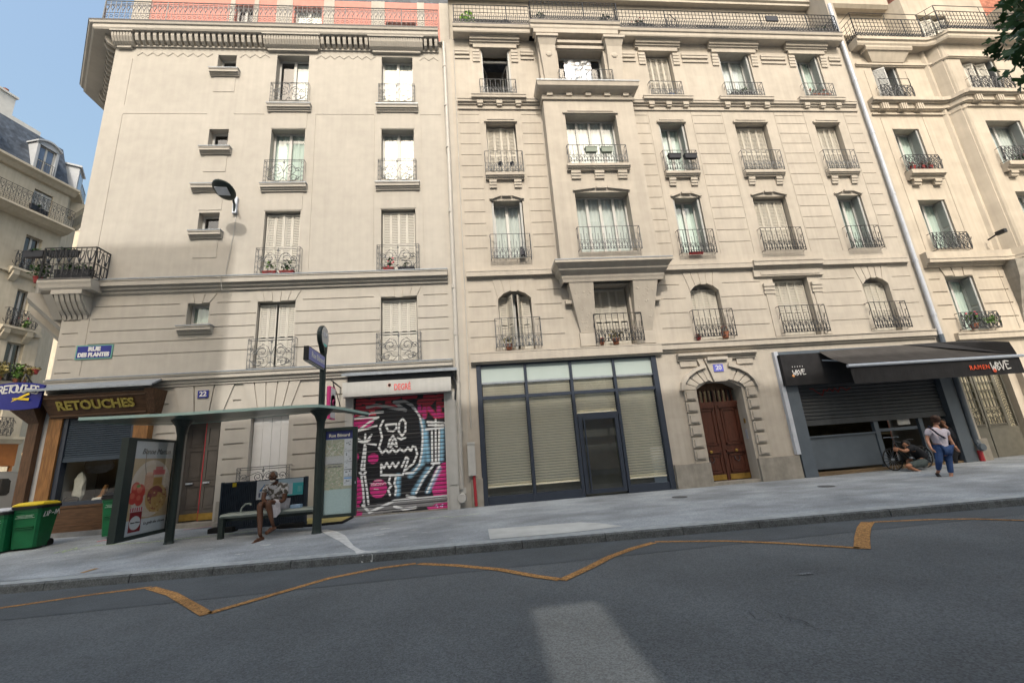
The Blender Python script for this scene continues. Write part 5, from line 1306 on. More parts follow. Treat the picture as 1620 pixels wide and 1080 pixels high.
# awning: sloping faded fabric, aluminium front bar, printed valance, folded side
mb = MB(); n = 14
def fab(u, v):
    A, B_, C, D_ = Vector((11.7, -.28, 4.20)), Vector((16.3, -.28, 4.28)), Vector((17.66, -1.30, 3.54)), Vector((11.70, -1.30, 3.54))
    p = (A*(1-u)+B_*u)*(1-v)+(D_*(1-u)+C*u)*v; p.z -= .06*math.sin(math.pi*v)+.012*math.sin(u*44+v*5)*math.sin(math.pi*v); return tuple(p)
for i in range(n*2):
    for j in range(6): mb.quad(fab(i/(2*n), j/6), fab((i+1)/(2*n), j/6), fab((i+1)/(2*n), (j+1)/6), fab(i/(2*n), (j+1)/6))
mb.build('awning_fabric', GRYFAB, RF)
mb = MB(); A_, B2, C2, D2 = (16.25, -.27, 4.285), (17.55, -.24, 4.30), (17.62, -1.24, 3.98), (17.66, -1.30, 3.55)
mb.poly3([A_, B2, C2]); mb.poly3([A_, C2, D2]); mb.poly3([B2, (17.6, -.24, 3.5), D2, C2]); mb.poly3([A_, (15.3, -.40, 4.19), D2]); mb.poly3([(14.8, -.27, 4.27), A_, (15.3, -.40, 4.19)]); mb.build('awning_side', BLKFAB, RF)
MB().tube([(11.62, -1.32, 3.49), (17.80, -1.32, 3.49)], .05, 10).build('front_bar', ALU, RF)
mb = MB(); n = 60
for i in range(n):
    f = lambda k: (11.70+5.98*k/n, -1.31+.012*math.sin(k*.9), 0)
    a, b = f(i), f(i+1); mb.quad((a[0], a[1], 2.93), (b[0], b[1], 2.93), (b[0], -1.30, 3.46), (a[0], -1.30, 3.46))
mb.build('valance', BLKFAB, RF)
mb = MB()
for x in (11.78, 17.5): mb.tube([(x, -.25, 3.9), (x+(.5 if x < 12 else -.5), -.8, 3.72), (x, -1.28, 3.5)], .025, 6)
mb.build('folding_arm', ALU, RF)
face_text('RAMEN', .19, (16.10, -1.335, 3.19), (1, 0, 0), (0, 0, 1), bold=.003, sp=1.25).build('lettering', ORANGE, RF)
def brush(parent, o, s, m, y):    # hand-brushed angular WAVE lettering
    mb = MB(); r = .020*s
    for st in ([(0, .9), (.10, 0), (.28, .55), (.42, 0), (.55, .85)], [(.62, .95), (.70, 0)], [(.62, .9), (1.0, .72), (.66, .5), (1.05, .3), (.70, 0)], [(1.12, .95), (1.32, .02), (1.62, 1.0)], [(1.72, 1.0), (1.80, .1)], [(1.72, 1.0), (2.25, .92)], [(1.75, .62), (2.15, .60)], [(1.80, .1), (2.3, .18)]):
        for (a, b), (c, d) in zip(st[:-1], st[1:]):
            p, q = Vector((o[0]+a*s*.30, y, o[1]+b*s*.30)), Vector((o[0]+c*s*.30, y, o[1]+d*s*.30)); t = (q-p).normalized(); nn_ = Vector((-t.z, 0, t.x))*r
            mb.add([p-nn_, p+nn_, q+nn_*.7, q-nn_*.7], [(0, 1, 2, 3)])
    mb.build('lettering', m, parent)
brush(RF, (16.52, 3.06), 1.0, WHITE, -1.336); brush(RF, (10.62, 3.44), .66, WHITE, -.265)
MB().lathe([(0, -.004), (.075, 0)], (16.60, -1.334, 3.08), 10, 'y').build('lettering_dot', ORANGE, RF)
MB().lathe([(0, -.004), (.045, 0)], (10.62, -.263, 3.44), 10, 'y').build('lettering_dot', mat('peach_print', (.70, .33, .12), .5), RF)
mb = MB()
for i in range(5): mb.box(10.64+.09*i, 10.66+.09*i, -.266, -.262, 3.72, 3.75)
mb.build('lettering_mark', WHITE, RF)
mb = MB(); rk = random.Random(6)
p = (11.35, .070, 3.02)
for i in range(16):
    q = (11.35+.10*i, .072, 2.92+rk.uniform(-.16, .14)); mb.tube([p, q], .016, 4); p = q
mb.build('spray_scrawl', mat('dark_red_spray', (.16, .015, .012), .6), RF)
mb = MB(); rk = random.Random(9)
for i in range(14): x = 11.2+i*.16; mb.lathe([(.05, 0), (.05, .16), (.02, .24), (0, .24)], (x, .60+rk.uniform(-.06, .1), 1.05), 7)
mb.build('bottle_row', mat('dull_bottles', (.10, .13, .15), .3, .5, 3), RF)
def plate(name, x, z, w, h, y, m, label, cat, txt, size, bold=.004):
    o = MB().cbox(x-w/2, x+w/2, y-.02, y, z-h/2, z+h/2, .004).build(name, m, org=(x, y, z)); tag(o, label, cat)
    for dy, t in txt: face_text(t, size, (x, y-.022, z+dy), (1, 0, 0), (0, 0, 1), bold=bold).build('lettering', WHITE, o)
    return o
plate('house_number_plate', 8.13, 3.86, .34, .24, -.172, mat('faded_enamel_blue', (.12, .13, .48), .3, .2, 20), 'small faded blue enamel plate with white 20 on the keystone over the brown door', 'house number', [(0, '20')], .21)
plate('house_number_plate', -7.80, 3.99, .30, .22, -.045, BLUEP, 'small dark blue enamel plate with white 22 over the open grey door', 'house number', [(0, '22')], .20, .006)

# ------------------------------------------------------------------ shop with the painted shutter
DG = thing('shopfront', (-2.1, -.05, .22), 'white shopfront whose closed roller shutter carries a sprayed black and pink face', 'shopfront')
MB().box(-3.72, -3.50, -.12, .1, .2, 3.62).build('pilaster', PVC, DG); mb = MB(); mb.box(-.80, -.42, -.14, .1, .2, 3.62); mb.box(-.70, -.46, -.17, -.14, .9, 3.4); mb.box(-.72, -.44, -.20, -.14, .2, .85); mb.build('pilaster', PVC, DG)
mb = MB(); mb.box(-3.74, -.56, -.40, -.02, 3.60, 4.03); mb.build('shutter_box', PVC, DG)
mb = MB(); mb.loft([[(-3.72, -.02, 4.40), (-.38, -.02, 4.40), (-.38, -.02, 4.32), (-3.72, -.02, 4.32)], [(-3.76, -.46, 4.28), (-.36, -.46, 4.28), (-.36, -.46, 4.21), (-3.76, -.46, 4.21)]]); mb.build('hood', ZINC, DG)
mb = MB(); mb.box(-3.62, -.5, -.30, -.02, 4.04, 4.20); mb.build('awning_roll', GREYD, DG)
mb = MB(); mb.tube([(-.5, -.3, 4.1), (-.42, -.2, 3.8), (-.46, -.16, 3.35)], .03, 5); mb.build('awning_arm', IRON, DG)
MB().box(-3.6, -.5, -.06, .3, .05, .26).build('threshold', SLOW, DG)
SX0, SX1, SZ0, SZ1 = -3.50, -.80, .25, 3.62
cv = Canvas(SX1-SX0, SZ1-SZ0, .0135)
def GM(cx, cy):
    u = ((cx-(115+(cy-255)*.044))/(635-(cy-255)*.013)); top = 255-20*u; bot = 1055-40*u
    return (u*cv.w, (1-(cy-top)/(bot-top))*cv.h)
def GP(*pts): return [GM(*p) for p in pts]
W_, K_, PK, LB, RD = (.80, .82, .84), (.012, .012, .016), (.58, .035, .22), (.30, .58, .80), (.42, .03, .05)
cv.fill(K_)
for c, rx, rz in (((160, 900), .24, .42), ((150, 668), .10, .13), ((150, 1040), .35, .25), ((770, 860), .46, .62), ((740, 1000), .45, .12), ((180, 420), .35, .22)): cv.ell(GM(*c), rx, rz, PK)
for c, rx, rz in (((268, 680), .155, .15), ((312, 880), .245, .26)): cv.ell(GM(*c), rx, rz, PK)
# red wall writing along the top
for st in ([(150, 270), (150, 400)], [(150, 275), (215, 290), (215, 330), (155, 340)], [(250, 265), (235, 330), (260, 400)], [(255, 262), (330, 258)], [(240, 325), (300, 320)], [(430, 250), (360, 262), (350, 310), (400, 330)], [(470, 262), (540, 255)], [(575, 300), (640, 285)], [(620, 255), (610, 400)], [(620, 260), (680, 270), (625, 330), (690, 400)], [(715, 255), (712, 400)], [(715, 262), (750, 255)], [(712, 325), (750, 320)], [(712, 398), (752, 394)]):
    cv.stroke(GP(*st), .085, RD)
for st in ([(610, 345), (612, 405)], [(640, 345), (690, 400)], [(712, 340), (712, 400)], [(712, 398), (752, 394)], [(575, 330), (575, 375), (610, 365)]): cv.stroke(GP(*st), .055, PK)
cv.poly(GP((300, 420), (330, 350), (470, 330), (560, 400), (590, 560), (585, 720), (540, 790), (330, 790), (310, 640)), K_)
for st in ([(595, 430), (615, 560), (600, 720), (520, 800)], [(620, 500), (640, 700)], [(735, 480), (730, 700)], [(545, 910), (640, 760)], [(640, 905), (715, 760)], [(440, 800), (440, 920)]): cv.stroke(GP(*st), .062, LB, .09, .85)
GR = (.36, .36, .37)
cv.stroke(GP((210, 325), (270, 312), (330, 322), (478, 354), (396, 294), (468, 290), (520, 320), (545, 352)), .045, GR)
for st in ([(545, 350), (578, 400), (598, 480), (600, 560), (596, 650), (580, 730), (540, 780), (490, 785)],
           [(320, 362), (240, 366), (126, 405), (205, 398), (290, 398), (230, 430), (150, 490), (215, 475), (280, 458)],
           [(325, 420), (303, 470), (322, 540), (303, 610), (328, 650), (350, 622), (372, 646), (396, 618), (420, 646), (446, 618), (474, 642), (500, 612), (522, 636), (532, 606), (552, 612), (565, 660), (540, 720), (490, 760)],
           [(345, 452), (415, 448), (418, 480), (395, 498), (360, 492), (343, 455)],
           [(458, 412), (436, 440), (434, 500), (458, 532), (480, 500), (480, 440), (458, 412)], [(428, 542), (452, 556), (480, 544)],
           [(366, 600), (375, 556), (396, 530), (416, 562), (424, 602), (400, 585), (380, 606), (396, 560)],
           [(326, 790), (324, 722), (344, 745), (360, 712), (380, 745), (400, 712), (420, 742), (440, 712)], [(326, 792), (470, 796), (505, 690), (490, 675), (462, 740)],
           [(386, 806), (378, 840), (396, 865), (376, 890), (390, 922)], [(424, 806), (416, 850), (430, 880), (424, 922)],
           [(207, 515), (207, 585), (192, 745)], [(214, 600), (212, 745)], [(207, 572), (158, 545)], [(207, 572), (250, 520)], [(207, 572), (282, 588)], [(207, 575), (165, 560)], [(207, 572), (240, 550)], [(204, 750), (184, 772), (204, 792), (224, 770), (204, 750)], [(196, 796), (212, 880), (226, 990)], [(218, 790), (236, 880), (252, 975)],
           [(664, 505), (668, 712)], [(690, 495), (692, 712)], [(715, 500), (712, 712)], [(632, 440), (750, 450)], [(622, 492), (742, 482)], [(640, 462), (745, 468)], [(690, 425), (690, 500)], [(664, 722), (716, 722)], [(676, 735), (610, 820), (562, 912)], [(718, 740), (680, 810), (634, 910)]):
    cv.stroke(GP(*st), .030, W_)
cv.poly(GP((150, 1000), (770, 925), (775, 985), (150, 1060)), (.22, .22, .23))
cv.poly(GP((640, 1020), (690, 985), (778, 975), (778, 1018)), PK); cv.poly(GP((150, 1062), (150, 1015), (215, 1025), (215, 1055)), PK)
for st in ([(215, 985), (260, 1030), (330, 1000), (420, 960), (770, 938)], [(420, 995), (480, 1015), (560, 1005)], [(500, 930), (560, 945)]): cv.stroke(GP(*st), .035, W_)
for k in range(7): cv.stroke([(a+.004, b) for a, b in GP((255+k*16, 842+(k % 3)*6), (265+k*16, 846))], .014, (.75, .55, .62))
for k in range(5): cv.stroke(GP((265+k*14, 858), (272+k*14, 862)), .014, (.75, .55, .62))
cv.stroke(GP((285, 828), (330, 826)), .012, (.75, .55, .62)); cv.stroke(GP((285, 882), (312, 884)), .012, (.75, .55, .62))
for st in ([(690, 1000), (700, 992), (705, 1006)], [(725, 1000), (740, 990), (736, 1004)]): cv.stroke(GP(*st), .016, (.6, .5, .8))
slat = lambda X, Zz: -.030*np.clip((np.abs(((Zz+.02) % .112)/.112-.5)-.36)/.10, 0, 1)
ph = ((cv.Z+.02) % .112)/.112
cv.noise(.06)
cv.build('painted_roller_shutter', (SX0, .0, SZ0), (1, 0, 0), (0, 0, 1), DG, slat, paint_mat('sprayed_metal', .42))
mb = MB(); k = 0
z = SZ0+.112*1-.02
while z < SZ1: mb.box(SX0+.02, SX1-.02, .012, .03, z-.011, z+.011); z += .112
mb.build('shutter_hinge', GREYD, DG)
mb = face_text('DEGR\u00c9', .26, (-2.0, -.404, 3.80), (1, 0, 0), (0, 0, 1), bold=.006, shear=-.05, sx=.62); mb.build('lettering', mat('faded_red_spray', (.60, .12, .12), .6, .3, 12), DG)
MB().lathe([(.045, -.002), (.06, 0), (.045, .002), (.03, 0), (.045, -.002)], (-2.38, -.404, 3.88), 10, 'y').build('lettering_mark', mat('pale_red_spray', (.60, .38, .33), .6, .3, 12), DG)
# small hanging sign beside it
HS = thing('hanging_sign', (-4.0, 0, 3.3), 'narrow pink and white hanging sign on a black scroll bracket beside the painted shutter', 'shop sign')
mb = MB(); mb.tube([(-3.9, 0, 3.95), (-3.95, -.75, 4.05)], .02, 6); mb.tube([(-3.9, 0, 3.4), (-3.92, -.35, 3.75), (-3.95, -.6, 4.0)], .015, 6); mb.tube([(-3.95, -.55, 4.0), (-3.95, -.55, 3.86)], .012, 5); mb.build('bracket', IRON, HS)
mb = MB(); mb.cbox(-4.0, -3.9, -.98, -.45, 2.95, 3.86, .02); mb.build('panel', PINKS, HS)
mb = MB(); mb.lathe([(0, -.004), (.24, -.004), (.24, .0)], (-3.893, -.71, 3.4), 16, 'x'); mb.box(-3.899, -3.893, -.92, -.5, 2.98, 3.82); mb.build('face', WHITE, HS)
mb = MB(); mb.tube(spiral((0, 0), .10, .04, .6, 5.6, 12), .018, 4); mb.xf(Matrix.Translation((-3.888, -.71, 3.4)) @ Matrix.Rotation(math.pi/2, 4, 'Z')); mb.build('emblem', PINKS, HS)

# ------------------------------------------------------------------ tailor shop in the corner
TS = thing('shopfront', (-10.5, -.2, .40), 'brown timber tailor shopfront with slanted signboard, gold letters and half lowered blue shutter', 'shopfront')
yt = -.22
[MB().box(a, b, yt, .02, .50, 3.55).build('pilaster', WOODL, TS) for a, b in ((-11.68, -11.34), (-9.46, -9.08))]
mb = MB(); mb.box(-12.16, -11.90, yt-.03, .25, .50, 3.4); mb.loft([[(-12.16, yt-.03, 3.4), (-11.90, yt-.03, 3.4), (-11.9, .2, 3.4), (-12.16, .2, 3.4)], [(-12.62, -.62, 3.95), (-11.86, -.62, 3.95), (-11.86, .1, 3.95), (-12.62, .1, 3.95)], [(-12.66, -.66, 4.18), (-11.86, -.66, 4.18), (-11.86, .1, 4.18), (-12.66, .1, 4.18)]]); mb.build('corner_post', WOODR, TS)
mb = MB(); mb.box(-11.90, -11.68, -.10, .02, .45, 4.2); mb.build('grey_strip', mat('pale_grey_render', (.42, .43, .44), .8, .06, 4), TS)
mb = MB(); mb.loft([[(-11.62, -.24, 3.50), (-9.12, -.24, 3.50), (-9.12, .0, 3.50), (-11.62, .0, 3.50)], [(-11.74, -.60, 4.10), (-9.0, -.60, 4.10), (-9.0, .0, 4.10), (-11.74, .0, 4.10)]])
for zz, yy in ((3.56, -.275), (4.02, -.55)): mb.box(-11.60+(.0 if zz < 4 else -.1), -9.14+(.0 if zz < 4 else .1), yy-.02, yy+.05, zz-.02, zz+.02)
mb.build('signboard', WOODD, TS)
mb = MB(); mb.loft([[(-9.10, -.26, 3.5), (-8.92, -.26, 3.5), (-8.92, .0, 3.5), (-9.10, .0, 3.5)], [(-9.04, -.64, 4.16), (-8.82, -.64, 4.16), (-8.82, 0, 4.16), (-9.04, 0, 4.16)]]); mb.build('side_bracket', WOODR, TS)
face_text('RETOUCHES', .36, (-10.36, -.455, 3.80), (1, 0, 0), (0, -.51, .86), bold=.012, extr=.008, sx=.98).build('lettering', LETGOLD, TS)
mb = MB(); mb.loft([[(-11.95, -.02, 4.56), (-8.95, -.02, 4.56), (-8.95, -.02, 4.50), (-11.95, -.02, 4.50)], [(-12.35, -.74, 4.26), (-8.78, -.74, 4.26), (-8.78, -.74, 4.21), (-12.35, -.74, 4.21)]]); mb.build('hood', ZINC, TS)
mb = MB(); z = 2.42
while z < 3.5: mb.prism([(-.10, z), (-.125, z+.012), (-.125, z+.045), (-.10, z+.058)], -11.26, -9.52, 'x'); z += .060
mb.box(-11.26, -9.52, -.13, -.06, 2.30, 2.42); mb.build('roller_shutter', mat('blue_grey_shutter', (.028, .042, .062), .5, .08, 4), TS)
mb = MB(); mb.box(-11.34, -11.22, -.16, .02, 1.22, 3.5); mb.box(-9.56, -9.46, -.16, .02, 1.22, 3.5); mb.box(-11.22, -9.56, -.16, .02, 1.16, 1.26); mb.build('frame', NAVY, TS)
MB().quad((-11.22, -.04, 1.26), (-9.56, -.04, 1.26), (-9.56, -.04, 2.32), (-11.22, -.04, 2.32)).build('pane', SHOPG, TS)
mb = MB(); mb.box(-11.34, -9.46, -.18, .0, .66, 1.16); mb.box(-11.34, -9.46, -.21, .0, .50, .66); mb.box(-11.34, -9.46, -.20, .0, 1.10, 1.16); mb.build('base_panel', WOODD, TS)
MB().box(-12.3, -9.05, -.30, .0, .15, .50).build('plinth', mat('grey_stone_step', (.17, .175, .18), .8, .2, 5), TS)
mb = MB(); mb.quad((-11.3, 1.25, 1.0), (-9.5, 1.25, 1.0), (-9.5, 1.25, 3.5), (-11.3, 1.25, 3.5)); mb.build('room', mat('tailor_room', (.05, .042, .036), .9, .4, 4), TS)
mb = MB(); mb.box(-11.2, -9.55, .0, 1.1, 1.02, 1.20); mb.build('display_shelf', mat('blue_cloth', (.06, .10, .19), .9, .4, 12), TS)
def rumple(name, c, r, m, lab, seed, grp=None):
    rk = random.Random(seed); mb = MB(); rings = []
    for i in range(7):
        t = i/6*math.pi; rings.append([(c[0]+r[0]*math.sin(t+.01)*math.cos(a)*rk.uniform(.7, 1.15), c[1]+r[1]*math.sin(t+.01)*math.sin(a)*rk.uniform(.7, 1.15), c[2]+r[2]-r[2]*math.cos(t)) for a in [k*.6283 for k in range(10)]])
    mb.loft(rings); o = mb.build(name, m, org=tuple(c)); return tag(o, lab, 'display', grp)
CLW = mat('off_white_cloth', (.50, .50, .46), .9, .12, 8); CLG = mat('pale_blue_cloth', (.30, .36, .42), .9, .15, 8); CLB = mat('dark_cloth', (.025, .025, .028), .9, .2, 8)
rumple('hanging_garment', (-10.98, .25, 1.20), (.16, .10, .42), CLW, 'off-white garment hanging at the left of the tailor window', 1)
rumple('cloth_pile', (-9.78, .35, 1.20), (.20, .2, .20), CLG, 'rumpled pale blue cloth at the right of the tailor window', 2)
rumple('folded_garment', (-11.0, .06, 1.20), (.22, .05, .10), CLB, 'crumpled black cloth at the front left of the tailor window', 3)
rumple('curtain_swag', (-10.75, .5, 1.95), (.5, .1, .24), mat('slate_curtain', (.05, .06, .08), .9, .2, 8), 'dark slate curtain drawn behind the tailor window', 4)
o = MB().cbox(-10.55, -9.95, .15, .55, 1.20, 1.31, .02).cbox(-10.12, -9.98, .2, .4, 1.31, 1.36, .01).build('sewing_tray', CLW, org=(-10.3, .3, 1.2)); tag(o, 'pale flat box lying on the shelf in the middle of the tailor window', 'box')
o = MB().tube([(-10.55, .45, 1.2), (-10.5, .45, 1.36), (-10.42, .45, 1.62)], .07, 7, rs=[.16, .07, .05]).build('wooden_stand', WOODL, org=(-10.5, .45, 1.2)); tag(o, 'tapering brown wooden stand in the tailor window', 'stand')
# hanging blue sign
p0, p1 = at(0, 640, -.9), at(62, 640, -.9)
BS = thing('hanging_sign', (-12.9, -.4, 3.6), 'curved royal blue hanging sign with white RETOUCHES and yellow scissors at the corner', 'shop sign')
mb = MB(); o3 = at(30, 627, -.72); sw, sh = at(63, 626, -.72).x-at(0, 626, -.72).x, .62; rings = []
def sgn(u, v, d):
    x = o3.x+(u-.5)*sw*(1-.10*(1-v)); z = o3.z+(v-.5)*sh+(.07*(1-(2*u-1)**2))*(1 if v > .5 else -.8); return (x, o3.y+(u-.5)*.25+d, z)
poly = [(u, 0) for u in [i/10 for i in range(11)]]+[(u, 1) for u in [1-i/10 for i in range(11)]]
mb.loft([[sgn(u, v, -.03) for u, v in poly], [sgn(u, v, .03) for u, v in poly]]); mb.build('panel', BLUEP, BS)
mb = MB()
for i, ch in enumerate('RETOUCHES'):
    u = .13+.092*i; s = face_text(ch, .33*sw, (o3.x+(u-.5)*sw*.98, o3.y+(u-.5)*.25-.036, o3.z+.125+.07*(1-(2*u-1)**2)), (1, .17, -.30*(u-.5)*1.2), (0, 0, 1), bold=.004, sx=.74); mb.merge(s)
mb.build('lettering', WHITE, BS)
mb = MB()
for a, b, c, d in ((-.30*sw, .01, .26*sw, -.04), (-.28*sw, -.18, .24*sw, .12)):
    q0, q1 = Vector((o3.x+a, o3.y+a*.17-.04, o3.z+b-.05)), Vector((o3.x+c, o3.y+c*.17-.04, o3.z+d-.05)); t = (q1-q0).normalized(); nn_ = Vector((-t.z, 0, t.x))
    m0 = q0+(q1-q0)*.45; mb.poly3([q0-nn_*.008, q0+nn_*.008, m0+nn_*.015, m0-nn_*.015]); mb.poly3([m0-nn_*.02, m0+nn_*.02, q1+nn_*.035, q1-nn_*.035])
mb.build('emblem', YELP, BS)
mb = MB(); mb.tube([(-12.3, .1, 4.25), (o3.x, o3.y+.05, o3.z+.62), (o3.x, o3.y, o3.z+.4)], .02, 6); mb.build('bracket', IRON, BS)
# street name plate
SP = thing('street_sign', (-10.87, -.005, 5.43), 'blue enamel street name plate with green rim on the corner wall', 'street sign')
mb = MB(); c = at(149, 556.5, -.02); w2, h2 = .50, .215
mb.box(c.x-w2, c.x+w2, -.025, -.002, c.z-h2, c.z+h2); mb.build('rim', GREENE, SP)
MB().box(c.x-w2+.035, c.x+w2-.035, -.030, -.025, c.z-h2+.035, c.z+h2-.035).build('panel', BLUEP, SP)
mb = face_text('RUE', .165, (c.x, -.032, c.z+.085), (1, 0, 0), (0, 0, 1), bold=.011, sx=1.1); mb.merge(face_text('DES PLANTES', .165, (c.x, -.032, c.z-.09), (1, 0, 0), (0, 0, 1), bold=.011, sx=.86)); mb.build('lettering', WHITE, SP)
# wall lamp
LP_ = thing('wall_lamp', (-7.45, 0, 10.3), 'dark oval street lamp on a short arm fixed to the pale wall', 'street lamp')
h = at(354.5, 300.5, -.85)
mb = MB(); mb.cbox(-7.50, -7.36, -.10, -.0, 9.95, 10.55, .01); mb.build('wall_plate', ALU, LP_)
mb = MB(); mb.tube([(-7.43, -.08, 10.0), (-7.43, -.12, 10.25), (-7.40, -.30, 10.42), (h.x+.1, -.55, h.z+.06)], .035, 8); mb.build('arm', SHELT, LP_)
mb = MB(); 
hd = MB().ell((0, 0, .0), (.34, .38, .09), 20, 8); M = Matrix.Translation(h) @ Matrix.Rotation(-.42, 4, 'X') @ Matrix.Rotation(.12, 4, 'Y')
hd.xf(M).build('head', SHELT, LP_, True)
MB().box(-.19, .19, -.16, .12, -.112, -.09).xf(M).build('lens', ALU, LP_)
mb = MB(); mb.tube([(-7.40, -.012, 9.95), (-7.42, -.012, 9.2), (-7.55, -.012, 7.7)], .012, 4); mb.tube([(-7.55, -.26, 7.65), (-7.50, -.20, 7.2), (-7.3, -.06, 7.16)], .01, 4); mb.build('cable', PVC, LP_)

# ------------------------------------------------------------------ building across the side street, far left
th = R_(77.0)
FA = Vector((-24.8-math.tan(R_(13))*11.1, 0, 0)); FD = Vector((math.cos(th), math.sin(th), 0)); FN = Vector((math.sin(th), -math.cos(th), 0))
FB = thing('apartment_building', (FA.x, 0, .3), 'cream building across the side street with slate mansard roof and plant filled balconies', 'building', 'stone apartment buildings in a row', rz=th, local=True)
BASE[FB.name] = (0, 0, .3)
def fl(px, py, off=0.0):     # pixel to local facade coordinates
    d = ray(px, py); n = FN; t = ((FA+FN*off-CAM).dot(n))/d.dot(n); p = CAM+d*t; return ((p-FA).dot(FD), p.z)
def fbuild(mb, name, m, par=None): return mb.build(name, m, par or FB, org=(0, 0, .3))
lv = {5: 17.0, 4: 13.65, 3: 10.36, 2: 7.35, 1: 4.5}
holes = []
fw_ = {}
for k, (pa, pb, pt, pbt) in {5: ((55, 300), (84, 315), 300, 330), 4: ((40, 380), (68, 380), 375, 420), 3: ((30, 450), (52, 450), 448, 500), 2: ((12, 540), (40, 540), 530, 590), 1: ((-14, 630), (9, 630), 610, 668)}.items():
    a, b = fl(*pa)[0], fl(*pb)[0]; z0 = lv[k]+.05; z1 = z0+(2.15 if k < 5 else 1.9)
    if k == 5: z1 = fl(60, 300)[1]
    holes.append((a, b, z0, z1, .3, True)); fw_[k] = (a, b, z0, z1)
FL0, FL1 = fl(-260, 320)[0], fl(106, 330)[0]
mb = MB(); wall_grid(mb, FL0, FL1, 4.2, fl(60, 283)[1], holes, 0)
zc = fl(60, 283)[1]
mb.quad((FL1, 0, -.3), (FL1+2.2, 2.2, -.3), (FL1+2.2, 2.2, zc), (FL1, 0, zc)); mb.quad((FL1+2.2, 2.2, -.3), (FL1+2.2, 12, -.3), (FL1+2.2, 12, zc), (FL1+2.2, 2.2, zc))
fbuild(mb, 'wall', SFAR)
fbuild(MB().quad((FL0, .8, 4), (FL1, .8, 4), (FL1, .8, zc), (FL0, .8, zc)), 'room', DARK)
mb = MB(); 
for k, pr in ((5, .75), (4, .30), (3, .30), (2, .30), (1, .25)):
    z = lv[k]; a, b = (FL0, FL1+.1) if k in (5, 1) else (fw_[k][0]-.45, fw_[k][1]+.45)
    molding(mb, [(.05, z), (-pr, z), (-pr, z-.12), (-pr*.8, z-.16), (-pr*.5, z-.34), (.05, z-.42)], a, b)
    if k in (4, 3):
        molding(mb, [(.02, z-.1), (-.12, z-.1), (-.12, z-.3), (.02, z-.3)], FL0, FL1)
        for s in (a+.1, b-.4): mb.prism([(0, z-.1), (-.28, z-.1), (-.25, z-.4), (-.05, z-.75), (0, z-.75)], s, s+.28, 'x')
molding(mb, [(.05, zc+.35), (-.45, zc+.35), (-.45, zc+.22), (-.3, zc+.1), (-.15, zc-.1), (.05, zc-.15)], FL0, FL1+.2)
mb.loft([[(FL1+.2, -.45, zc+.1), (FL1+2.5, 1.9, zc+.1), (FL1+2.2, 2.3, zc+.1), (FL1, .1, zc+.1)], [(FL1+.2, -.45, zc+.35), (FL1+2.5, 1.9, zc+.35), (FL1+2.2, 2.3, zc+.35), (FL1, .1, zc+.35)]])
for z in (zc-1.2, zc-4.4):
    for t in (.25, .75): c = Vector((FL1+2.2*t, 2.2*t, 0)); mb.loft([[(c.x-.2, c.y-.2, z+1), (c.x+.2, c.y+.2, z+1), (c.x+.75, c.y-.35, z+1), (c.x+.35, c.y-.75, z+1)], [(c.x-.2, c.y-.2, z), (c.x+.2, c.y+.2, z), (c.x+.3, c.y+.1, z), (c.x-.1, c.y-.3, z)]])
fbuild(mb, 'string_course', SFAR)
for k, (a, b, z0, z1) in fw_.items():
    w = casement(FB, a, b, z0, z1, .22, 1, CURT if k in (5,) else None)
    if k == 5:
        closed_shutters(w, a+.03, b-.03, z0+.05, z1-.1, .06, SHUTG, 4, .1)
    rl = (b-a+.5)
    if k < 5:
        L = b-a+.7; place(rail_dense(L, .95, .3), 'railing', FB, (a-.35, -.27, z0-.02+(0)))
mb = rail_hearts(FL1-FL0, 1.05, .24).xf(Matrix.Translation((FL0, -.68, lv[5]+.02))); fbuild(mb, 'balcony_railing', IRON)
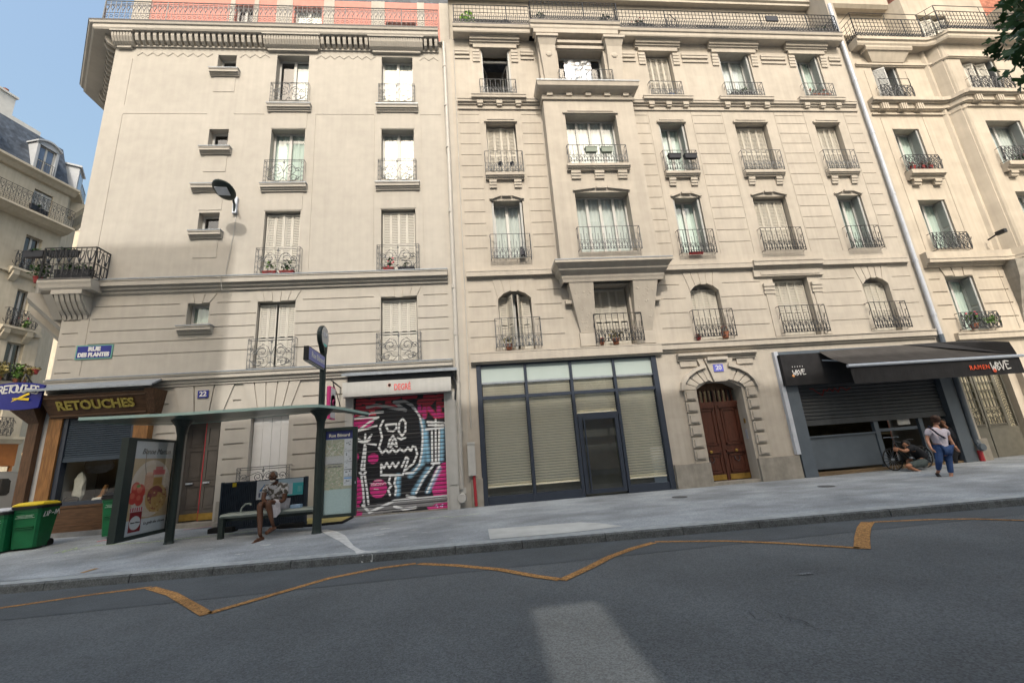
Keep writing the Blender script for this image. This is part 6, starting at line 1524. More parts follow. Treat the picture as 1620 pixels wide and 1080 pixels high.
# mansard with dormers
mb = MB(); zt = zc+.35; rt = zt+3.1
mb.quad((FL0, .0, zt), (FL1-.1, .0, zt), (FL1-.1, 1.1, rt), (FL0, 1.1, rt)); mb.quad((FL1-.1, 0, zt), (FL1+2.2, 2.3, zt), (FL1+1.4, 3.0, rt), (FL1-.1, 1.1, rt)); mb.quad((FL0, 1.1, rt), (FL1-.1, 1.1, rt), (FL1+1.2, 7, rt+.9), (FL0, 7, rt+.9)); mb.quad((FL1-.1, 1.1, rt), (FL1+1.4, 3, rt), (FL1+1.4, 8, rt+.6), (FL1+1.2, 7, rt+.9))
fbuild(mb, 'slate_roof', SLATE)
def dormer(u0, u1, z0, z1, yo=-.05):
    c = (u0+u1)/2; m1 = MB()
    m1.box(u0, u0+.12, yo, yo+1.0, z0, z1); m1.box(u1-.12, u1, yo, yo+1.0, z0, z1)
    pts = [(u0-.08+(u1-u0+.16)*i/8, z1+.28*math.sin(math.pi*i/8)) for i in range(9)]
    for (a, za), (b, zb) in zip(pts[:-1], pts[1:]): m1.loft([[(a, yo-.1, za), (b, yo-.1, zb), (b, yo-.1, zb+.1), (a, yo-.1, za+.1)], [(a, yo+1.4, za), (b, yo+1.4, zb), (b, yo+1.4, zb+.1), (a, yo+1.4, za+.1)]])
    m1.prism([(u0, z1-.1)]+pts+[(u1, z1-.1)], yo, yo+.06, 'y')
    d = fbuild(m1, 'dormer', mat('pale_zinc_dormer', (.36, .385, .42), .5, .06, 5))
    m2 = MB(); a, b = u0+.12, u1-.12
    for q in (a, c-.06, b-.08): m2.box(q, q+.09, yo+.12, yo+.17, z0, z1-.08)
    for q in (z0, z0+.75, z1-.16): m2.box(a+.09, b-.08, yo+.12, yo+.165, q, q+.08)
    fbuild(m2, 'dormer_window', WFRAME, d); fbuild(MB().quad((a, yo+.15, z0), (b, yo+.15, z0), (b, yo+.15, z1), (a, yo+.15, z1)), 'pane', mat('dull_blue_glass', (.10, .14, .22), .08, .1, 3, spec=.9), d)
    m3 = MB(); 
    for q in range(9): m3.bar((a+(b-a)*q/8, yo-.06, z0), (a+(b-a)*q/8, yo-.06, z0+.7), .012)
    m3.bar((a, yo-.06, z0+.7), (b, yo-.06, z0+.7), .018); fbuild(m3, 'railing', IRON, d)
d0, d1 = fl(54, 250)[0], fl(88, 270)[0]
dormer(d0, d1, zt+.12, zt+1.95); dormer(d0-3.1, d1-3.1, zt+.12, zt+1.95)
mb = MB(); cc = (FL1+1.0, 1.15)
dm = MB(); dm.box(-.65, .65, -.15, .9, zt+.1, zt+2.2); dm.box(-.75, .75, -.25, .95, zt+2.2, zt+2.32); dm.xf(Matrix.Translation((cc[0], cc[1], 0)) @ Matrix.Rotation(R_(45), 4, 'Z'))
d = fbuild(dm, 'dormer', MATS['pale_zinc_dormer']); m2 = MB().quad((-.45, -.16, zt+.2), (.45, -.16, zt+.2), (.45, -.16, zt+2), (-.45, -.16, zt+2)).xf(Matrix.Translation((cc[0], cc[1], 0)) @ Matrix.Rotation(R_(45), 4, 'Z')); fbuild(m2, 'pane', MATS['dull_blue_glass'], d)
m2 = MB(); [m2.bar((-.7+.2*q, -.4, zt), (-.7+.2*q, -.4, zt+1.0), .014) for q in range(8)]; m2.bar((-.7, -.4, zt+1), (.7, -.4, zt+1), .02); m2.xf(Matrix.Translation((cc[0], cc[1], 0)) @ Matrix.Rotation(R_(45), 4, 'Z')); fbuild(m2, 'railing', IRON, d)
# chimneys
CHIM = mat('chimney_render', (.60, .60, .58), .85, .06, 4)
def chimney(u, v, z, n, w, h):
    m1 = MB(); m1.box(u, u+w, v, v+.7, z-3, z+h); m1.box(u-.08, u+w+.08, v-.08, v+.78, z+h, z+h+.12); c = fbuild(m1, 'chimney', CHIM)
    for i in range(n): fbuild(MB().lathe([(.12, 0), (.15, .05), (.11, .3), (.14, .34), (0, .34)], (u+w*(i+.5)/n, v+.35, z+h+.12), 10), 'chimney_pot', TERRA, c)
u_, z_ = fl(9, 152, -1.5); chimney(u_-1.05, 1.2, z_-1.25, 2, 1.35, 1.25)
mb = MB(); mb.box(FL0, fl(60, 230, -3)[0], 3.0, 6, rt, rt+1.6); fbuild(mb, 'roof_wall', CHIM)
# ground floor cafe
fbuild(MB().box(FL0, FL1, -.05, .4, -.3, 1.0).box(FL0, FL1, -.08, .4, 3.0, 4.3), 'cafe_front', CAFE)
mb = MB()
for i in range(14):
    u = FL1-.1-i*.62; mb.box(u-.05, u+.05, -.06, .1, 1.0, 3.0)
mb.box(FL0, FL1, -.05, .1, 2.05, 2.13); fbuild(mb, 'cafe_window', CAFE)
fbuild(MB().quad((FL0, .08, 1), (FL1, .08, 1), (FL1, .08, 3), (FL0, .08, 3)), 'pane', SHOPG); fbuild(MB().quad((FL0, 2.5, -.3), (FL1, 2.5, -.3), (FL1, 2.5, 4), (FL0, 2.5, 4)), 'cafe_room', DARK)
lm = bpy.data.materials.new('cafe_lamp'); lm.use_nodes = True; b_ = lm.node_tree.nodes['Principled BSDF']; b_.inputs['Emission Color'].default_value = (1, .55, .2, 1); b_.inputs['Emission Strength'].default_value = 1.2
lu, lz = fl(34, 718, -1.0); fbuild(MB().ell((lu, 1.0, lz), (.12, .12, .10), 10, 6), 'cafe_lamp', lm)
# another house closing the gap behind
BK = thing('apartment_building', (-19, 48, .4), 'far white house with a row of orange chimney pots in the gap at the left', 'building')
k_ = at(118, 372, 48); MB().box(-60, -15.5, 46, 55, -.2, k_.z-.4).build('wall', SFAR, BK); MB().box(-60, -15.4, 45.9, 55.1, k_.z-.4, k_.z).build('parapet', CHIM, BK)
for i in range(6):
    p = at(113+6*i, 364, 48); MB().lathe([(.22, 0), (.26, .1), (.2, .7), (0, .7)], (p.x, 48, k_.z), 10).build('chimney_pot', TERRA, BK)

# ------------------------------------------------------------------ the row across the street, behind the viewer: it shades the pavement and is mirrored in the panes
OPM = mat('opposite_stone', (.74, .71, .66), .85, .08, 2)
YO = -19.2; tanE = math.tan(SUN_EL)/math.cos(SUN_AZ); shx = math.tan(SUN_AZ)
def opp_building(x0, x1, h, label, hole=None):
    b = thing('apartment_building', ((x0+x1)/2, YO, .1), label, 'building', 'buildings across the street')
    mb = MB(); xs_ = [(x0, x1, 0, h, 0, False)]
    hl = [hole] if hole else []
    wall_grid(mb, x0, x1, 0, h, hl, YO, edge=False); mb.xf(Matrix.Identity(4)); mb.build('wall', OPM, b)
    mb = MB(); mb.box(x0, x1, YO-.05, YO+.25, h-.25, h); mb.box(x0, x1, YO-.02, YO+.15, 4.3, 4.6); mb.build('cornice', OPM, b)
    mb = MB()
    for r in range(int((h-2)//3.3)):
        x = x0+1.0
        while x < x1-1.5:
            z = 5.2+3.3*r
            if z+2 < h and not (hole and x < hole[1]+.2 and x+1.2 > hole[0]-.2 and z < hole[3] and z+2 > hole[2]): mb.box(x, x+1.15, YO+.0, YO+.03, z, z+2.05)
            x += 2.9
    mb.build('window_row', mat('dark_blue_panes', (.05, .06, .07), .1, .2, 2, spec=.8), b)
    return b
zl = at(250, 398, 0).z+19.2*tanE*1.0; xe = at(373, 380, 0).x-19.2*shx
zr = 2.95+19.2*tanE
hy0, hy1 = -10.9, -8.35  # added slot in the unseen wall, throws a sun patch on the road
hz0, hz1 = (hy0-YO)*tanE, (hy1-YO)*tanE; hx = .47-(hy0-YO)*shx
opp_building(-14.6, xe, zl, 'tall plain stone apartment building across the street, left of the viewer')
opp_building(xe, 18.5, zr, 'lower plain stone apartment building across the street, behind the viewer', (hx, hx+.72, hz0, hz1, .0, True))
# ------------------------------------------------------------------ bus shelter
m0 = gp(501, 843); MX, MY, MZ = m0.x, m0.y, m0.z
SH = thing('bus_shelter', (-5.4, -2.2, .18), 'dark green bus shelter with thin curved canopy, tall stop mast and advertising panel', 'bus shelter')
mb = MB(); mb.lathe([(.13, -.02), (.11, .02), (.098, .08), (.098, 2.0), (.085, 2.4)], (MX, MY, MZ), 16); mb.lathe([(.085, 2.35), (.10, 2.55), (.15, 2.68), (.27, 2.80), (.30, 2.84)], (MX, MY, MZ), 16); mb.tube([(MX, MY, 3.0), (MX, MY, 4.62)], .075, 12); mb.build('mast', SHELT, SH)
P2 = gp(262, 861)
mb = MB(); mb.lathe([(.12, -.02), (.09, .05), (.085, 2.2)], (P2.x, P2.y+.1, P2.z), 14); mb.lathe([(.085, 2.1), (.09, 2.4), (.14, 2.62), (.26, 2.78), (.32, 2.84)], (P2.x, P2.y+.1, P2.z), 16); mb.build('post', SHELT, SH)
fr = [(125, 664), (160, 662.5), (200, 660.5), (250, 658), (300, 655.2), (370, 650.5), (440, 646), (480, 643.8), (505, 643), (530, 645.5), (556, 650), (583, 655)]
bk = [(126, 666), (152, 668.5), (185, 670.5), (225, 671.5), (283, 671), (351, 666), (416, 659.5), (450, 656), (478, 653.5), (510, 651), (545, 651), (583, 656.5)]
Fp = [az(*p, 3.03) for p in fr]; Bp = [az(*p, 3.02) for p in bk]
mb = MB(); mr = MB()
for i in range(len(Fp)-1):
    a, b, c, d = Fp[i], Fp[i+1], Bp[i+1], Bp[i]; up = Vector((0, 0, .05))
    mids = [((a+d)/2+Vector((0, 0, -.05)), (b+c)/2+Vector((0, 0, -.05)))]
    (m1, m2), = mids
    mb.quad(a, b, m2, m1); mb.quad(m1, m2, c, d)
    mb.quad(a+up*.8, b+up*.8, c+up, d+up)
    for p, q in ((a, b), (d, c)): mr.loft([[p+Vector((0, -.02, -.012)), p+Vector((0, .03, -.012)), p+Vector((0, .03, .052)), p+Vector((0, -.02, .052))], [q+Vector((0, -.02, -.012)), q+Vector((0, .03, -.012)), q+Vector((0, .03, .052)), q+Vector((0, -.02, .052))]])
r_ = mb.build('canopy', SHELTR, SH); mr.build('rim', SHELTE, r_)
# stop disc and name blade on the mast
mb = MB(); c = (MX, -2.43, 4.86)
mb.lathe([(0, -.06), (.27, -.06), (.30, -.03), (.30, .03), (.27, .06), (0, .06)], c, 24, 'x'); mb.loft([[(MX-.06, MY-.08, 4.45), (MX+.06, MY-.08, 4.45), (MX+.06, MY+.08, 4.45), (MX-.06, MY+.08, 4.45)], [(MX-.06, -2.66, 4.75), (MX+.06, -2.66, 4.75), (MX+.06, -2.2, 4.75), (MX-.06, -2.2, 4.75)]])
d_ = mb.build('stop_disc', SHELT, SH); 
mb = MB(); mb.lathe([(0, .062), (.265, .062), (.265, .058)], c, 24, 'x'); mb.build('disc_face', mat('pale_grey_disc', (.50, .50, .49), .4, .04), d_)
mb = MB(); mb.poly3([(MX+.066, -2.43+.25*math.cos(t), 4.86+.25*math.sin(t)) for t in [math.pi*1.27+i*.115*math.pi/2.5 for i in range(11)]]); mb.build('disc_band', mat('turquoise_print', (.08, .55, .50), .4, .03), d_)
face_text('BUS', .17, (MX+.068, -2.44, 4.90), (0, 1, 0), (0, 0, 1), bold=.004).build('lettering', mat('grey_blue_print', (.62, .64, .70), .4, .03), d_)
mb = MB(); mb.box(MX-.06, MX+.05, -3.50, MY+.05, 4.03, 4.36); b_ = mb.build('name_blade', BLKP, SH)
MB().box(MX+.05, MX+.056, -3.47, MY+.02, 4.05, 4.34).build('blade_face', mat('blade_blue', (.17, .19, .47), .35, .04), b_)
face_text('Rue B\u00e9nard', .19, (MX+.06, -2.87, 4.20), (0, 1, 0), (0, 0, 1), bold=.004).build('lettering', WHITE, b_)
MB().box(MX-.05, MX+.045, -3.48, MY, 4.015, 4.03).build('blade_light', PVC, b_)
# route map panel
mb = MB(); x0, x1, z0, z1 = -3.63, -2.80, .50, 2.56; yy = MY
mb.box(x0, x0+.09, yy-.05, yy+.05, z0, z1); mb.box(x1-.10, x1, yy-.05, yy+.05, z0, z1); mb.box(x0+.09, x1-.1, yy-.045, yy+.045, z1-.08, z1); mb.box(x0+.09, x1-.1, yy-.045, yy+.045, z0, z0+.07); mb.box(x0+.09, x1-.1, yy, yy+.04, z0+.07, z1-.08); f_ = mb.build('map_frame', SHELT, SH)
cv = Canvas(.64, 1.91, .0085); cv.fill((.30, .42, .44)); rk = random.Random(12)
cv.rect(0, .64, .55, 1.70, (.30, .32, .25))
for i in range(260): cv.ell((rk.uniform(0, .42), rk.uniform(.55, 1.62)), rk.uniform(.008, .03), rk.uniform(.006, .02), rk.choice([(.40, .42, .33), (.24, .27, .20), (.36, .33, .24), (.20, .28, .18), (.42, .40, .34)]))
for i in range(16): a = (rk.uniform(0, .42), rk.uniform(1.25, 1.66)); cv.stroke([a, (a[0]+rk.uniform(-.12, .12), a[1]+rk.uniform(-.2, .2))], .004, (.55, .55, .52))
cv.rect(0, .43, 1.13, 1.32, (.38, .40, .41)); cv.rect(0, .43, 1.05, 1.12, (.30, .31, .26))
for z in (1.06, 1.13): cv.stroke([(.06, z), (.40, z)], .007, (.07, .08, .09))
for x in (.08, .2, .3): cv.stroke([(x, 1.08), (x+.06, 1.08)], .006, (.08, .08, .09))
cv.rect(.44, .64, .62, 1.70, (.46, .50, .54))
for z in (1.42, 1.16, .98, .82): cv.rect(.45, .63, z, z+.010, (.06, .07, .08))
for i in range(26): z = rk.uniform(.66, 1.66); x = rk.uniform(.45, .58); cv.rect(x, x+rk.uniform(.01, .05), z, z+rk.uniform(.006, .03), (.10, .12, .14))
cv.rect(.45, .63, .77, .81, (.12, .28, .55))
cv.rect(0, .64, 1.71, 1.91, (.025, .035, .16)); cv.rect(0, .64, 0, .545, (.33, .44, .45)); cv.noise(.12)
cv.build('map_sheet', (x0+.09, yy-.006, z0+.07), (1, 0, 0), (0, 0, 1), f_)
face_text('Rue B\u00e9nard', .105, (x0+.09+.32, yy-.012, z0+.07+1.80), (1, 0, 0), (0, 0, 1), bold=.002).build('lettering', mat('pale_print', (.62, .60, .50), .4), f_)
MB().box(x1-.025, x1-.005, yy-.06, yy-.05, 1.22, 1.27).build('lock', ALU, f_)
# advertising panel at the left end
AX = -7.15; ya, yb, za, zb = -3.56, -1.96, .48, 2.54
mb = MB()
mb.box(AX-.12, AX+.02, ya, ya+.24, za, zb); mb.box(AX-.12, AX+.02, yb-.14, yb, za, zb); mb.box(AX-.115, AX+.015, ya+.24, yb-.14, zb-.06, zb); mb.box(AX-.115, AX+.015, ya+.24, yb-.14, za, za+.08); mb.box(AX-.11, AX-.03, ya+.24, yb-.14, za+.08, zb-.06)
f_ = mb.build('poster_case', SHELT, SH)
w_, h_ = 1.22, 1.92
cv = Canvas(w_, h_, .0095); cv.fill((.50, .52, .55)); cv.rect(.0, w_, .30, 1.55, (.46, .33, .19)); cv.rect(0, w_, 1.55, h_, (.46, .48, .50))
cv.ell((.62, .92), .62, .60, (.60, .50, .42)); cv.ell((.62, .92), .52, .50, (.57, .46, .36))
cv.rect(.40, .66, .78, 1.22, (.55, .30, .20)); cv.ell((.53, 1.22), .13, .04, (.62, .36, .26)); cv.rect(.66, .95, .8, 1.15, (.42, .24, .07))
cv.ell((.82, .70), .34, .30, (.50, .31, .12)); cv.ell((.78, .76), .25, .20, (.24, .06, .06)); cv.ell((.86, .66), .2, .16, (.46, .28, .10)); cv.ell((.75, .80), .1, .08, (.30, .09, .07))
for q in range(30): cv.ell((.82+rk.uniform(-.33, .33), .66+rk.uniform(-.26, .2)), .03, .02, rk.choice([(.58, .40, .18), (.40, .22, .07), (.33, .12, .06)]))
for c, r in (((.17, .93), .13), ((.30, .86), .15), ((.12, .75), .13), ((.30, .70), .12)): cv.ell(c, r, r*1.05, (.50, .05, .035)); cv.ell((c[0]-.02, c[1]+.04), r*.5, r*.45, (.62, .13, .08))
cv.ell((.24, .98), .06, .03, (.10, .25, .05)); cv.stroke([(.42, 1.22), (.36, 1.40), (.35, 1.75)], .012, (.25, .20, .17))
cv.rect(.10, .44, .06, .50, (.22, .012, .018)); cv.rect(.08, .46, .46, .56, (.55, .50, .50)); 
for q in range(6): cv.rect(.09+.062*q, .12+.062*q, .47, .55, (.50, .05, .06))
cv.ell((.27, .24), .155, .135, (.62, .62, .62)); cv.rect(.5, 1.2, .05, .28, (.52, .54, .57)); cv.rect(.62, 1.02, 1.20, 1.31, (.60, .14, .14)); cv.rect(.70, .94, 1.31, 1.37, (.60, .20, .18))
cv.noise(.05); cv.build('poster', (AX+.003, ya+.24, za+.08), (0, 1, 0), (0, 0, 1), f_)
INK = mat('soft_dark_print', (.16, .15, .15), .5)
mb = face_text('Bonne Maman', .17, (AX+.008, ya+.24+.66, za+.08+1.70), (0, 1, 0), (0, 0, 1), shear=.35, sx=.92); mb.merge(face_text('Bonne Maman', .046, (AX+.008, ya+.24+.27, za+.08+.25), (0, 1, 0), (0, 0, 1), shear=.3)); mb.merge(face_text('Le go\u00fbt des choses', .085, (AX+.008, ya+.24+.84, za+.08+.20), (0, 1, 0), (0, 0, 1), shear=.35)); mb.build('lettering', INK, f_)
gm = bpy.data.materials.new('poster_glass'); gm.use_nodes = True
MB().quad((AX+.014, ya+.24, za+.08), (AX+.014, yb-.14, za+.08), (AX+.014, yb-.14, zb-.06), (AX+.014, ya+.24, zb-.06)).build('poster_pane', PANE, f_)
# bench of the shelter
bx0, bx1 = at(350, 815, -2.05).x, MX-.06
mb = MB(); sec = [(-2.10, .66), (-2.13, .70), (-2.10, .735), (-1.95, .75), (-1.72, .75), (-1.68, .72), (-1.72, .69), (-1.95, .69), (-2.06, .64)]
mb.loft([[(bx0, y, z-.0) for y, z in sec], [(bx0+.06, y, z+.005) for y, z in sec], [(bx1-.15, y, z) for y, z in sec], [(bx1, y, z-.06) for y, z in sec]]); bn = mb.build('bench_seat', BENCHM, SH)
mb = MB(); mb.box(bx0+.02, bx1-.1, -2.02, -1.80, .58, .69); mb.build('bench_beam', SHELT, SH)
q = gp(353, 852); mb = MB(); mb.box(bx0+.02, bx0+.12, q.y-.05, q.y+.06, q.z-.01, .66); mb.build('bench_leg', SHELT, SH)
mb = MB(); xh = at(386, 808, -1.95).x; mb.tube([(xh-.08, -1.95, .73), (xh-.06, -1.95, .85), (xh+.02, -1.95, .93), (xh+.12, -1.95, .94), (xh+.16, -1.95, .90)], .022, 6); mb.build('armrest', BENCHM, SH)
# site barrier and posters behind the bench
q0, q1 = at(352, 766, -1.15), at(486, 757, -1.15)
BR_ = thing('site_barrier', ((q0.x+q1.x)/2, -1.15, .25), 'blue-grey ribbed plastic site barrier standing behind the shelter bench', 'barrier')
mb = MB(); n = 46
for i in range(n): x = q0.x+(q1.x-q0.x)*i/n; mb.box(x+.004, x+(q1.x-q0.x)/n*.62, -1.17, -1.145, .34, 1.40)
mb.box(q0.x, q1.x, -1.145, -1.12, .30, 1.41); mb.box(q0.x-.02, q0.x+.03, -1.18, -1.10, .22, 1.46); mb.box(q1.x-.05, q1.x+.02, -1.18, -1.10, .22, 1.46); mb.box(q0.x, q1.x, -1.185, -1.11, 1.40, 1.45); mb.build('panel', BARR, BR_)
MB().box(q0.x+.27, q0.x+.36, -1.195, -1.18, 1.33, 1.43).build('tag', YEL, BR_)
for x in (q0.x+.1, q1.x-.3):
    z = pav_z(x, -1.15); MB().cbox(x-.3, x+.3, -1.28, -.98, z-.02, z+.12, .02).build('foot', RUBBER, BR_)
cv = Canvas(.44, .46, .012); cv.fill((.60, .62, .66)); cv.poly([(.06, .20), (.22, .20), (.20, .38)], (.06, .20, .45)); cv.rect(.06, .1, .05, .16, (.1, .12, .2)); cv.rect(.14, .18, .05, .16, (.1, .12, .2)); cv.rect(.22, .34, .08, .11, (.1, .12, .2))
T1 = thing('poster', (-5.3, -1.2, 1.2), 'white poster with a blue triangle hung on the barrier left of the seated man', 'poster')
a = at(407, 762, -1.20); cv.build('sheet', (a.x, -1.205, a.z-.44), (1, 0, 0), (0, 0, 1), T1)
cv = Canvas(.62, .42, .012); cv.fill((.56, .62, .66)); cv.rect(0, .62, .30, .42, (.40, .52, .60)); cv.rect(.36, .62, .0, .30, (.05, .42, .44)); cv.rect(.08, .34, .06, .28, (.50, .56, .62)); cv.rect(.0, .62, 0, .035, (.10, .45, .48)); [cv.rect(.45+.04*i, .46+.04*i, .08, .22, (.3, .6, .6)) for i in range(4)]
T2 = thing('poster', (-4.8, -1.2, 1.2), 'turquoise and white information poster hung on the barrier right of the seated man', 'poster')
a = at(441, 759, -1.20); cv.build('sheet', (a.x, -1.207, a.z-.40), (1, 0, 0), (0, 0, 1), T2)
o = MB().cbox(-4.43, -4.20, -2.0, -1.82, .752, .83, .008).build('paper_packet', mat('pale_blue_packet', (.28, .42, .60), .6, .1, 20), org=(-4.3, -1.9, .752)); tag(o, 'pale blue packet lying on the bench beside the seated man', 'packet')
# yellow trench plate beside the shop
TP = thing('trench_plate', (-4.6, -.6, .25), 'pale yellow trench cover plate with dark rim on the pavement by the painted shutter', 'trench plate')
mb = MB(); P = [gp(435, 834), gp(500, 831), gp(540, 827), gp(556, 819), gp(480, 822), gp(440, 826)]; mb.loft([[(p.x, p.y, p.z+.01) for p in P], [(p.x, p.y, p.z+.05) for p in P]]); mb.build('plate', mat('yellow_plate_paint', (.42, .34, .12), .6, .15, 8), TP)
mb = MB(); mb.tube([gp(432, 836)+Vector((0, 0, .03)), gp(500, 832)+Vector((0, 0, .03)), gp(541, 828)+Vector((0, 0, .03)), gp(558, 819)+Vector((0, 0, .03))], .035, 6); mb.build('rim', RUBBER, TP)

# ------------------------------------------------------------------ wheelie bins
def bin_(loc, rz, label, lid, sc=1.0, tagtxt=False):
    b = thing('wheelie_bin', loc, label, 'bin', 'green wheelie bins', rz=rz, local=True); b.scale = (sc, sc, sc)
    W, Dp, H = .62, .70, 1.02
    mb = MB(); ring = lambda w, d0, d1, z, c=.05: [(-w/2+c, d0, z), (w/2-c, d0, z), (w/2, d0+c, z), (w/2, d1-c, z), (w/2-c, d1, z), (-w/2+c, d1, z), (-w/2, d1-c, z), (-w/2, d0+c, z)]
    mb.loft([ring(W*.84, -.26, .22, .06), ring(W*.85, -.27, .24, .12), ring(W*.96, -.34, .33, H-.12), ring(W*1.0, -.36, .35, H-.10), ring(W*1.0, -.36, .35, H-.02)])
    for z in (.52, .56): mb.box(-W*.32, W*.32, -.345, -.29, z, z+.012)
    mb.build('body', GREENB, b, org=(0, 0, 0))
    mb = MB(); mb.loft([ring(W*1.06, -.40, .38, H-.03, .07), ring(W*1.08, -.41, .39, H+.03, .07), ring(W*1.02, -.38, .36, H+.045, .07)]); mb.build('rim', BLKP, b, org=(0, 0, 0))
    mb = MB(); mb.loft([ring(W*1.03, -.40, .37, H+.046, .08), ring(W*1.04, -.41, .37, H+.075, .08), ring(W*.9, -.30, .30, H+.125, .1), ring(W*.5, -.15, .15, H+.14, .1)]); mb.build('lid', lid, b, org=(0, 0, 0), smooth=False)
    for s in (-1, 1): MB().lathe([(.03, -.03), (.10, -.03), (.11, 0), (.10, .03), (.03, .03)], (s*(W*.40), .24, .10), 14, 'x').build('wheel', RUBBER, b, org=(0, 0, 0))
    mb = MB(); mb.tube([(-W*.36, .40, H-.06), (W*.36, .40, H-.06)], .022, 6); mb.build('handle', BLKP, b, org=(0, 0, 0))
    PR = mat('pale_print_on_bin', (.30, .45, .36), .5, .2, 20)
    mb = MB()
    for i, (a, z) in enumerate(((.18, .84), (.15, .81), (.20, .78))): mb.box(-a, a, -.352-.0, -.30, z, z+.010)
    mb.build('print', PR, b, org=(0, 0, 0))
    if tagtxt:
        mb = MB(); rk2 = random.Random(5); y = -.18; p = (.314, y, .86)
        for st in ([(-.2, .9), (-.22, .78), (-.12, .8), (-.12, .9)], [(-.08, .78), (-.06, .92), (.0, .88), (-.07, .84)], [(.03, .84), (.09, .86)], [(.14, .80), (.15, .92), (.2, .82), (.24, .93)], [(.26, .9), (.3, .8)]):
            mb.tube([(.292+.030*(zz-.6)/.3, yy, zz) for yy, zz in st], .010, 4)
        mb.build('scrawl', WHITE, b, org=(0, 0, 0))
    return b
g1 = gp(43, 871); bin_((g1.x-.22, g1.y+.30, g1.z), R_(8), 'green wheelie bin with yellow lid and white scrawl on its side, at the corner', YEL, .92, True)
g2 = gp(-8, 878); bin_((g2.x-.22, g2.y+.30, g2.z), R_(3), 'green wheelie bin with grey lid, left of the yellow lidded bin', mat('grey_lid', (.45, .47, .50), .5, .05, 6), .85)
g3 = gp(178, 851); bin_((g3.x-.05, g3.y+.25, g3.z), R_(2), 'green wheelie bin with black lid, half hidden behind the advertising panel', BLKP, .95)

# ------------------------------------------------------------------ van in the side street
VB = mat('silver_van_paint', (.42, .44, .47), .3, .03, 3, metal=.15)
v0 = at(10, 770, 2.6)
VN = thing('parked_van', (v0.x-.95, .55, .33), 'silver grey van with dark side windows parked in the side street at the left', 'van', rz=0.0, local=True)
mb = MB()
prof = [(-2.3, .35), (-2.45, .5), (-2.45, .95), (-2.2, 1.12), (-1.35, 1.22), (-.7, 1.88), (-.4, 1.95), (2.2, 1.96), (2.42, 1.85), (2.52, 1.15), (2.52, .4), (2.45, .32)]
mb.loft([[(-.95, y, z if z < 1.2 else z-.04) for y, z in prof], [(-.98, y, z-.0 if z < 1.2 else z-.10) for y, z in prof][:0] or [(-.97, y, z) for y, z in prof], [(.97, y, z) for y, z in prof], [(.95, y, z if z < 1.2 else z-.04) for y, z in prof]])
mb.build('body', VB, VN, org=(0, 0, 0))
for s in (-1, 1):
    mb = MB(); x = s*.976
    for y0, y1 in ((-1.05, -.1), (.0, 1.1), (1.25, 2.15)):
        pts = [(y0+.08, 1.22), (y1-.08, 1.22), (y1, 1.30), (y1-.02, 1.66), (y1-.12, 1.74), (y0+(.45 if y0 < -1 else .1), 1.74), (y0+(.05 if y0 < -1 else 0), 1.35)]
        mb.poly3([(x, y, z) for y, z in pts])
    mb.build('side_window', mat('dark_van_glass', (.012, .014, .016), .08, .1, 3, spec=.8), VN, org=(0, 0, 0))
    mb = MB(); mb.box(s*.96, s*.99, -2.0, 2.4, .62, .70); mb.box(s*.965, s*.995, 1.2, 1.4, 1.02, 1.06); mb.build('trim', BLKP, VN, org=(0, 0, 0))
    for y in (-1.5, 1.6):
        w = MB().lathe([(.18, -.1), (.33, -.1), (.34, 0), (.33, .1), (.18, .1)], (s*.88, y, .33), 18, 'x').build('wheel', RUBBER, VN, org=(0, 0, 0)); MB().lathe([(0, s*.08), (.19, s*.105), (.2, s*.1)], (s*.88, y, .33), 12, 'x').build('rim', ALU, w, org=(0, 0, 0))

# ------------------------------------------------------------------ people
def skin_mesh(joints, bones, root):
    names = list(joints); me = bpy.data.meshes.new('sk'); me.from_pydata([joints[n][0] for n in names], [(names.index(a), names.index(b)) for a, b in bones], [])
    o = bpy.data.objects.new('sk', me); COL.objects.link(o)
    md = o.modifiers.new('s', 'SKIN'); md.use_smooth_shade = True; md.branch_smoothing = .6
    for i, n in enumerate(names):
        r = joints[n][1]; me.skin_vertices[0].data[i].radius = (r, r) if not isinstance(r, tuple) else r
        me.skin_vertices[0].data[i].use_root = (n == root)
    sb = o.modifiers.new('b', 'SUBSURF'); sb.levels = 2; sb.render_levels = 2
    dg = bpy.context.evaluated_depsgraph_get(); dg.update(); ev = o.evaluated_get(dg); m2 = bpy.data.meshes.new_from_object(ev)
    mb = MB(); mb.add([tuple(v.co) for v in m2.vertices], [tuple(p.vertices) for p in m2.polygons])
    bpy.data.objects.remove(o); bpy.data.meshes.remove(me); bpy.data.meshes.remove(m2); return mb
def head_mb(c, face, r=.105):
    mb = MB(); f = Vector(face).normalized(); up = (Vector((0, 0, 1))-f*f.z).normalized(); sd_ = f.cross(up)
    M = Matrix(((sd_.x, f.x, up.x), (sd_.y, f.y, up.y), (sd_.z, f.z, up.z)))
    c = Vector(c); mb.ell(c+up*.012, (r*.80, r*.98, r*1.08), 14, 10, M); mb.ell(c+M @ Vector((0, r*.22, -r*.62)), (r*.58, r*.66, r*.55), 10, 6, M)
    mb.ell(c+M @ Vector((0, r*1.0, -r*.12)), (r*.15, r*.24, r*.28), 8, 5, M)
    for s in (-1, 1):
        mb.ell(c+M @ Vector((s*r*.82, -.01, -r*.05)), (r*.10, r*.2, r*.3), 8, 5, M); mb.ell(c+M @ Vector((s*r*.36, r*.80, r*.12)), (r*.24, r*.16, r*.10), 8, 5, M)
    mb.ell(c+M @ Vector((0, r*.80, -r*.55)), (r*.30, r*.12, r*.08), 8, 4, M)
    return mb, M
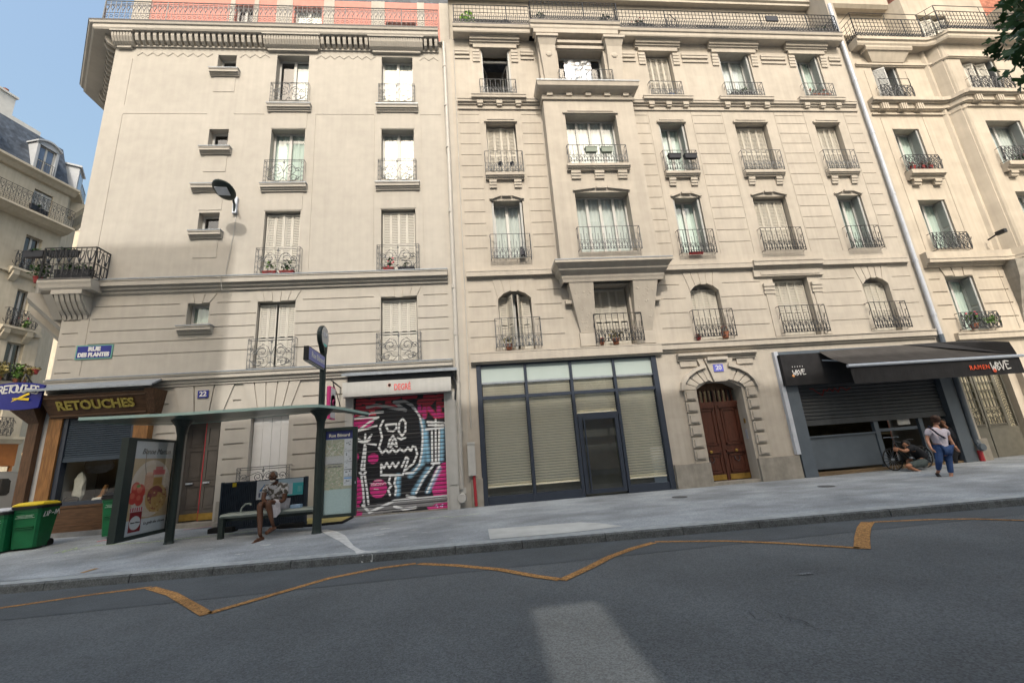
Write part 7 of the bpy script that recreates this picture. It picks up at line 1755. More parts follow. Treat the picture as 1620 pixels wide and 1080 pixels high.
def hand(j, b, wrist, d, side, tag_, s=1.0):
    """palm and five fingers as skin chains"""
    d = Vector(d).normalized(); side = Vector(side).normalized(); nrm = d.cross(side); w = Vector(wrist)
    j[tag_+'palm'] = (tuple(w+d*.055*s), (.024*s, .036*s)); b.append((tag_+'wrist', tag_+'palm'))
    for i, (o, L) in enumerate(((-.030, .060), (-.010, .072), (.010, .068), (.028, .052))):
        p = w+d*.075*s+side*o*s; q = p+d*L*.5*s+nrm*.008*s; e = p+d*L*s*.85+nrm*.030*s
        for k, pt in enumerate((p, q, e)): j[f'{tag_}f{i}{k}'] = (tuple(pt), .0090*s)
        b += [(tag_+'palm', f'{tag_}f{i}0'), (f'{tag_}f{i}0', f'{tag_}f{i}1'), (f'{tag_}f{i}1', f'{tag_}f{i}2')]
    p = w+d*.03*s-side*.035*s; q = p+d*.03*s-side*.022*s; e = q+d*.028*s+nrm*.01
    for k, pt in enumerate((p, q, e)): j[f'{tag_}t{k}'] = (tuple(pt), .010*s)
    b += [(tag_+'wrist', f'{tag_}t0'), (f'{tag_}t0', f'{tag_}t1'), (f'{tag_}t1', f'{tag_}t2')]
SKIND = mat('dark_brown_skin', (.075, .033, .018), .5, .08, 9); SKINL = mat('fair_skin', (.42, .22, .15), .55, .06, 9); SKINT = mat('tan_skin', (.30, .145, .085), .55, .08, 9)
EYEW = mat('eye_white', (.6, .58, .55), .4); EYED = mat('eye_dark', (.02, .015, .012), .3); LIP = mat('lip', (.20, .07, .06), .5)
def finish_face(par, c, M, r):
    mb = MB(); md = MB()
    for s in (-1, 1): mb.ell(Vector(c)+M @ Vector((s*r*.36, r*.90, r*.10)), (r*.16, r*.07, r*.07), 8, 4, M); md.ell(Vector(c)+M @ Vector((s*r*.36, r*.955, r*.10)), (r*.07, r*.03, r*.07), 8, 4, M); md.ell(Vector(c)+M @ Vector((s*r*.36, r*.93, r*.28)), (r*.22, r*.05, r*.035), 8, 4, M)
    mb.build('eyes', EYEW, par); md.build('pupils', EYED, par)
    MB().ell(Vector(c)+M @ Vector((0, r*.90, -r*.55)), (r*.26, r*.06, r*.05), 8, 4, M).build('mouth', LIP, par)
def person(base, label, skin, j, b, headc, face, hr, clothes, group=None):
    mb = skin_mesh(j, b, 'pelvis'); hm, M = head_mb(headc, face, hr); mb.merge(hm)
    o = mb.build('person', skin, org=tuple(base), smooth=True); tag(o, label, 'person', group)
    finish_face(o, headc, M, hr)
    for name, m, jj, bb, rt in clothes: skin_mesh(jj, bb, rt).build(name, m, o, smooth=True)
    return o, M
def infl(j, names, k): return {n: (j[n][0], (j[n][1] if not isinstance(j[n][1], tuple) else max(j[n][1]))+k) for n in names}
# seated man on the bench
A_ = lambda px, py, Y: tuple(at(px, py, Y))
j = {'pelvis': ((-4.70, -1.96, .86), .135), 'belly': ((-4.71, -2.02, 1.02), .135), 'chest': ((-4.72, -2.10, 1.20), .150), 'neckb': ((-4.73, -2.17, 1.36), .065), 'neck': ((-4.735, -2.22, 1.43), .055),
     'Lsh': ((-4.49, -2.12, 1.31), .068), 'Lel': (A_(449, 792, -2.18), .050), 'Lwrist': (A_(426, 796, -2.46), .030),
     'Rsh': ((-4.94, -2.14, 1.31), .068), 'Rel': (A_(416, 789, -2.30), .050), 'Rwrist': (A_(425, 799, -2.55), .030),
     'Lhip': ((-4.61, -2.02, .84), .10), 'Lkn': (A_(424, 794, -2.60), .075), 'Lcf': (A_(427, 808, -2.58), .066), 'Lan': (A_(430, 824, -2.62), .042), 'Ltoe': (A_(424, 839, -2.74), .030), 'Lheel': (A_(433, 834, -2.58), .030),
     'Rhip': ((-4.80, -2.02, .84), .10), 'Rkn': (A_(411, 797, -2.55), .075), 'Rcf': (A_(411.5, 817, -2.58), .066), 'Ran': (A_(411, 845, -2.72), .042), 'Rtoe': (A_(402, 857, -2.92), .036), 'Rheel': (A_(414, 850, -2.68), .032)}
b = [('pelvis', 'belly'), ('belly', 'chest'), ('chest', 'neckb'), ('neckb', 'neck'), ('chest', 'Lsh'), ('Lsh', 'Lel'), ('Lel', 'Lwrist'), ('chest', 'Rsh'), ('Rsh', 'Rel'), ('Rel', 'Rwrist'), ('pelvis', 'Lhip'), ('Lhip', 'Lkn'), ('Lkn', 'Lcf'), ('Lcf', 'Lan'), ('Lan', 'Lheel'), ('Lheel', 'Ltoe'), ('pelvis', 'Rhip'), ('Rhip', 'Rkn'), ('Rkn', 'Rcf'), ('Rcf', 'Ran'), ('Ran', 'Rheel'), ('Rheel', 'Rtoe')]
hand(j, b, j['Lwrist'][0], (-.7, -.5, -.25), (.3, -.3, .8), 'L'); hand(j, b, j['Rwrist'][0], (.1, -.45, -.7), (.9, .1, .1), 'R')
SHIRT = bpy.data.materials.new('printed_shirt'); SHIRT.use_nodes = True
n_ = SHIRT.node_tree.nodes; l_ = SHIRT.node_tree.links; b__ = n_['Principled BSDF']; g_ = n_.new('ShaderNodeNewGeometry'); t_ = n_.new('ShaderNodeTexNoise'); t_.inputs['Scale'].default_value = 11; l_.new(g_.outputs['Position'], t_.inputs['Vector']); r__ = n_.new('ShaderNodeValToRGB'); r__.color_ramp.elements[0].color = (.07, .065, .055, 1); r__.color_ramp.elements[0].position = .47; r__.color_ramp.elements[1].color = (.42, .42, .43, 1); r__.color_ramp.elements[1].position = .53; l_.new(t_.outputs['Fac'], r__.inputs[0]); l_.new(r__.outputs[0], b__.inputs['Base Color']); b__.inputs['Roughness'].default_value = .9
SHORTS = mat('pale_shorts', (.48, .45, .47), .9, .12, 14)
half = lambda p, q, t: tuple(Vector(p)*(1-t)+Vector(q)*t)
sj = infl(j, ['pelvis', 'belly', 'chest'], .030); sj['neckb'] = (j['neckb'][0], .085); sj['Lsh'] = (j['Lsh'][0], .085); sj['Rsh'] = (j['Rsh'][0], .085); sj['Ls2'] = (half(j['Lsh'][0], j['Lel'][0], .62), .078); sj['Rs2'] = (half(j['Rsh'][0], j['Rel'][0], .62), .078)
pj = infl(j, ['pelvis', 'Lhip', 'Rhip'], .03); pj['Lk2'] = (half(j['Lhip'][0], j['Lkn'][0], .75), .105); pj['Rk2'] = (half(j['Rhip'][0], j['Rkn'][0], .78), .098)
o, M = person((-4.72, -2.1, .22), 'elderly man with white beard and patterned shirt seated cross-legged on the shelter bench', SKIND, j, b, (-4.745, -2.275, 1.515), (.25, -1, -.20), .108,
    [('shirt', SHIRT, sj, [('pelvis', 'belly'), ('belly', 'chest'), ('chest', 'neckb'), ('chest', 'Lsh'), ('chest', 'Rsh'), ('Lsh', 'Ls2'), ('Rsh', 'Rs2')], 'pelvis'), ('shorts', SHORTS, pj, [('pelvis', 'Lhip'), ('pelvis', 'Rhip'), ('Lhip', 'Lk2'), ('Rhip', 'Rk2')], 'pelvis')])
hc = Vector((-4.745, -2.275, 1.515)); GH = mat('grey_hair', (.17, .17, .165), .9, .25, 60); GB = mat('white_beard', (.45, .44, .42), .9, .2, 60)
mb = MB().ell(hc+M @ Vector((0, -.022, .040)), (.100, .108, .095), 14, 8, M); mb.build('hair', GH, o, True)
mb = MB().ell(hc+M @ Vector((0, .058, -.085)), (.062, .055, .042), 10, 6, M); mb.build('beard', GB, o, True)
mb = MB(); v1 = [half(j['Lhip'][0], j['Lkn'][0], .55), half(j['Lhip'][0], j['Lkn'][0], .9)]
mb.loft([[(v1[0][0]-.02, v1[0][1]-.05, v1[0][2]), (v1[1][0], v1[1][1]-.04, v1[1][2]-.0), (v1[1][0]+.05, v1[1][1]+.03, v1[1][2]), (v1[0][0]+.12, v1[0][1], v1[0][2])], [(-4.66, -2.45, .72), (-4.62, -2.52, .62), (-4.55, -2.44, .62), (-4.52, -2.28, .72)]]); mb.build('shorts_fold', SHORTS, o)
SAND = mat('brown_sandal', (.10, .045, .025), .6, .15, 20)
for s in 'LR':
    t, h_ = Vector(j[s+'toe'][0]), Vector(j[s+'heel'][0]); d_ = (t-h_).normalized(); mb = MB(); mb.tube([h_-d_*.05+Vector((0, 0, -.025)), t+d_*.05+Vector((0, 0, -.028))], .032, 6, rs=[.034, .040]); mb.tube([half(h_, t, .55)+Vector((0, 0, 0)) if False else Vector(half(h_, t, .6))+Vector((.045, 0, -.01)), Vector(half(h_, t, .6))+Vector((0, 0, .038)), Vector(half(h_, t, .6))+Vector((-.045, 0, -.01))], .012, 5); mb.build('sandal', SAND, o)
# woman walking away with a crossbody bag
YWm = -2.50; B_ = lambda px, py, dy=0.0: tuple(at(px, py, YWm+dy))
j = {'pelvis': (B_(1491, 708), .140), 'waist': (B_(1486.5, 699), .145), 'chest': (B_(1483, 686), .150), 'neckb': (B_(1481, 674.5), .065), 'neck': (B_(1480.5, 671), .055),
     'Lsh': (B_(1469, 679), .065), 'Lel': (B_(1466.5, 694.5, .05), .045), 'Lwrist': (B_(1472.5, 708.5, -.10), .032), 'Rsh': (B_(1496, 680.5), .068), 'Rel': (B_(1501.5, 693, .02), .050), 'Rwrist': (B_(1511.5, 708, -.06), .033),
     'Lhip': (B_(1485, 711), .095), 'Lkn': (B_(1485.5, 729.5, -.02), .070), 'Lan': (B_(1484.5, 745, .16), .040), 'Ltoe': (B_(1489, 757.0, .05), .034), 'Lheel': (B_(1482.5, 749, .22), .035),
     'Rhip': (B_(1497.5, 711), .095), 'Rkn': (B_(1501.5, 730), .068), 'Ran': (B_(1505, 752), .040), 'Rheel': (B_(1503.5, 756), .035), 'Rtoe': (B_(1514.5, 758, .04), .030)}
b = [('pelvis', 'waist'), ('waist', 'chest'), ('chest', 'neckb'), ('neckb', 'neck'), ('chest', 'Lsh'), ('Lsh', 'Lel'), ('Lel', 'Lwrist'), ('chest', 'Rsh'), ('Rsh', 'Rel'), ('Rel', 'Rwrist'), ('pelvis', 'Lhip'), ('Lhip', 'Lkn'), ('Lkn', 'Lan'), ('Lan', 'Lheel'), ('Lheel', 'Ltoe'), ('pelvis', 'Rhip'), ('Rhip', 'Rkn'), ('Rkn', 'Ran'), ('Ran', 'Rheel'), ('Rheel', 'Rtoe')]
hand(j, b, j['Rwrist'][0], (.35, 0, -1), (.1, .9, .1), 'R'); hand(j, b, j['Lwrist'][0], (.3, -.2, -1), (.1, .9, .1), 'L')
TEE = mat('white_pink_tee', (.50, .46, .52), .9, .16, 16, stretch=(1.5, 1.5, 9)); JEAN = mat('blue_jeans', (.030, .065, .17), .85, .16, 14)
sj = infl(j, ['waist', 'chest'], .022); sj['hem'] = (B_(1490, 706), .170); sj['neckb'] = (j['neckb'][0], .085); sj['Lsh'] = (j['Lsh'][0], .090); sj['Rsh'] = (j['Rsh'][0], .092); sj['Ls2'] = (half(j['Lsh'][0], j['Lel'][0], .7), .076); sj['Rs2'] = (half(j['Rsh'][0], j['Rel'][0], .75), .080)
pj = infl(j, ['Lhip', 'Rhip', 'Lkn', 'Rkn'], .010); pj['pelvis'] = (j['pelvis'][0], .150); pj['La2'] = (half(j['Lkn'][0], j['Lan'][0], .88), .058); pj['Ra2'] = (half(j['Rkn'][0], j['Ran'][0], .86), .062)
hc = Vector(B_(1480.5, 664.8)); fz_ = gp(1505, 757)
o, M = person((fz_.x, YWm, fz_.z), 'woman walking away in white patterned T-shirt and blue jeans, dark strap across her back', SKINL, j, b, hc, (.75, .62, -.15), .108,
    [('shirt', TEE, sj, [('hem', 'waist'), ('waist', 'chest'), ('chest', 'neckb'), ('chest', 'Lsh'), ('chest', 'Rsh'), ('Lsh', 'Ls2'), ('Rsh', 'Rs2')], 'waist'), ('jeans', JEAN, pj, [('pelvis', 'Lhip'), ('pelvis', 'Rhip'), ('Lhip', 'Lkn'), ('Rhip', 'Rkn'), ('Lkn', 'La2'), ('Rkn', 'Ra2')], 'pelvis')])
HB = mat('dark_brown_hair', (.045, .022, .014), .7, .25, 50)
mb = MB().ell(hc+M @ Vector((0, -.030, .030)), (.112, .112, .112), 14, 8, M).ell(hc+M @ Vector((0, -.12, .05)), (.06, .06, .06), 10, 6, M); mb.build('hair', HB, o, True)
mb = MB(); cpt = [Vector(B_(1469.5, 674.5, -.02)), Vector(B_(1475, 679, -.175)), Vector(B_(1484, 686.5, -.19)), Vector(B_(1494, 692, -.15)), Vector(B_(1500, 697, .0))]
mb.tube(cpt, .022, 6); mb.build('bag_strap', mat('navy_strap', (.012, .015, .035), .7), o)
SHOE = mat('black_slip_on_shoe', (.018, .017, .017), .6, .1, 20)
for s in 'LR':
    t, h_ = Vector(j[s+'toe'][0]), Vector(j[s+'heel'][0]); mb = MB(); mb.tube([h_, Vector(half(h_, t, .5)), t+(t-h_)*.12], .04, 8, rs=[.042, .046, .036]); mb.build('shoe', SHOE, o)
# kneeling person working on a bicycle
K = lambda px, py, Y=-.75: tuple(at(px, py, Y))
j = {'pelvis': (K(1462, 727), .125), 'belly': (K(1456, 718), .135), 'chest': (K(1444, 709), .140), 'neckb': (K(1436, 705), .07), 'neck': (K(1434, 704, -.8), .06),
     'Lsh': (K(1441, 708, -.95), .07), 'Lel': (K(1431, 714, -1.0), .045), 'Lwrist': (K(1421, 709, -.95), .032), 'Rsh': (K(1443, 706, -.55), .07), 'Rel': (K(1430, 713, -.5), .045), 'Rwrist': (K(1420, 711, -.6), .032),
     'Lhip': (K(1457, 733, -.85), .11), 'Lkn': (K(1433, 737, -.95), .065), 'Lan': (K(1458, 746.5, -.95), .042), 'Ltoe': (K(1458, 751, -1.0), .03), 'Lheel': (K(1466, 747, -.95), .036),
     'Rhip': (K(1459, 733, -.6), .11), 'Rkn': (K(1436, 727, -.5), .07), 'Ran': (K(1440, 746, -.5), .042), 'Rtoe': (K(1431, 749, -.5), .03)}
b = [('pelvis', 'belly'), ('belly', 'chest'), ('chest', 'neckb'), ('neckb', 'neck'), ('chest', 'Lsh'), ('Lsh', 'Lel'), ('Lel', 'Lwrist'), ('chest', 'Rsh'), ('Rsh', 'Rel'), ('Rel', 'Rwrist'), ('pelvis', 'Lhip'), ('Lhip', 'Lkn'), ('Lkn', 'Lan'), ('Lan', 'Lheel'), ('Lheel', 'Ltoe'), ('pelvis', 'Rhip'), ('Rhip', 'Rkn'), ('Rkn', 'Ran'), ('Ran', 'Rtoe')]
hand(j, b, j['Lwrist'][0], (-.9, .1, .1), (0, .3, .9), 'L'); hand(j, b, j['Rwrist'][0], (-.9, -.1, .0), (0, .3, .9), 'R')
BLKT = mat('black_tee', (.008, .009, .012), .9, .15, 14); OLV = mat('grey_green_shorts', (.05, .065, .065), .9, .15, 14)
sj = infl(j, ['pelvis', 'belly', 'chest'], .045); sj['pelvis'] = (sj['pelvis'][0], .215); sj['belly'] = (sj['belly'][0], .21); sj['neckb'] = (j['neckb'][0], .09); sj['Lsh'] = (j['Lsh'][0], .095); sj['Rsh'] = (j['Rsh'][0], .095); sj['chest'] = (sj['chest'][0], .21); sj['Ls2'] = (half(j['Lsh'][0], j['Lel'][0], .6), .08); sj['Rs2'] = (half(j['Rsh'][0], j['Rel'][0], .6), .08)
pj = infl(j, ['pelvis', 'Lhip', 'Rhip'], .02); pj['Lk2'] = (half(j['Lhip'][0], j['Lkn'][0], .8), .10); pj['Rk2'] = (half(j['Rhip'][0], j['Rkn'][0], .85), .10)
hc = Vector(K(1432.5, 703.5, -.85)); kb = gp(1455, 748)
o, M = person((kb.x, -.75, kb.z), 'person in black T-shirt and grey shorts kneeling beside a bicycle', SKINT, j, b, hc, (-.80, -.50, -.45), .105,
    [('shirt', BLKT, sj, [('pelvis', 'belly'), ('belly', 'chest'), ('chest', 'neckb'), ('chest', 'Lsh'), ('chest', 'Rsh'), ('Lsh', 'Ls2'), ('Rsh', 'Rs2')], 'pelvis'), ('shorts', OLV, pj, [('pelvis', 'Lhip'), ('pelvis', 'Rhip'), ('Lhip', 'Lk2'), ('Rhip', 'Rk2')], 'pelvis')])
MB().ell(hc+M @ Vector((0, -.03, .045)), (.105, .112, .10), 14, 8, M).build('hair', mat('black_hair', (.010, .009, .008), .7, .2, 50), o, True)
t, h_ = Vector(j['Ltoe'][0]), Vector(j['Lheel'][0]); MB().tube([h_+Vector((.02, 0, .01)), Vector(half(h_, t, .5)), t], .03, 6, rs=[.045, .034, .03]).build('sandal', mat('tan_sandal', (.30, .13, .06), .6), o)
# person in dark clothes bending in the doorway
Dk = lambda px, py, Y=.15: tuple(at(px, py, Y))
j = {'pelvis': (Dk(1512, 712), .15), 'waist': (Dk(1508, 700), .145), 'chest': (Dk(1502, 685, .10), .155), 'neckb': (Dk(1495, 675, .0), .07), 'neck': (Dk(1492, 672, -.03), .06), 'Lsh': (Dk(1494, 681, -.15), .07), 'Lel': (Dk(1493, 697, -.2), .045), 'Lwrist': (Dk(1490, 712, -.25), .032), 'Rsh': (Dk(1508, 680, .25), .07), 'Rel': (Dk(1514, 695, .2), .045), 'Rwrist': (Dk(1512, 708, .0), .032),
     'Lhip': (Dk(1508, 716, .05), .11), 'Lkn': (Dk(1510, 731, .0), .075), 'Lan': (Dk(1514, 745, .12), .045), 'Ltoe': (Dk(1509, 748.5, .0), .03), 'Rhip': (Dk(1516, 716, .25), .11), 'Rkn': (Dk(1518, 731, .2), .075), 'Ran': (Dk(1521, 743, .3), .045), 'Rtoe': (Dk(1517, 746, .15), .03)}
b = [('pelvis', 'waist'), ('waist', 'chest'), ('chest', 'neckb'), ('neckb', 'neck'), ('chest', 'Lsh'), ('Lsh', 'Lel'), ('Lel', 'Lwrist'), ('chest', 'Rsh'), ('Rsh', 'Rel'), ('Rel', 'Rwrist'), ('pelvis', 'Lhip'), ('Lhip', 'Lkn'), ('Lkn', 'Lan'), ('Lan', 'Ltoe'), ('pelvis', 'Rhip'), ('Rhip', 'Rkn'), ('Rkn', 'Ran'), ('Ran', 'Rtoe')]
hand(j, b, j['Lwrist'][0], (-.2, -.3, -1), (.1, .9, .1), 'L'); hand(j, b, j['Rwrist'][0], (-.2, -.6, -.6), (.9, .1, .1), 'R')
sj = infl(j, ['pelvis', 'waist', 'chest'], .025); sj['neckb'] = (j['neckb'][0], .09); sj['Lsh'] = (j['Lsh'][0], .09); sj['Rsh'] = (j['Rsh'][0], .09); sj['Ls2'] = (half(j['Lsh'][0], j['Lel'][0], .8), .075); sj['Rs2'] = (half(j['Rsh'][0], j['Rel'][0], .8), .075)
pj = infl(j, ['pelvis', 'Lhip', 'Rhip', 'Lkn', 'Rkn', 'Lan', 'Ran'], .015)
hc = Vector(Dk(1490.5, 668.5, -.06))
o, M = person((hc.x+.4, .15, .3), 'person in dark clothes bending in the restaurant doorway, mostly hidden by the walking woman', SKINT, j, b, hc, (-.6, -.7, -.4), .105,
    [('shirt', mat('dark_navy_tee', (.014, .015, .022), .9, .15, 12), sj, [('pelvis', 'waist'), ('waist', 'chest'), ('chest', 'neckb'), ('chest', 'Lsh'), ('chest', 'Rsh'), ('Lsh', 'Ls2'), ('Rsh', 'Rs2')], 'pelvis'), ('trousers', BLKT, pj, [('pelvis', 'Lhip'), ('pelvis', 'Rhip'), ('Lhip', 'Lkn'), ('Rhip', 'Rkn'), ('Lkn', 'Lan'), ('Rkn', 'Ran')], 'pelvis')])
MB().ell(hc+M @ Vector((0, -.03, .045)), (.105, .112, .10), 14, 8, M).build('hair', MATS['black_hair'], o, True)
# bicycle
w0 = at(1417, 738, -.40); w1 = at(1475, 736, -.35); zg = pav_z(14, -.4)
BI = thing('bicycle', ((w0.x+w1.x)/2, -.4, zg), 'dark bicycle standing in front of the restaurant beside the kneeling person', 'bicycle')
r0 = .33; xa, xb = w0.x, w0.x+1.05; yb_ = -.38; zw = zg+r0
for x in (xa, xb):
    mb = MB(); mb.tube([(x+r0*math.cos(t), yb_, zw+r0*math.sin(t)) for t in [i*math.pi/12 for i in range(25)]], .020, 6); wl = mb.build('wheel', RUBBER, BI)
    mb = MB(); [mb.bar((x, yb_, zw), (x+r0*math.cos(t), yb_, zw+r0*math.sin(t)), .0025) for t in [i*math.pi/8 for i in range(16)]]; mb.lathe([(.03, -.04), (.03, .04)], (x, yb_, zw), 8, 'y'); mb.build('spokes', ALU, wl)
cx, cz = (xa+xb)/2+.06, zg+.28; sx_, sz_ = cx+.16, zg+.86; hx_, hz_ = xa+.20, zg+.92
mb = MB()
for p, q, r in (((cx, cz), (sx_, sz_), .018), ((cx, cz), (hx_, hz_-.12), .020), ((sx_, sz_-.1), (hx_, hz_-.05), .018), ((cx, cz), (xb, zw), .011), ((sx_, sz_-.1), (xb, zw), .010), ((hx_, hz_), (xa, zw), .014)): mb.tube([(p[0], yb_, p[1]), (q[0], yb_, q[1])], r, 7)
mb.build('frame', mat('black_bike_paint', (.02, .022, .026), .35), BI)
MB().ell((sx_+.02, yb_, sz_+.03), (.13, .07, .035), 10, 5).build('saddle', BLKP, BI)
MB().tube([(hx_-.06, yb_-.26, hz_+.08), (hx_, yb_-.12, hz_+.09), (hx_, yb_, hz_+.06), (hx_, yb_+.12, hz_+.09), (hx_-.06, yb_+.26, hz_+.08)], .013, 6).build('handlebar', ALU, BI)
mb = MB(); mb.lathe([(.02, -.01), (.09, -.01), (.09, .01), (.02, .01)], (cx, yb_-.05, cz), 14, 'y'); mb.tube([(cx, yb_-.07, cz), (cx+.16, yb_-.07, cz+.05)], .010, 5); mb.tube([(cx+.16, yb_-.16, cz+.05), (cx+.16, yb_-.06, cz+.05)], .012, 5); mb.build('crank', ALU, BI)

# ------------------------------------------------------------------ plants, planters and odds and ends on the balconies
def plant(name, x, y, z, r, n, label, cat='plant', leaf=1, petal=None, pot=None, seed=1, group=None, potw=.12, size=.075):
    rk = random.Random(seed); t = thing(name, (x, y, z), label, cat, group)
    pz = 0
    if pot:
        pz = potw*1.5
        MB().lathe([(potw*.7, 0), (potw, pz*.9), (potw*1.1, pz*.9), (potw*1.1, pz), (potw*.9, pz), (0, pz*.95)], (x, y, z), 12).build('pot', pot, t)
    leafball((x, y, z+pz+r[2]*.8), r, n, size, rnd=rk).build('leaves', LEAFS[leaf], t)
    if petal:
        mb = MB()
        for i in range(max(4, n//22)): p = (x+rk.gauss(0, r[0]*.6), y+rk.gauss(0, r[1]*.5)-.03, z+pz+r[2]*(1.1+rk.random()*.8)); mb.ell(p, (.035, .035, .025), 6, 4)
        mb.build('flowers', petal, t)
    return t
def trough(name, x0, x1, y, z, h, m, label, leaf=None, petal=None, n=60, seed=3, group=None, lh=.14, d=.16):
    rk = random.Random(seed); t = thing(name, ((x0+x1)/2, y, z), label, 'planter', group)
    mb = MB(); mb.loft([[(x0+.02, y-d/2+.015, z), (x1-.02, y-d/2+.015, z), (x1-.02, y+d/2-.015, z), (x0+.02, y+d/2-.015, z)], [(x0, y-d/2, z+h), (x1, y-d/2, z+h), (x1, y+d/2, z+h), (x0, y+d/2, z+h)]]); mb.box(x0-.008, x1+.008, y-d/2-.008, y+d/2+.008, z+h-.025, z+h); mb.build('box', m, t)
    if leaf is not None: leafball(((x0+x1)/2, y, z+h+lh*.5), ((x1-x0)*.46, .10, lh), n, .075, rnd=rk).build('leaves', LEAFS[leaf], t)
    if petal:
        mb = MB(); [mb.ell((rk.uniform(x0, x1), y-.05, z+h+rk.uniform(.02, lh*1.3)), (.035, .035, .028), 6, 4) for i in range(5)]; mb.build('flowers', petal, t)
    return t
SAGE = mat('sage_planter', (.22, .26, .22), .6, .1, 8); BLKB = mat('black_planter', (.02, .022, .03), .5, .1, 8); MAROON = mat('maroon_planter', (.22, .03, .03), .6, .1, 8)
p = at(935, 239, BY-.22); q = at(959, 239, BY-.22)
trough('window_box', p.x-.22, p.x+.21, BY-.24, p.z-.08, .20, SAGE, 'left one of the two sage green boxes hung on the bay railing', None, group='sage green window boxes'); trough('window_box', q.x-.20, q.x+.22, BY-.24, q.z-.08, .20, SAGE, 'right one of the two sage green boxes hung on the bay railing', None, group='sage green window boxes')
p = at(1066, 250, -.2); q = at(1091, 250, -.2)
trough('window_box', p.x-.24, p.x+.24, -.26, p.z-.08, .19, BLKB, 'left one of the two black boxes hung on the window railing right of the bay', None, group='black window boxes'); trough('window_box', q.x-.24, q.x+.24, -.26, q.z-.08, .19, BLKB, 'right one of the two black boxes hung on the window railing right of the bay', None, group='black window boxes')
trough('window_box', 10.98, 11.95, -.08, 14.78, .16, BLKB, 'black box of mixed green plants behind a top floor window railing', 1, None, 120, 5, lh=.2); trough('window_box', 14.45, 15.3, -.08, 14.78, .14, TERRA, 'box of red flowers at the rightmost window of number 20, top floor', 1, PETALR, 90, 6, lh=.2)
trough('window_box', -6.36, -5.95, -.10, 7.70, .10, MAROON, 'maroon box with a low leafy plant on the left second floor sill', 0, None, 26, 7, lh=.25); trough('window_box', -5.85, -5.42, -.10, 7.70, .10, MAROON, 'maroon box with a tall green plant on the left second floor sill', 1, None, 50, 8, lh=.3)
trough('window_box', -2.62, -2.28, -.10, 7.70, .10, MAROON, 'maroon box with pink flowers on the right second floor sill of the pale building', 1, PETALP, 40, 9, lh=.26); trough('window_box', -2.15, -1.62, -.10, 7.70, .10, BLKB, 'dark box with a few sprigs on the right second floor sill', 1, None, 20, 10, lh=.16)
plant('potted_plant', 1.32, -.06, 4.86, (.20, .09, .14), 40, 'dry brownish plant at the left foot of the half open shutters', 'plant', 3, None, TERRA, 11)
plant('potted_plant', 4.85, -.08, 4.86, (.30, .10, .16), 70, 'dry tangled plant behind the railing below the bay', 'plant', 3, None, TERRA, 12); plant('potted_plant', 4.38, -.07, 4.86, (.08, .07, .06), 16, 'small red flowering pot at the left of the railing below the bay', 'plant', 3, PETALR, TERRA, 13, potw=.09)
t = thing('flower_pot', (8.66, -.10, 4.88), 'terracotta pot with hoop handle on the ledge above the number 20', 'flower pot'); MB().lathe([(.09, 0), (.13, .18), (.14, .2), (.1, .2), (0, .18)], (8.66, -.1, 4.88), 12).build('pot', TERRA, t); MB().tube([(8.53, -.1, 5.08), (8.58, -.1, 5.26), (8.66, -.1, 5.3), (8.74, -.1, 5.26), (8.79, -.1, 5.08)], .02, 5).build('handle', TERRA, t)
plant('potted_plant', 7.72, -.07, 4.86, (.07, .06, .05), 14, 'tiny reddish pot at the left end of the ledge above the brown door', 'plant', 3, PETALR, MAROON, 14, potw=.08)
o = MB().cbox(7.95, 8.45, -.15, -.06, 7.98, 8.06, .01).build('red_tray', REDP, org=(8.2, -.1, 7.98)); tag(o, 'red tray at the foot of a window railing right of the bay', 'tray')
o = MB().tube([(1.45, -.1, 11.72), (1.52, -.16, 11.70)], .085, 8).build('dark_planter_ball', BLKB, org=(1.48, -.12, 11.7)); tag(o, 'left one of two dark round pots on a railing left of the bay', 'flower pot', 'small dark round pots')
c_ = o.copy(); COL.objects.link(c_); c_.location.x += .42; tag(c_, 'right one of two dark round pots on a railing left of the bay')
o = MB().tube([(2.0, -.1, 8.1), (2.0, -.1, 8.28), (1.98, -.1, 8.42)], .06, 6, rs=[.12, .09, .06]).build('dark_cushion', BLKB, org=(2, -.1, 8.05)); tag(o, 'dark bundle at the foot of the second floor railing left of the bay', 'bundle')
o = MB().cbox(8.38, 8.62, -.12, -.04, 14.80, 14.95, .02).build('blue_cloth', mat('blue_cloth_bundle', (.05, .14, .40), .8, .2, 12), org=(8.5, -.1, 14.8)); tag(o, 'small blue bundle at the foot of the railing right of the foil covered window', 'bundle')
# attic balcony of number 20
plant('shrub', .62, .05, 17.88, (.34, .25, .62), 260, 'bright lime green shrub at the left end of the top balcony', 'shrub', 2, None, None, 21, size=.10)
t = plant('potted_plant', 2.10, -.02, 17.88, (.22, .16, .12), 60, 'yellow-green plant in a black tub at the left of the top balcony', 'plant', 2, None, BLKP, 22, potw=.24)
plant('potted_plant', 4.55, -.30, 17.88, (.35, .14, .18), 70, 'pink and white plant behind the middle of the top balcony railing', 'plant', 0, PETALP, None, 23); plant('potted_plant', 5.55, -.30, 17.88, (.45, .14, .20), 70, 'pale green plants at the right of the projecting balcony railing', 'plant', 0, None, None, 24)
plant('potted_plant', 7.75, .0, 17.88, (.22, .16, .26), 130, 'red geranium in a black tub, top balcony right of the bay', 'plant', 1, PETALR, BLKP, 25, potw=.26)
t = thing('wire_plant_stand', (9.2, .05, 17.88), 'tall wire plant holder with dry stems on the top balcony', 'plant stand'); mb = MB()
for i in range(9): a = i*.7; mb.tube([(9.2+.18*math.cos(a), .05+.18*math.sin(a), 17.9), (9.2+.28*math.cos(a), .05+.28*math.sin(a), 18.5), (9.25+.2*math.cos(a+.5), .05+.1*math.sin(a), 18.9)], .013, 4)
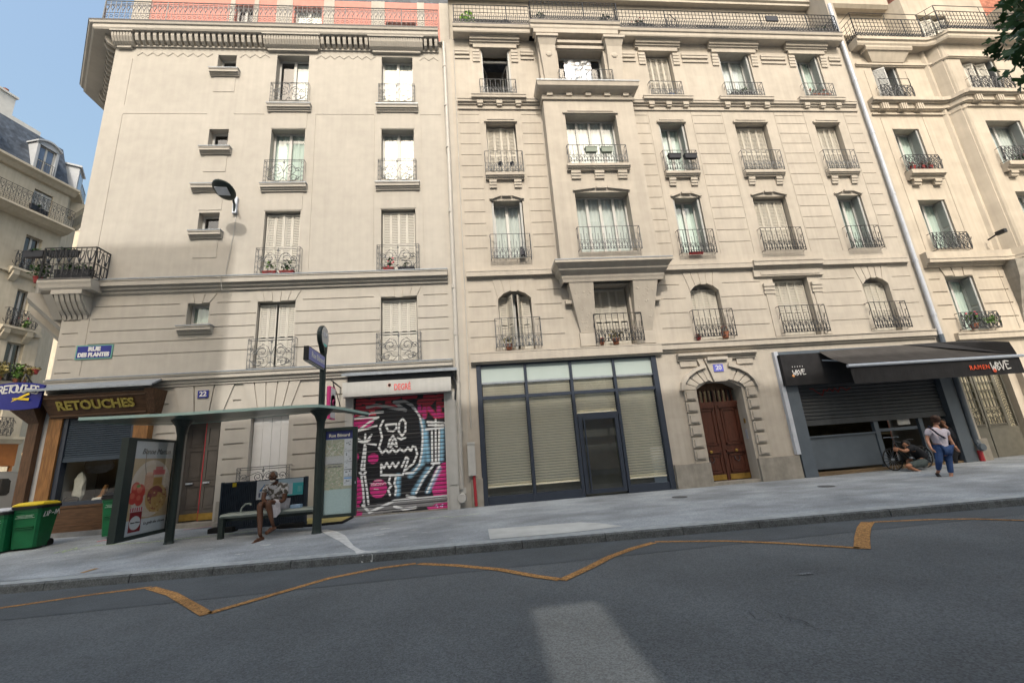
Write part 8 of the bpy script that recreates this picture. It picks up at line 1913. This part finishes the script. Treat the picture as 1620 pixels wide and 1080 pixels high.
mb.tube([(9.0, .05, 18.85), (9.2, .05, 19.15), (9.45, .05, 18.8)], .018, 5); mb.build('wire', IRON, t); leafball((8.85, .05, 18.25), (.3, .12, .3), 60, .07).build('leaves', LEAFS[3], t)
o = MB().cbox(13.1, 13.65, -.44, -.38, 18.35, 18.62, .01).build('black_window_box', BLKB, org=(13.4, -.4, 18.35)); tag(o, 'black box hung outside the top balcony railing at the right', 'planter')
for i, (x, yy, rx, rz_, n, lf, lab) in enumerate(((1.5, .35, .3, .25, 90, 0, 'low green plants just right of the lime shrub on the top balcony'), (3.55, -.2, .2, .35, 90, 1, 'dark climbing plant at the left corner of the projecting balcony'), (6.2, -.2, .25, .32, 110, 1, 'dark bushy plant at the right corner of the projecting balcony'), (10.4, .1, .3, .2, 70, 3, 'low dry plants between the wire stand and the black box, top balcony'), (15.9, .0, .3, .3, 110, 1, 'dark plant at the right end of the top balcony of number 20'))):
    plant('potted_plant', x, yy, 17.88, (rx, .16, rz_), n, lab, 'plant', lf, None, TERRA if i % 2 else BLKP, 80+i, potw=.16, size=.09)
# attic balcony of the pale building
TPT = None
for i in range(6):
    x = -8.72+.14*i; o = MB().lathe([(.045, 0), (.06, .10), (.065, .10), (.065, .12), (0, .11)], (x, .86, 18.05), 10).build('flower_pot', TERRA, org=(x, .86, 18.05)); tag(o, 'small terracotta pot in the row of six on a pink wall sill', 'flower pot', 'terracotta pots on the sill')
t = thing('storage_tub', (-2.60, .30, 17.62), 'grey-green tub with a red item on top, on the pink attic balcony', 'tub'); MB().loft([[(-2.8, .1, 17.62), (-2.35, .1, 17.62), (-2.35, .5, 17.62), (-2.8, .5, 17.62)], [(-2.9, .05, 18.2), (-2.25, .05, 18.2), (-2.25, .55, 18.2), (-2.9, .55, 18.2)]]).build('tub', mat('grey_green_tub', (.20, .25, .22), .6, .08, 6), t); MB().cbox(-2.7, -2.3, .15, .4, 18.2, 18.34, .02).build('red_bundle', REDP, t)
t = thing('garden_chair', (-6.0, .2, 17.62), 'black slatted garden chair behind the top balcony railing of the pale building', 'chair'); mb = MB()
for i in range(5): mb.box(-6.3+.13*i, -6.22+.13*i, .40, .44, 18.05, 18.6)
mb.box(-6.3, -5.7, .0, .42, 18.02, 18.06); [mb.box(x, x+.04, y, y+.04, 17.62, 18.05) for x in (-6.3, -5.74) for y in (0, .4)]; mb.build('seat', BLKP, t)
o = MB().ell((-1.35, .1, 17.86), (.26, .26, .24), 12, 8).build('wicker_ball', mat('grey_wicker', (.12, .115, .11), .9, .4, 40), org=(-1.35, .1, 17.62)); tag(o, 'round grey wicker ball at the right end of the pale building top balcony', 'ball')
plant('potted_plant', -6.75, .3, 17.62, (.16, .14, .3), 60, 'leggy plant beside the black garden chair on the pink attic balcony', 'plant', 3, None, TERRA, 31)
# corner balcony
for x0, x1, lab in ((-13.1, -12.55, 'black box on the rail of the corner balcony, left'), (-12.45, -11.65, 'black box on the rail of the corner balcony, right')): trough('window_box', x0, x1, -.36, 8.38, .2, BLKB, lab+' one of the pair', 1, None, 40, int(-x0), 'boxes on the corner balcony', lh=.06)
trough('window_box', -12.2, -11.2, -.3, 7.62, .34, BLKB, 'large black trough standing on the floor of the corner balcony', 1, None, 90, 41, lh=.15); plant('potted_plant', -12.75, -.2, 7.62, (.3, .2, .28), 110, 'leafy plant in a red pot at the left of the corner balcony floor', 'plant', 1, None, MAROON, 42)
# right-hand building
plant('potted_plant', 18.1, -.10, 4.74, (.42, .15, .26), 150, 'straggling pink geranium over the black railing above the black awning', 'plant', 0, PETALP, TERRA, 51)
mb = MB(); rk = random.Random(52); leafball((18.7, -.26, 5.0), (.35, .08, .16), 60, .07, mb, rnd=rk); o = mb.build('trailing_plant', LEAFS[0], org=(18.7, -.26, 5)); tag(o, 'green shoots trailing down the right end of the railing above the awning', 'plant')
for i, (x, lab) in enumerate(((17.85, 'left'), (18.25, 'middle'), (18.6, 'right'))): plant('potted_plant', x, -.12, 11.27, (.11, .09, .10), 26, f'{lab} one of three red flowering pots behind a railing beside the grey drainpipe', 'plant', 3, PETALR, MAROON, 53+i, 'three red flowering pots')
plant('potted_plant', 22.2, BY8-.1, 11.27, (.5, .12, .22), 140, 'poppy-red flowers behind the bay railing of the building at the right', 'plant', 1, PETALR, None, 57)
# balcony greenery on the far left building
a_, b2, _, _ = fw_[2]
rk = random.Random(61)
for i, (u, leaf, lab) in enumerate(((a_-.2, 3, 'dry grassy plant at the left of the overgrown balcony of the far left building'), (a_+.5, 0, 'bushy green plant in the middle of the overgrown balcony of the far left building'), (b2+.1, 3, 'bleached shrub at the right of the overgrown balcony of the far left building'))):
    P = FA+FD*u+FN*.28; plant('potted_plant', P.x, P.y, lv[2], (.36, .3, .5), 150, lab, 'plant', leaf, None, TERRA, 62+i, 'plants on the overgrown balcony', size=.12)
P = FA+FD*(b2+.45)+FN*.4; plant('potted_plant', P.x, P.y, lv[2]+.55, (.25, .2, .10), 30, 'red bowl of plants at the right end of the overgrown far left balcony', 'plant', 3, None, MAROON, 66, potw=.17)
a_, b3, _, _ = fw_[3]; P = FA+FD*(b3-.1)+FN*.25; plant('potted_plant', P.x, P.y, lv[3], (.25, .2, .3), 80, 'pink and white flowers on the third floor balcony of the far left building', 'plant', 0, PETALP, None, 67, size=.1)
P = FA+FD*(fl(45, 345)[0])+FN*.55; trough('window_box', P.x-.06, P.x+.10, P.y, lv[5]+.1, .3, BLKB, 'dark box behind the long top balcony railing of the far left building', 1, None, 50, 68, d=1.0)
# scraps in the gutter
def litter(name, px, py, r, m, lab, seed):
    p = az(px, py, 0); rk = random.Random(seed); mb = MB(); n = 12
    ring = [(p.x+r*rk.uniform(.7, 1.1)*math.cos(k*6.283/n), p.y+r*.5*rk.uniform(.7, 1.1)*math.sin(k*6.283/n), .012+rk.uniform(0, .02)) for k in range(n)]
    mid = [(p.x+(x-p.x)*.5, p.y+(y-p.y)*.5, rk.uniform(.05, .09)) for x, y, z in ring]; mb.loft([ring, mid]); o = mb.build(name, m, org=(p.x, p.y, 0)); tag(o, lab, 'litter')
litter('face_mask', 1553, 803, .17, mat('mint_mask', (.36, .66, .58), .8, .08, 30), 'crumpled mint green mask lying in the gutter at the right', 1); litter('paper_scrap', 1533, 806, .09, mat('white_scrap', (.6, .6, .6), .8, .08, 30), 'white paper scrap in the gutter left of the mint green mask', 2)
# ------------------------------------------------------------------ plane tree on the near pavement, a bough hangs into the top right
PT = thing('plane_tree', (9.0, -12.9, .1), 'plane tree whose dark bough of broad leaves hangs into the top right corner', 'tree')
mb = MB(); BARK = mat('plane_bark', (.14, .12, .09), .9, .3, 5)
tip = at(1650, 90, -10.6)
mb.tube([(9.0, -12.9, .1), (8.9, -12.9, 2), (8.8, -12.8, 4.2), (8.6, -12.6, 6.5), (8.5, -12.4, 9)], .2, 10, rs=[.28, .22, .20, .17, .12])
mb.tube([(8.8, -12.8, 4.4), (7.4, -12.0, 5.6), (tip.x+1.2, -11.2, tip.z+.6), (tip.x+.2, -10.7, tip.z+.2)], .06, 7, rs=[.12, .08, .05, .015]); mb.tube([(8.6, -12.6, 6.5), (9.5, -11.5, 8.5), (10.2, -11, 10)], .08, 7, rs=[.12, .07, .03]); mb.build('trunk', BARK, PT)
rk = random.Random(77); mb = MB()
def planeleaf(mb, c, s, rk):
    a = Vector((rk.gauss(0, .6), rk.gauss(0, .6), -1)).normalized(); b = a.orthogonal(); b.rotate(Quaternion(a, rk.random()*6.28)); n_ = a.cross(b)
    out = [(0, 0), (.25, .42), (.12, .5), (.5, .62), (.42, .85), (.16, .78), (0, 1.05), (-.16, .78), (-.42, .85), (-.5, .62), (-.12, .5), (-.25, .42)]
    mb.poly3([c+a*(v*s)+b*(u*s)+n_*(.12*s*abs(u)) for u, v in out])
def bough(px, py, Y, r, n, s=.125):
    c0 = at(px, py, Y)
    for i in range(n):
        d = Vector((rk.gauss(0, 1), rk.gauss(0, 1), rk.gauss(0, 1))); d.normalize(); planeleaf(mb, c0+d*r*(rk.random()**.5), s*rk.uniform(.7, 1.2), rk)
for px, py, r, n in ((1640, 5, .20, 22), (1610, -4, .10, 6), (1640, 55, .18, 18), (1612, 60, .09, 5), (1632, 90, .12, 9), (1644, 120, .18, 12), (1628, 136, .07, 3), (1650, 60, .4, 60), (1700, 20, .6, 120), (1760, 0, .9, 200), (1720, -80, .9, 220)): bough(px, py, -10.6, r, n)
for i in range(700): 
    d = Vector((rk.gauss(0, 1), rk.gauss(0, 1), rk.gauss(0, 1))); d.normalize(); planeleaf(mb, Vector((9.4, -11.9, 9.5))+Vector((d.x*1.9, d.y*1.2, d.z*1.8))*(rk.random()**.4), .2, rk)
mb.build('crown', LEAFS[1], PT)
# colour the loose number (made before its plate) is not needed
for o_ in list(bpy.data.objects):
    if o_.type == 'MESH' and o_.users_collection and not o_.data.polygons: bpy.data.objects.remove(o_)
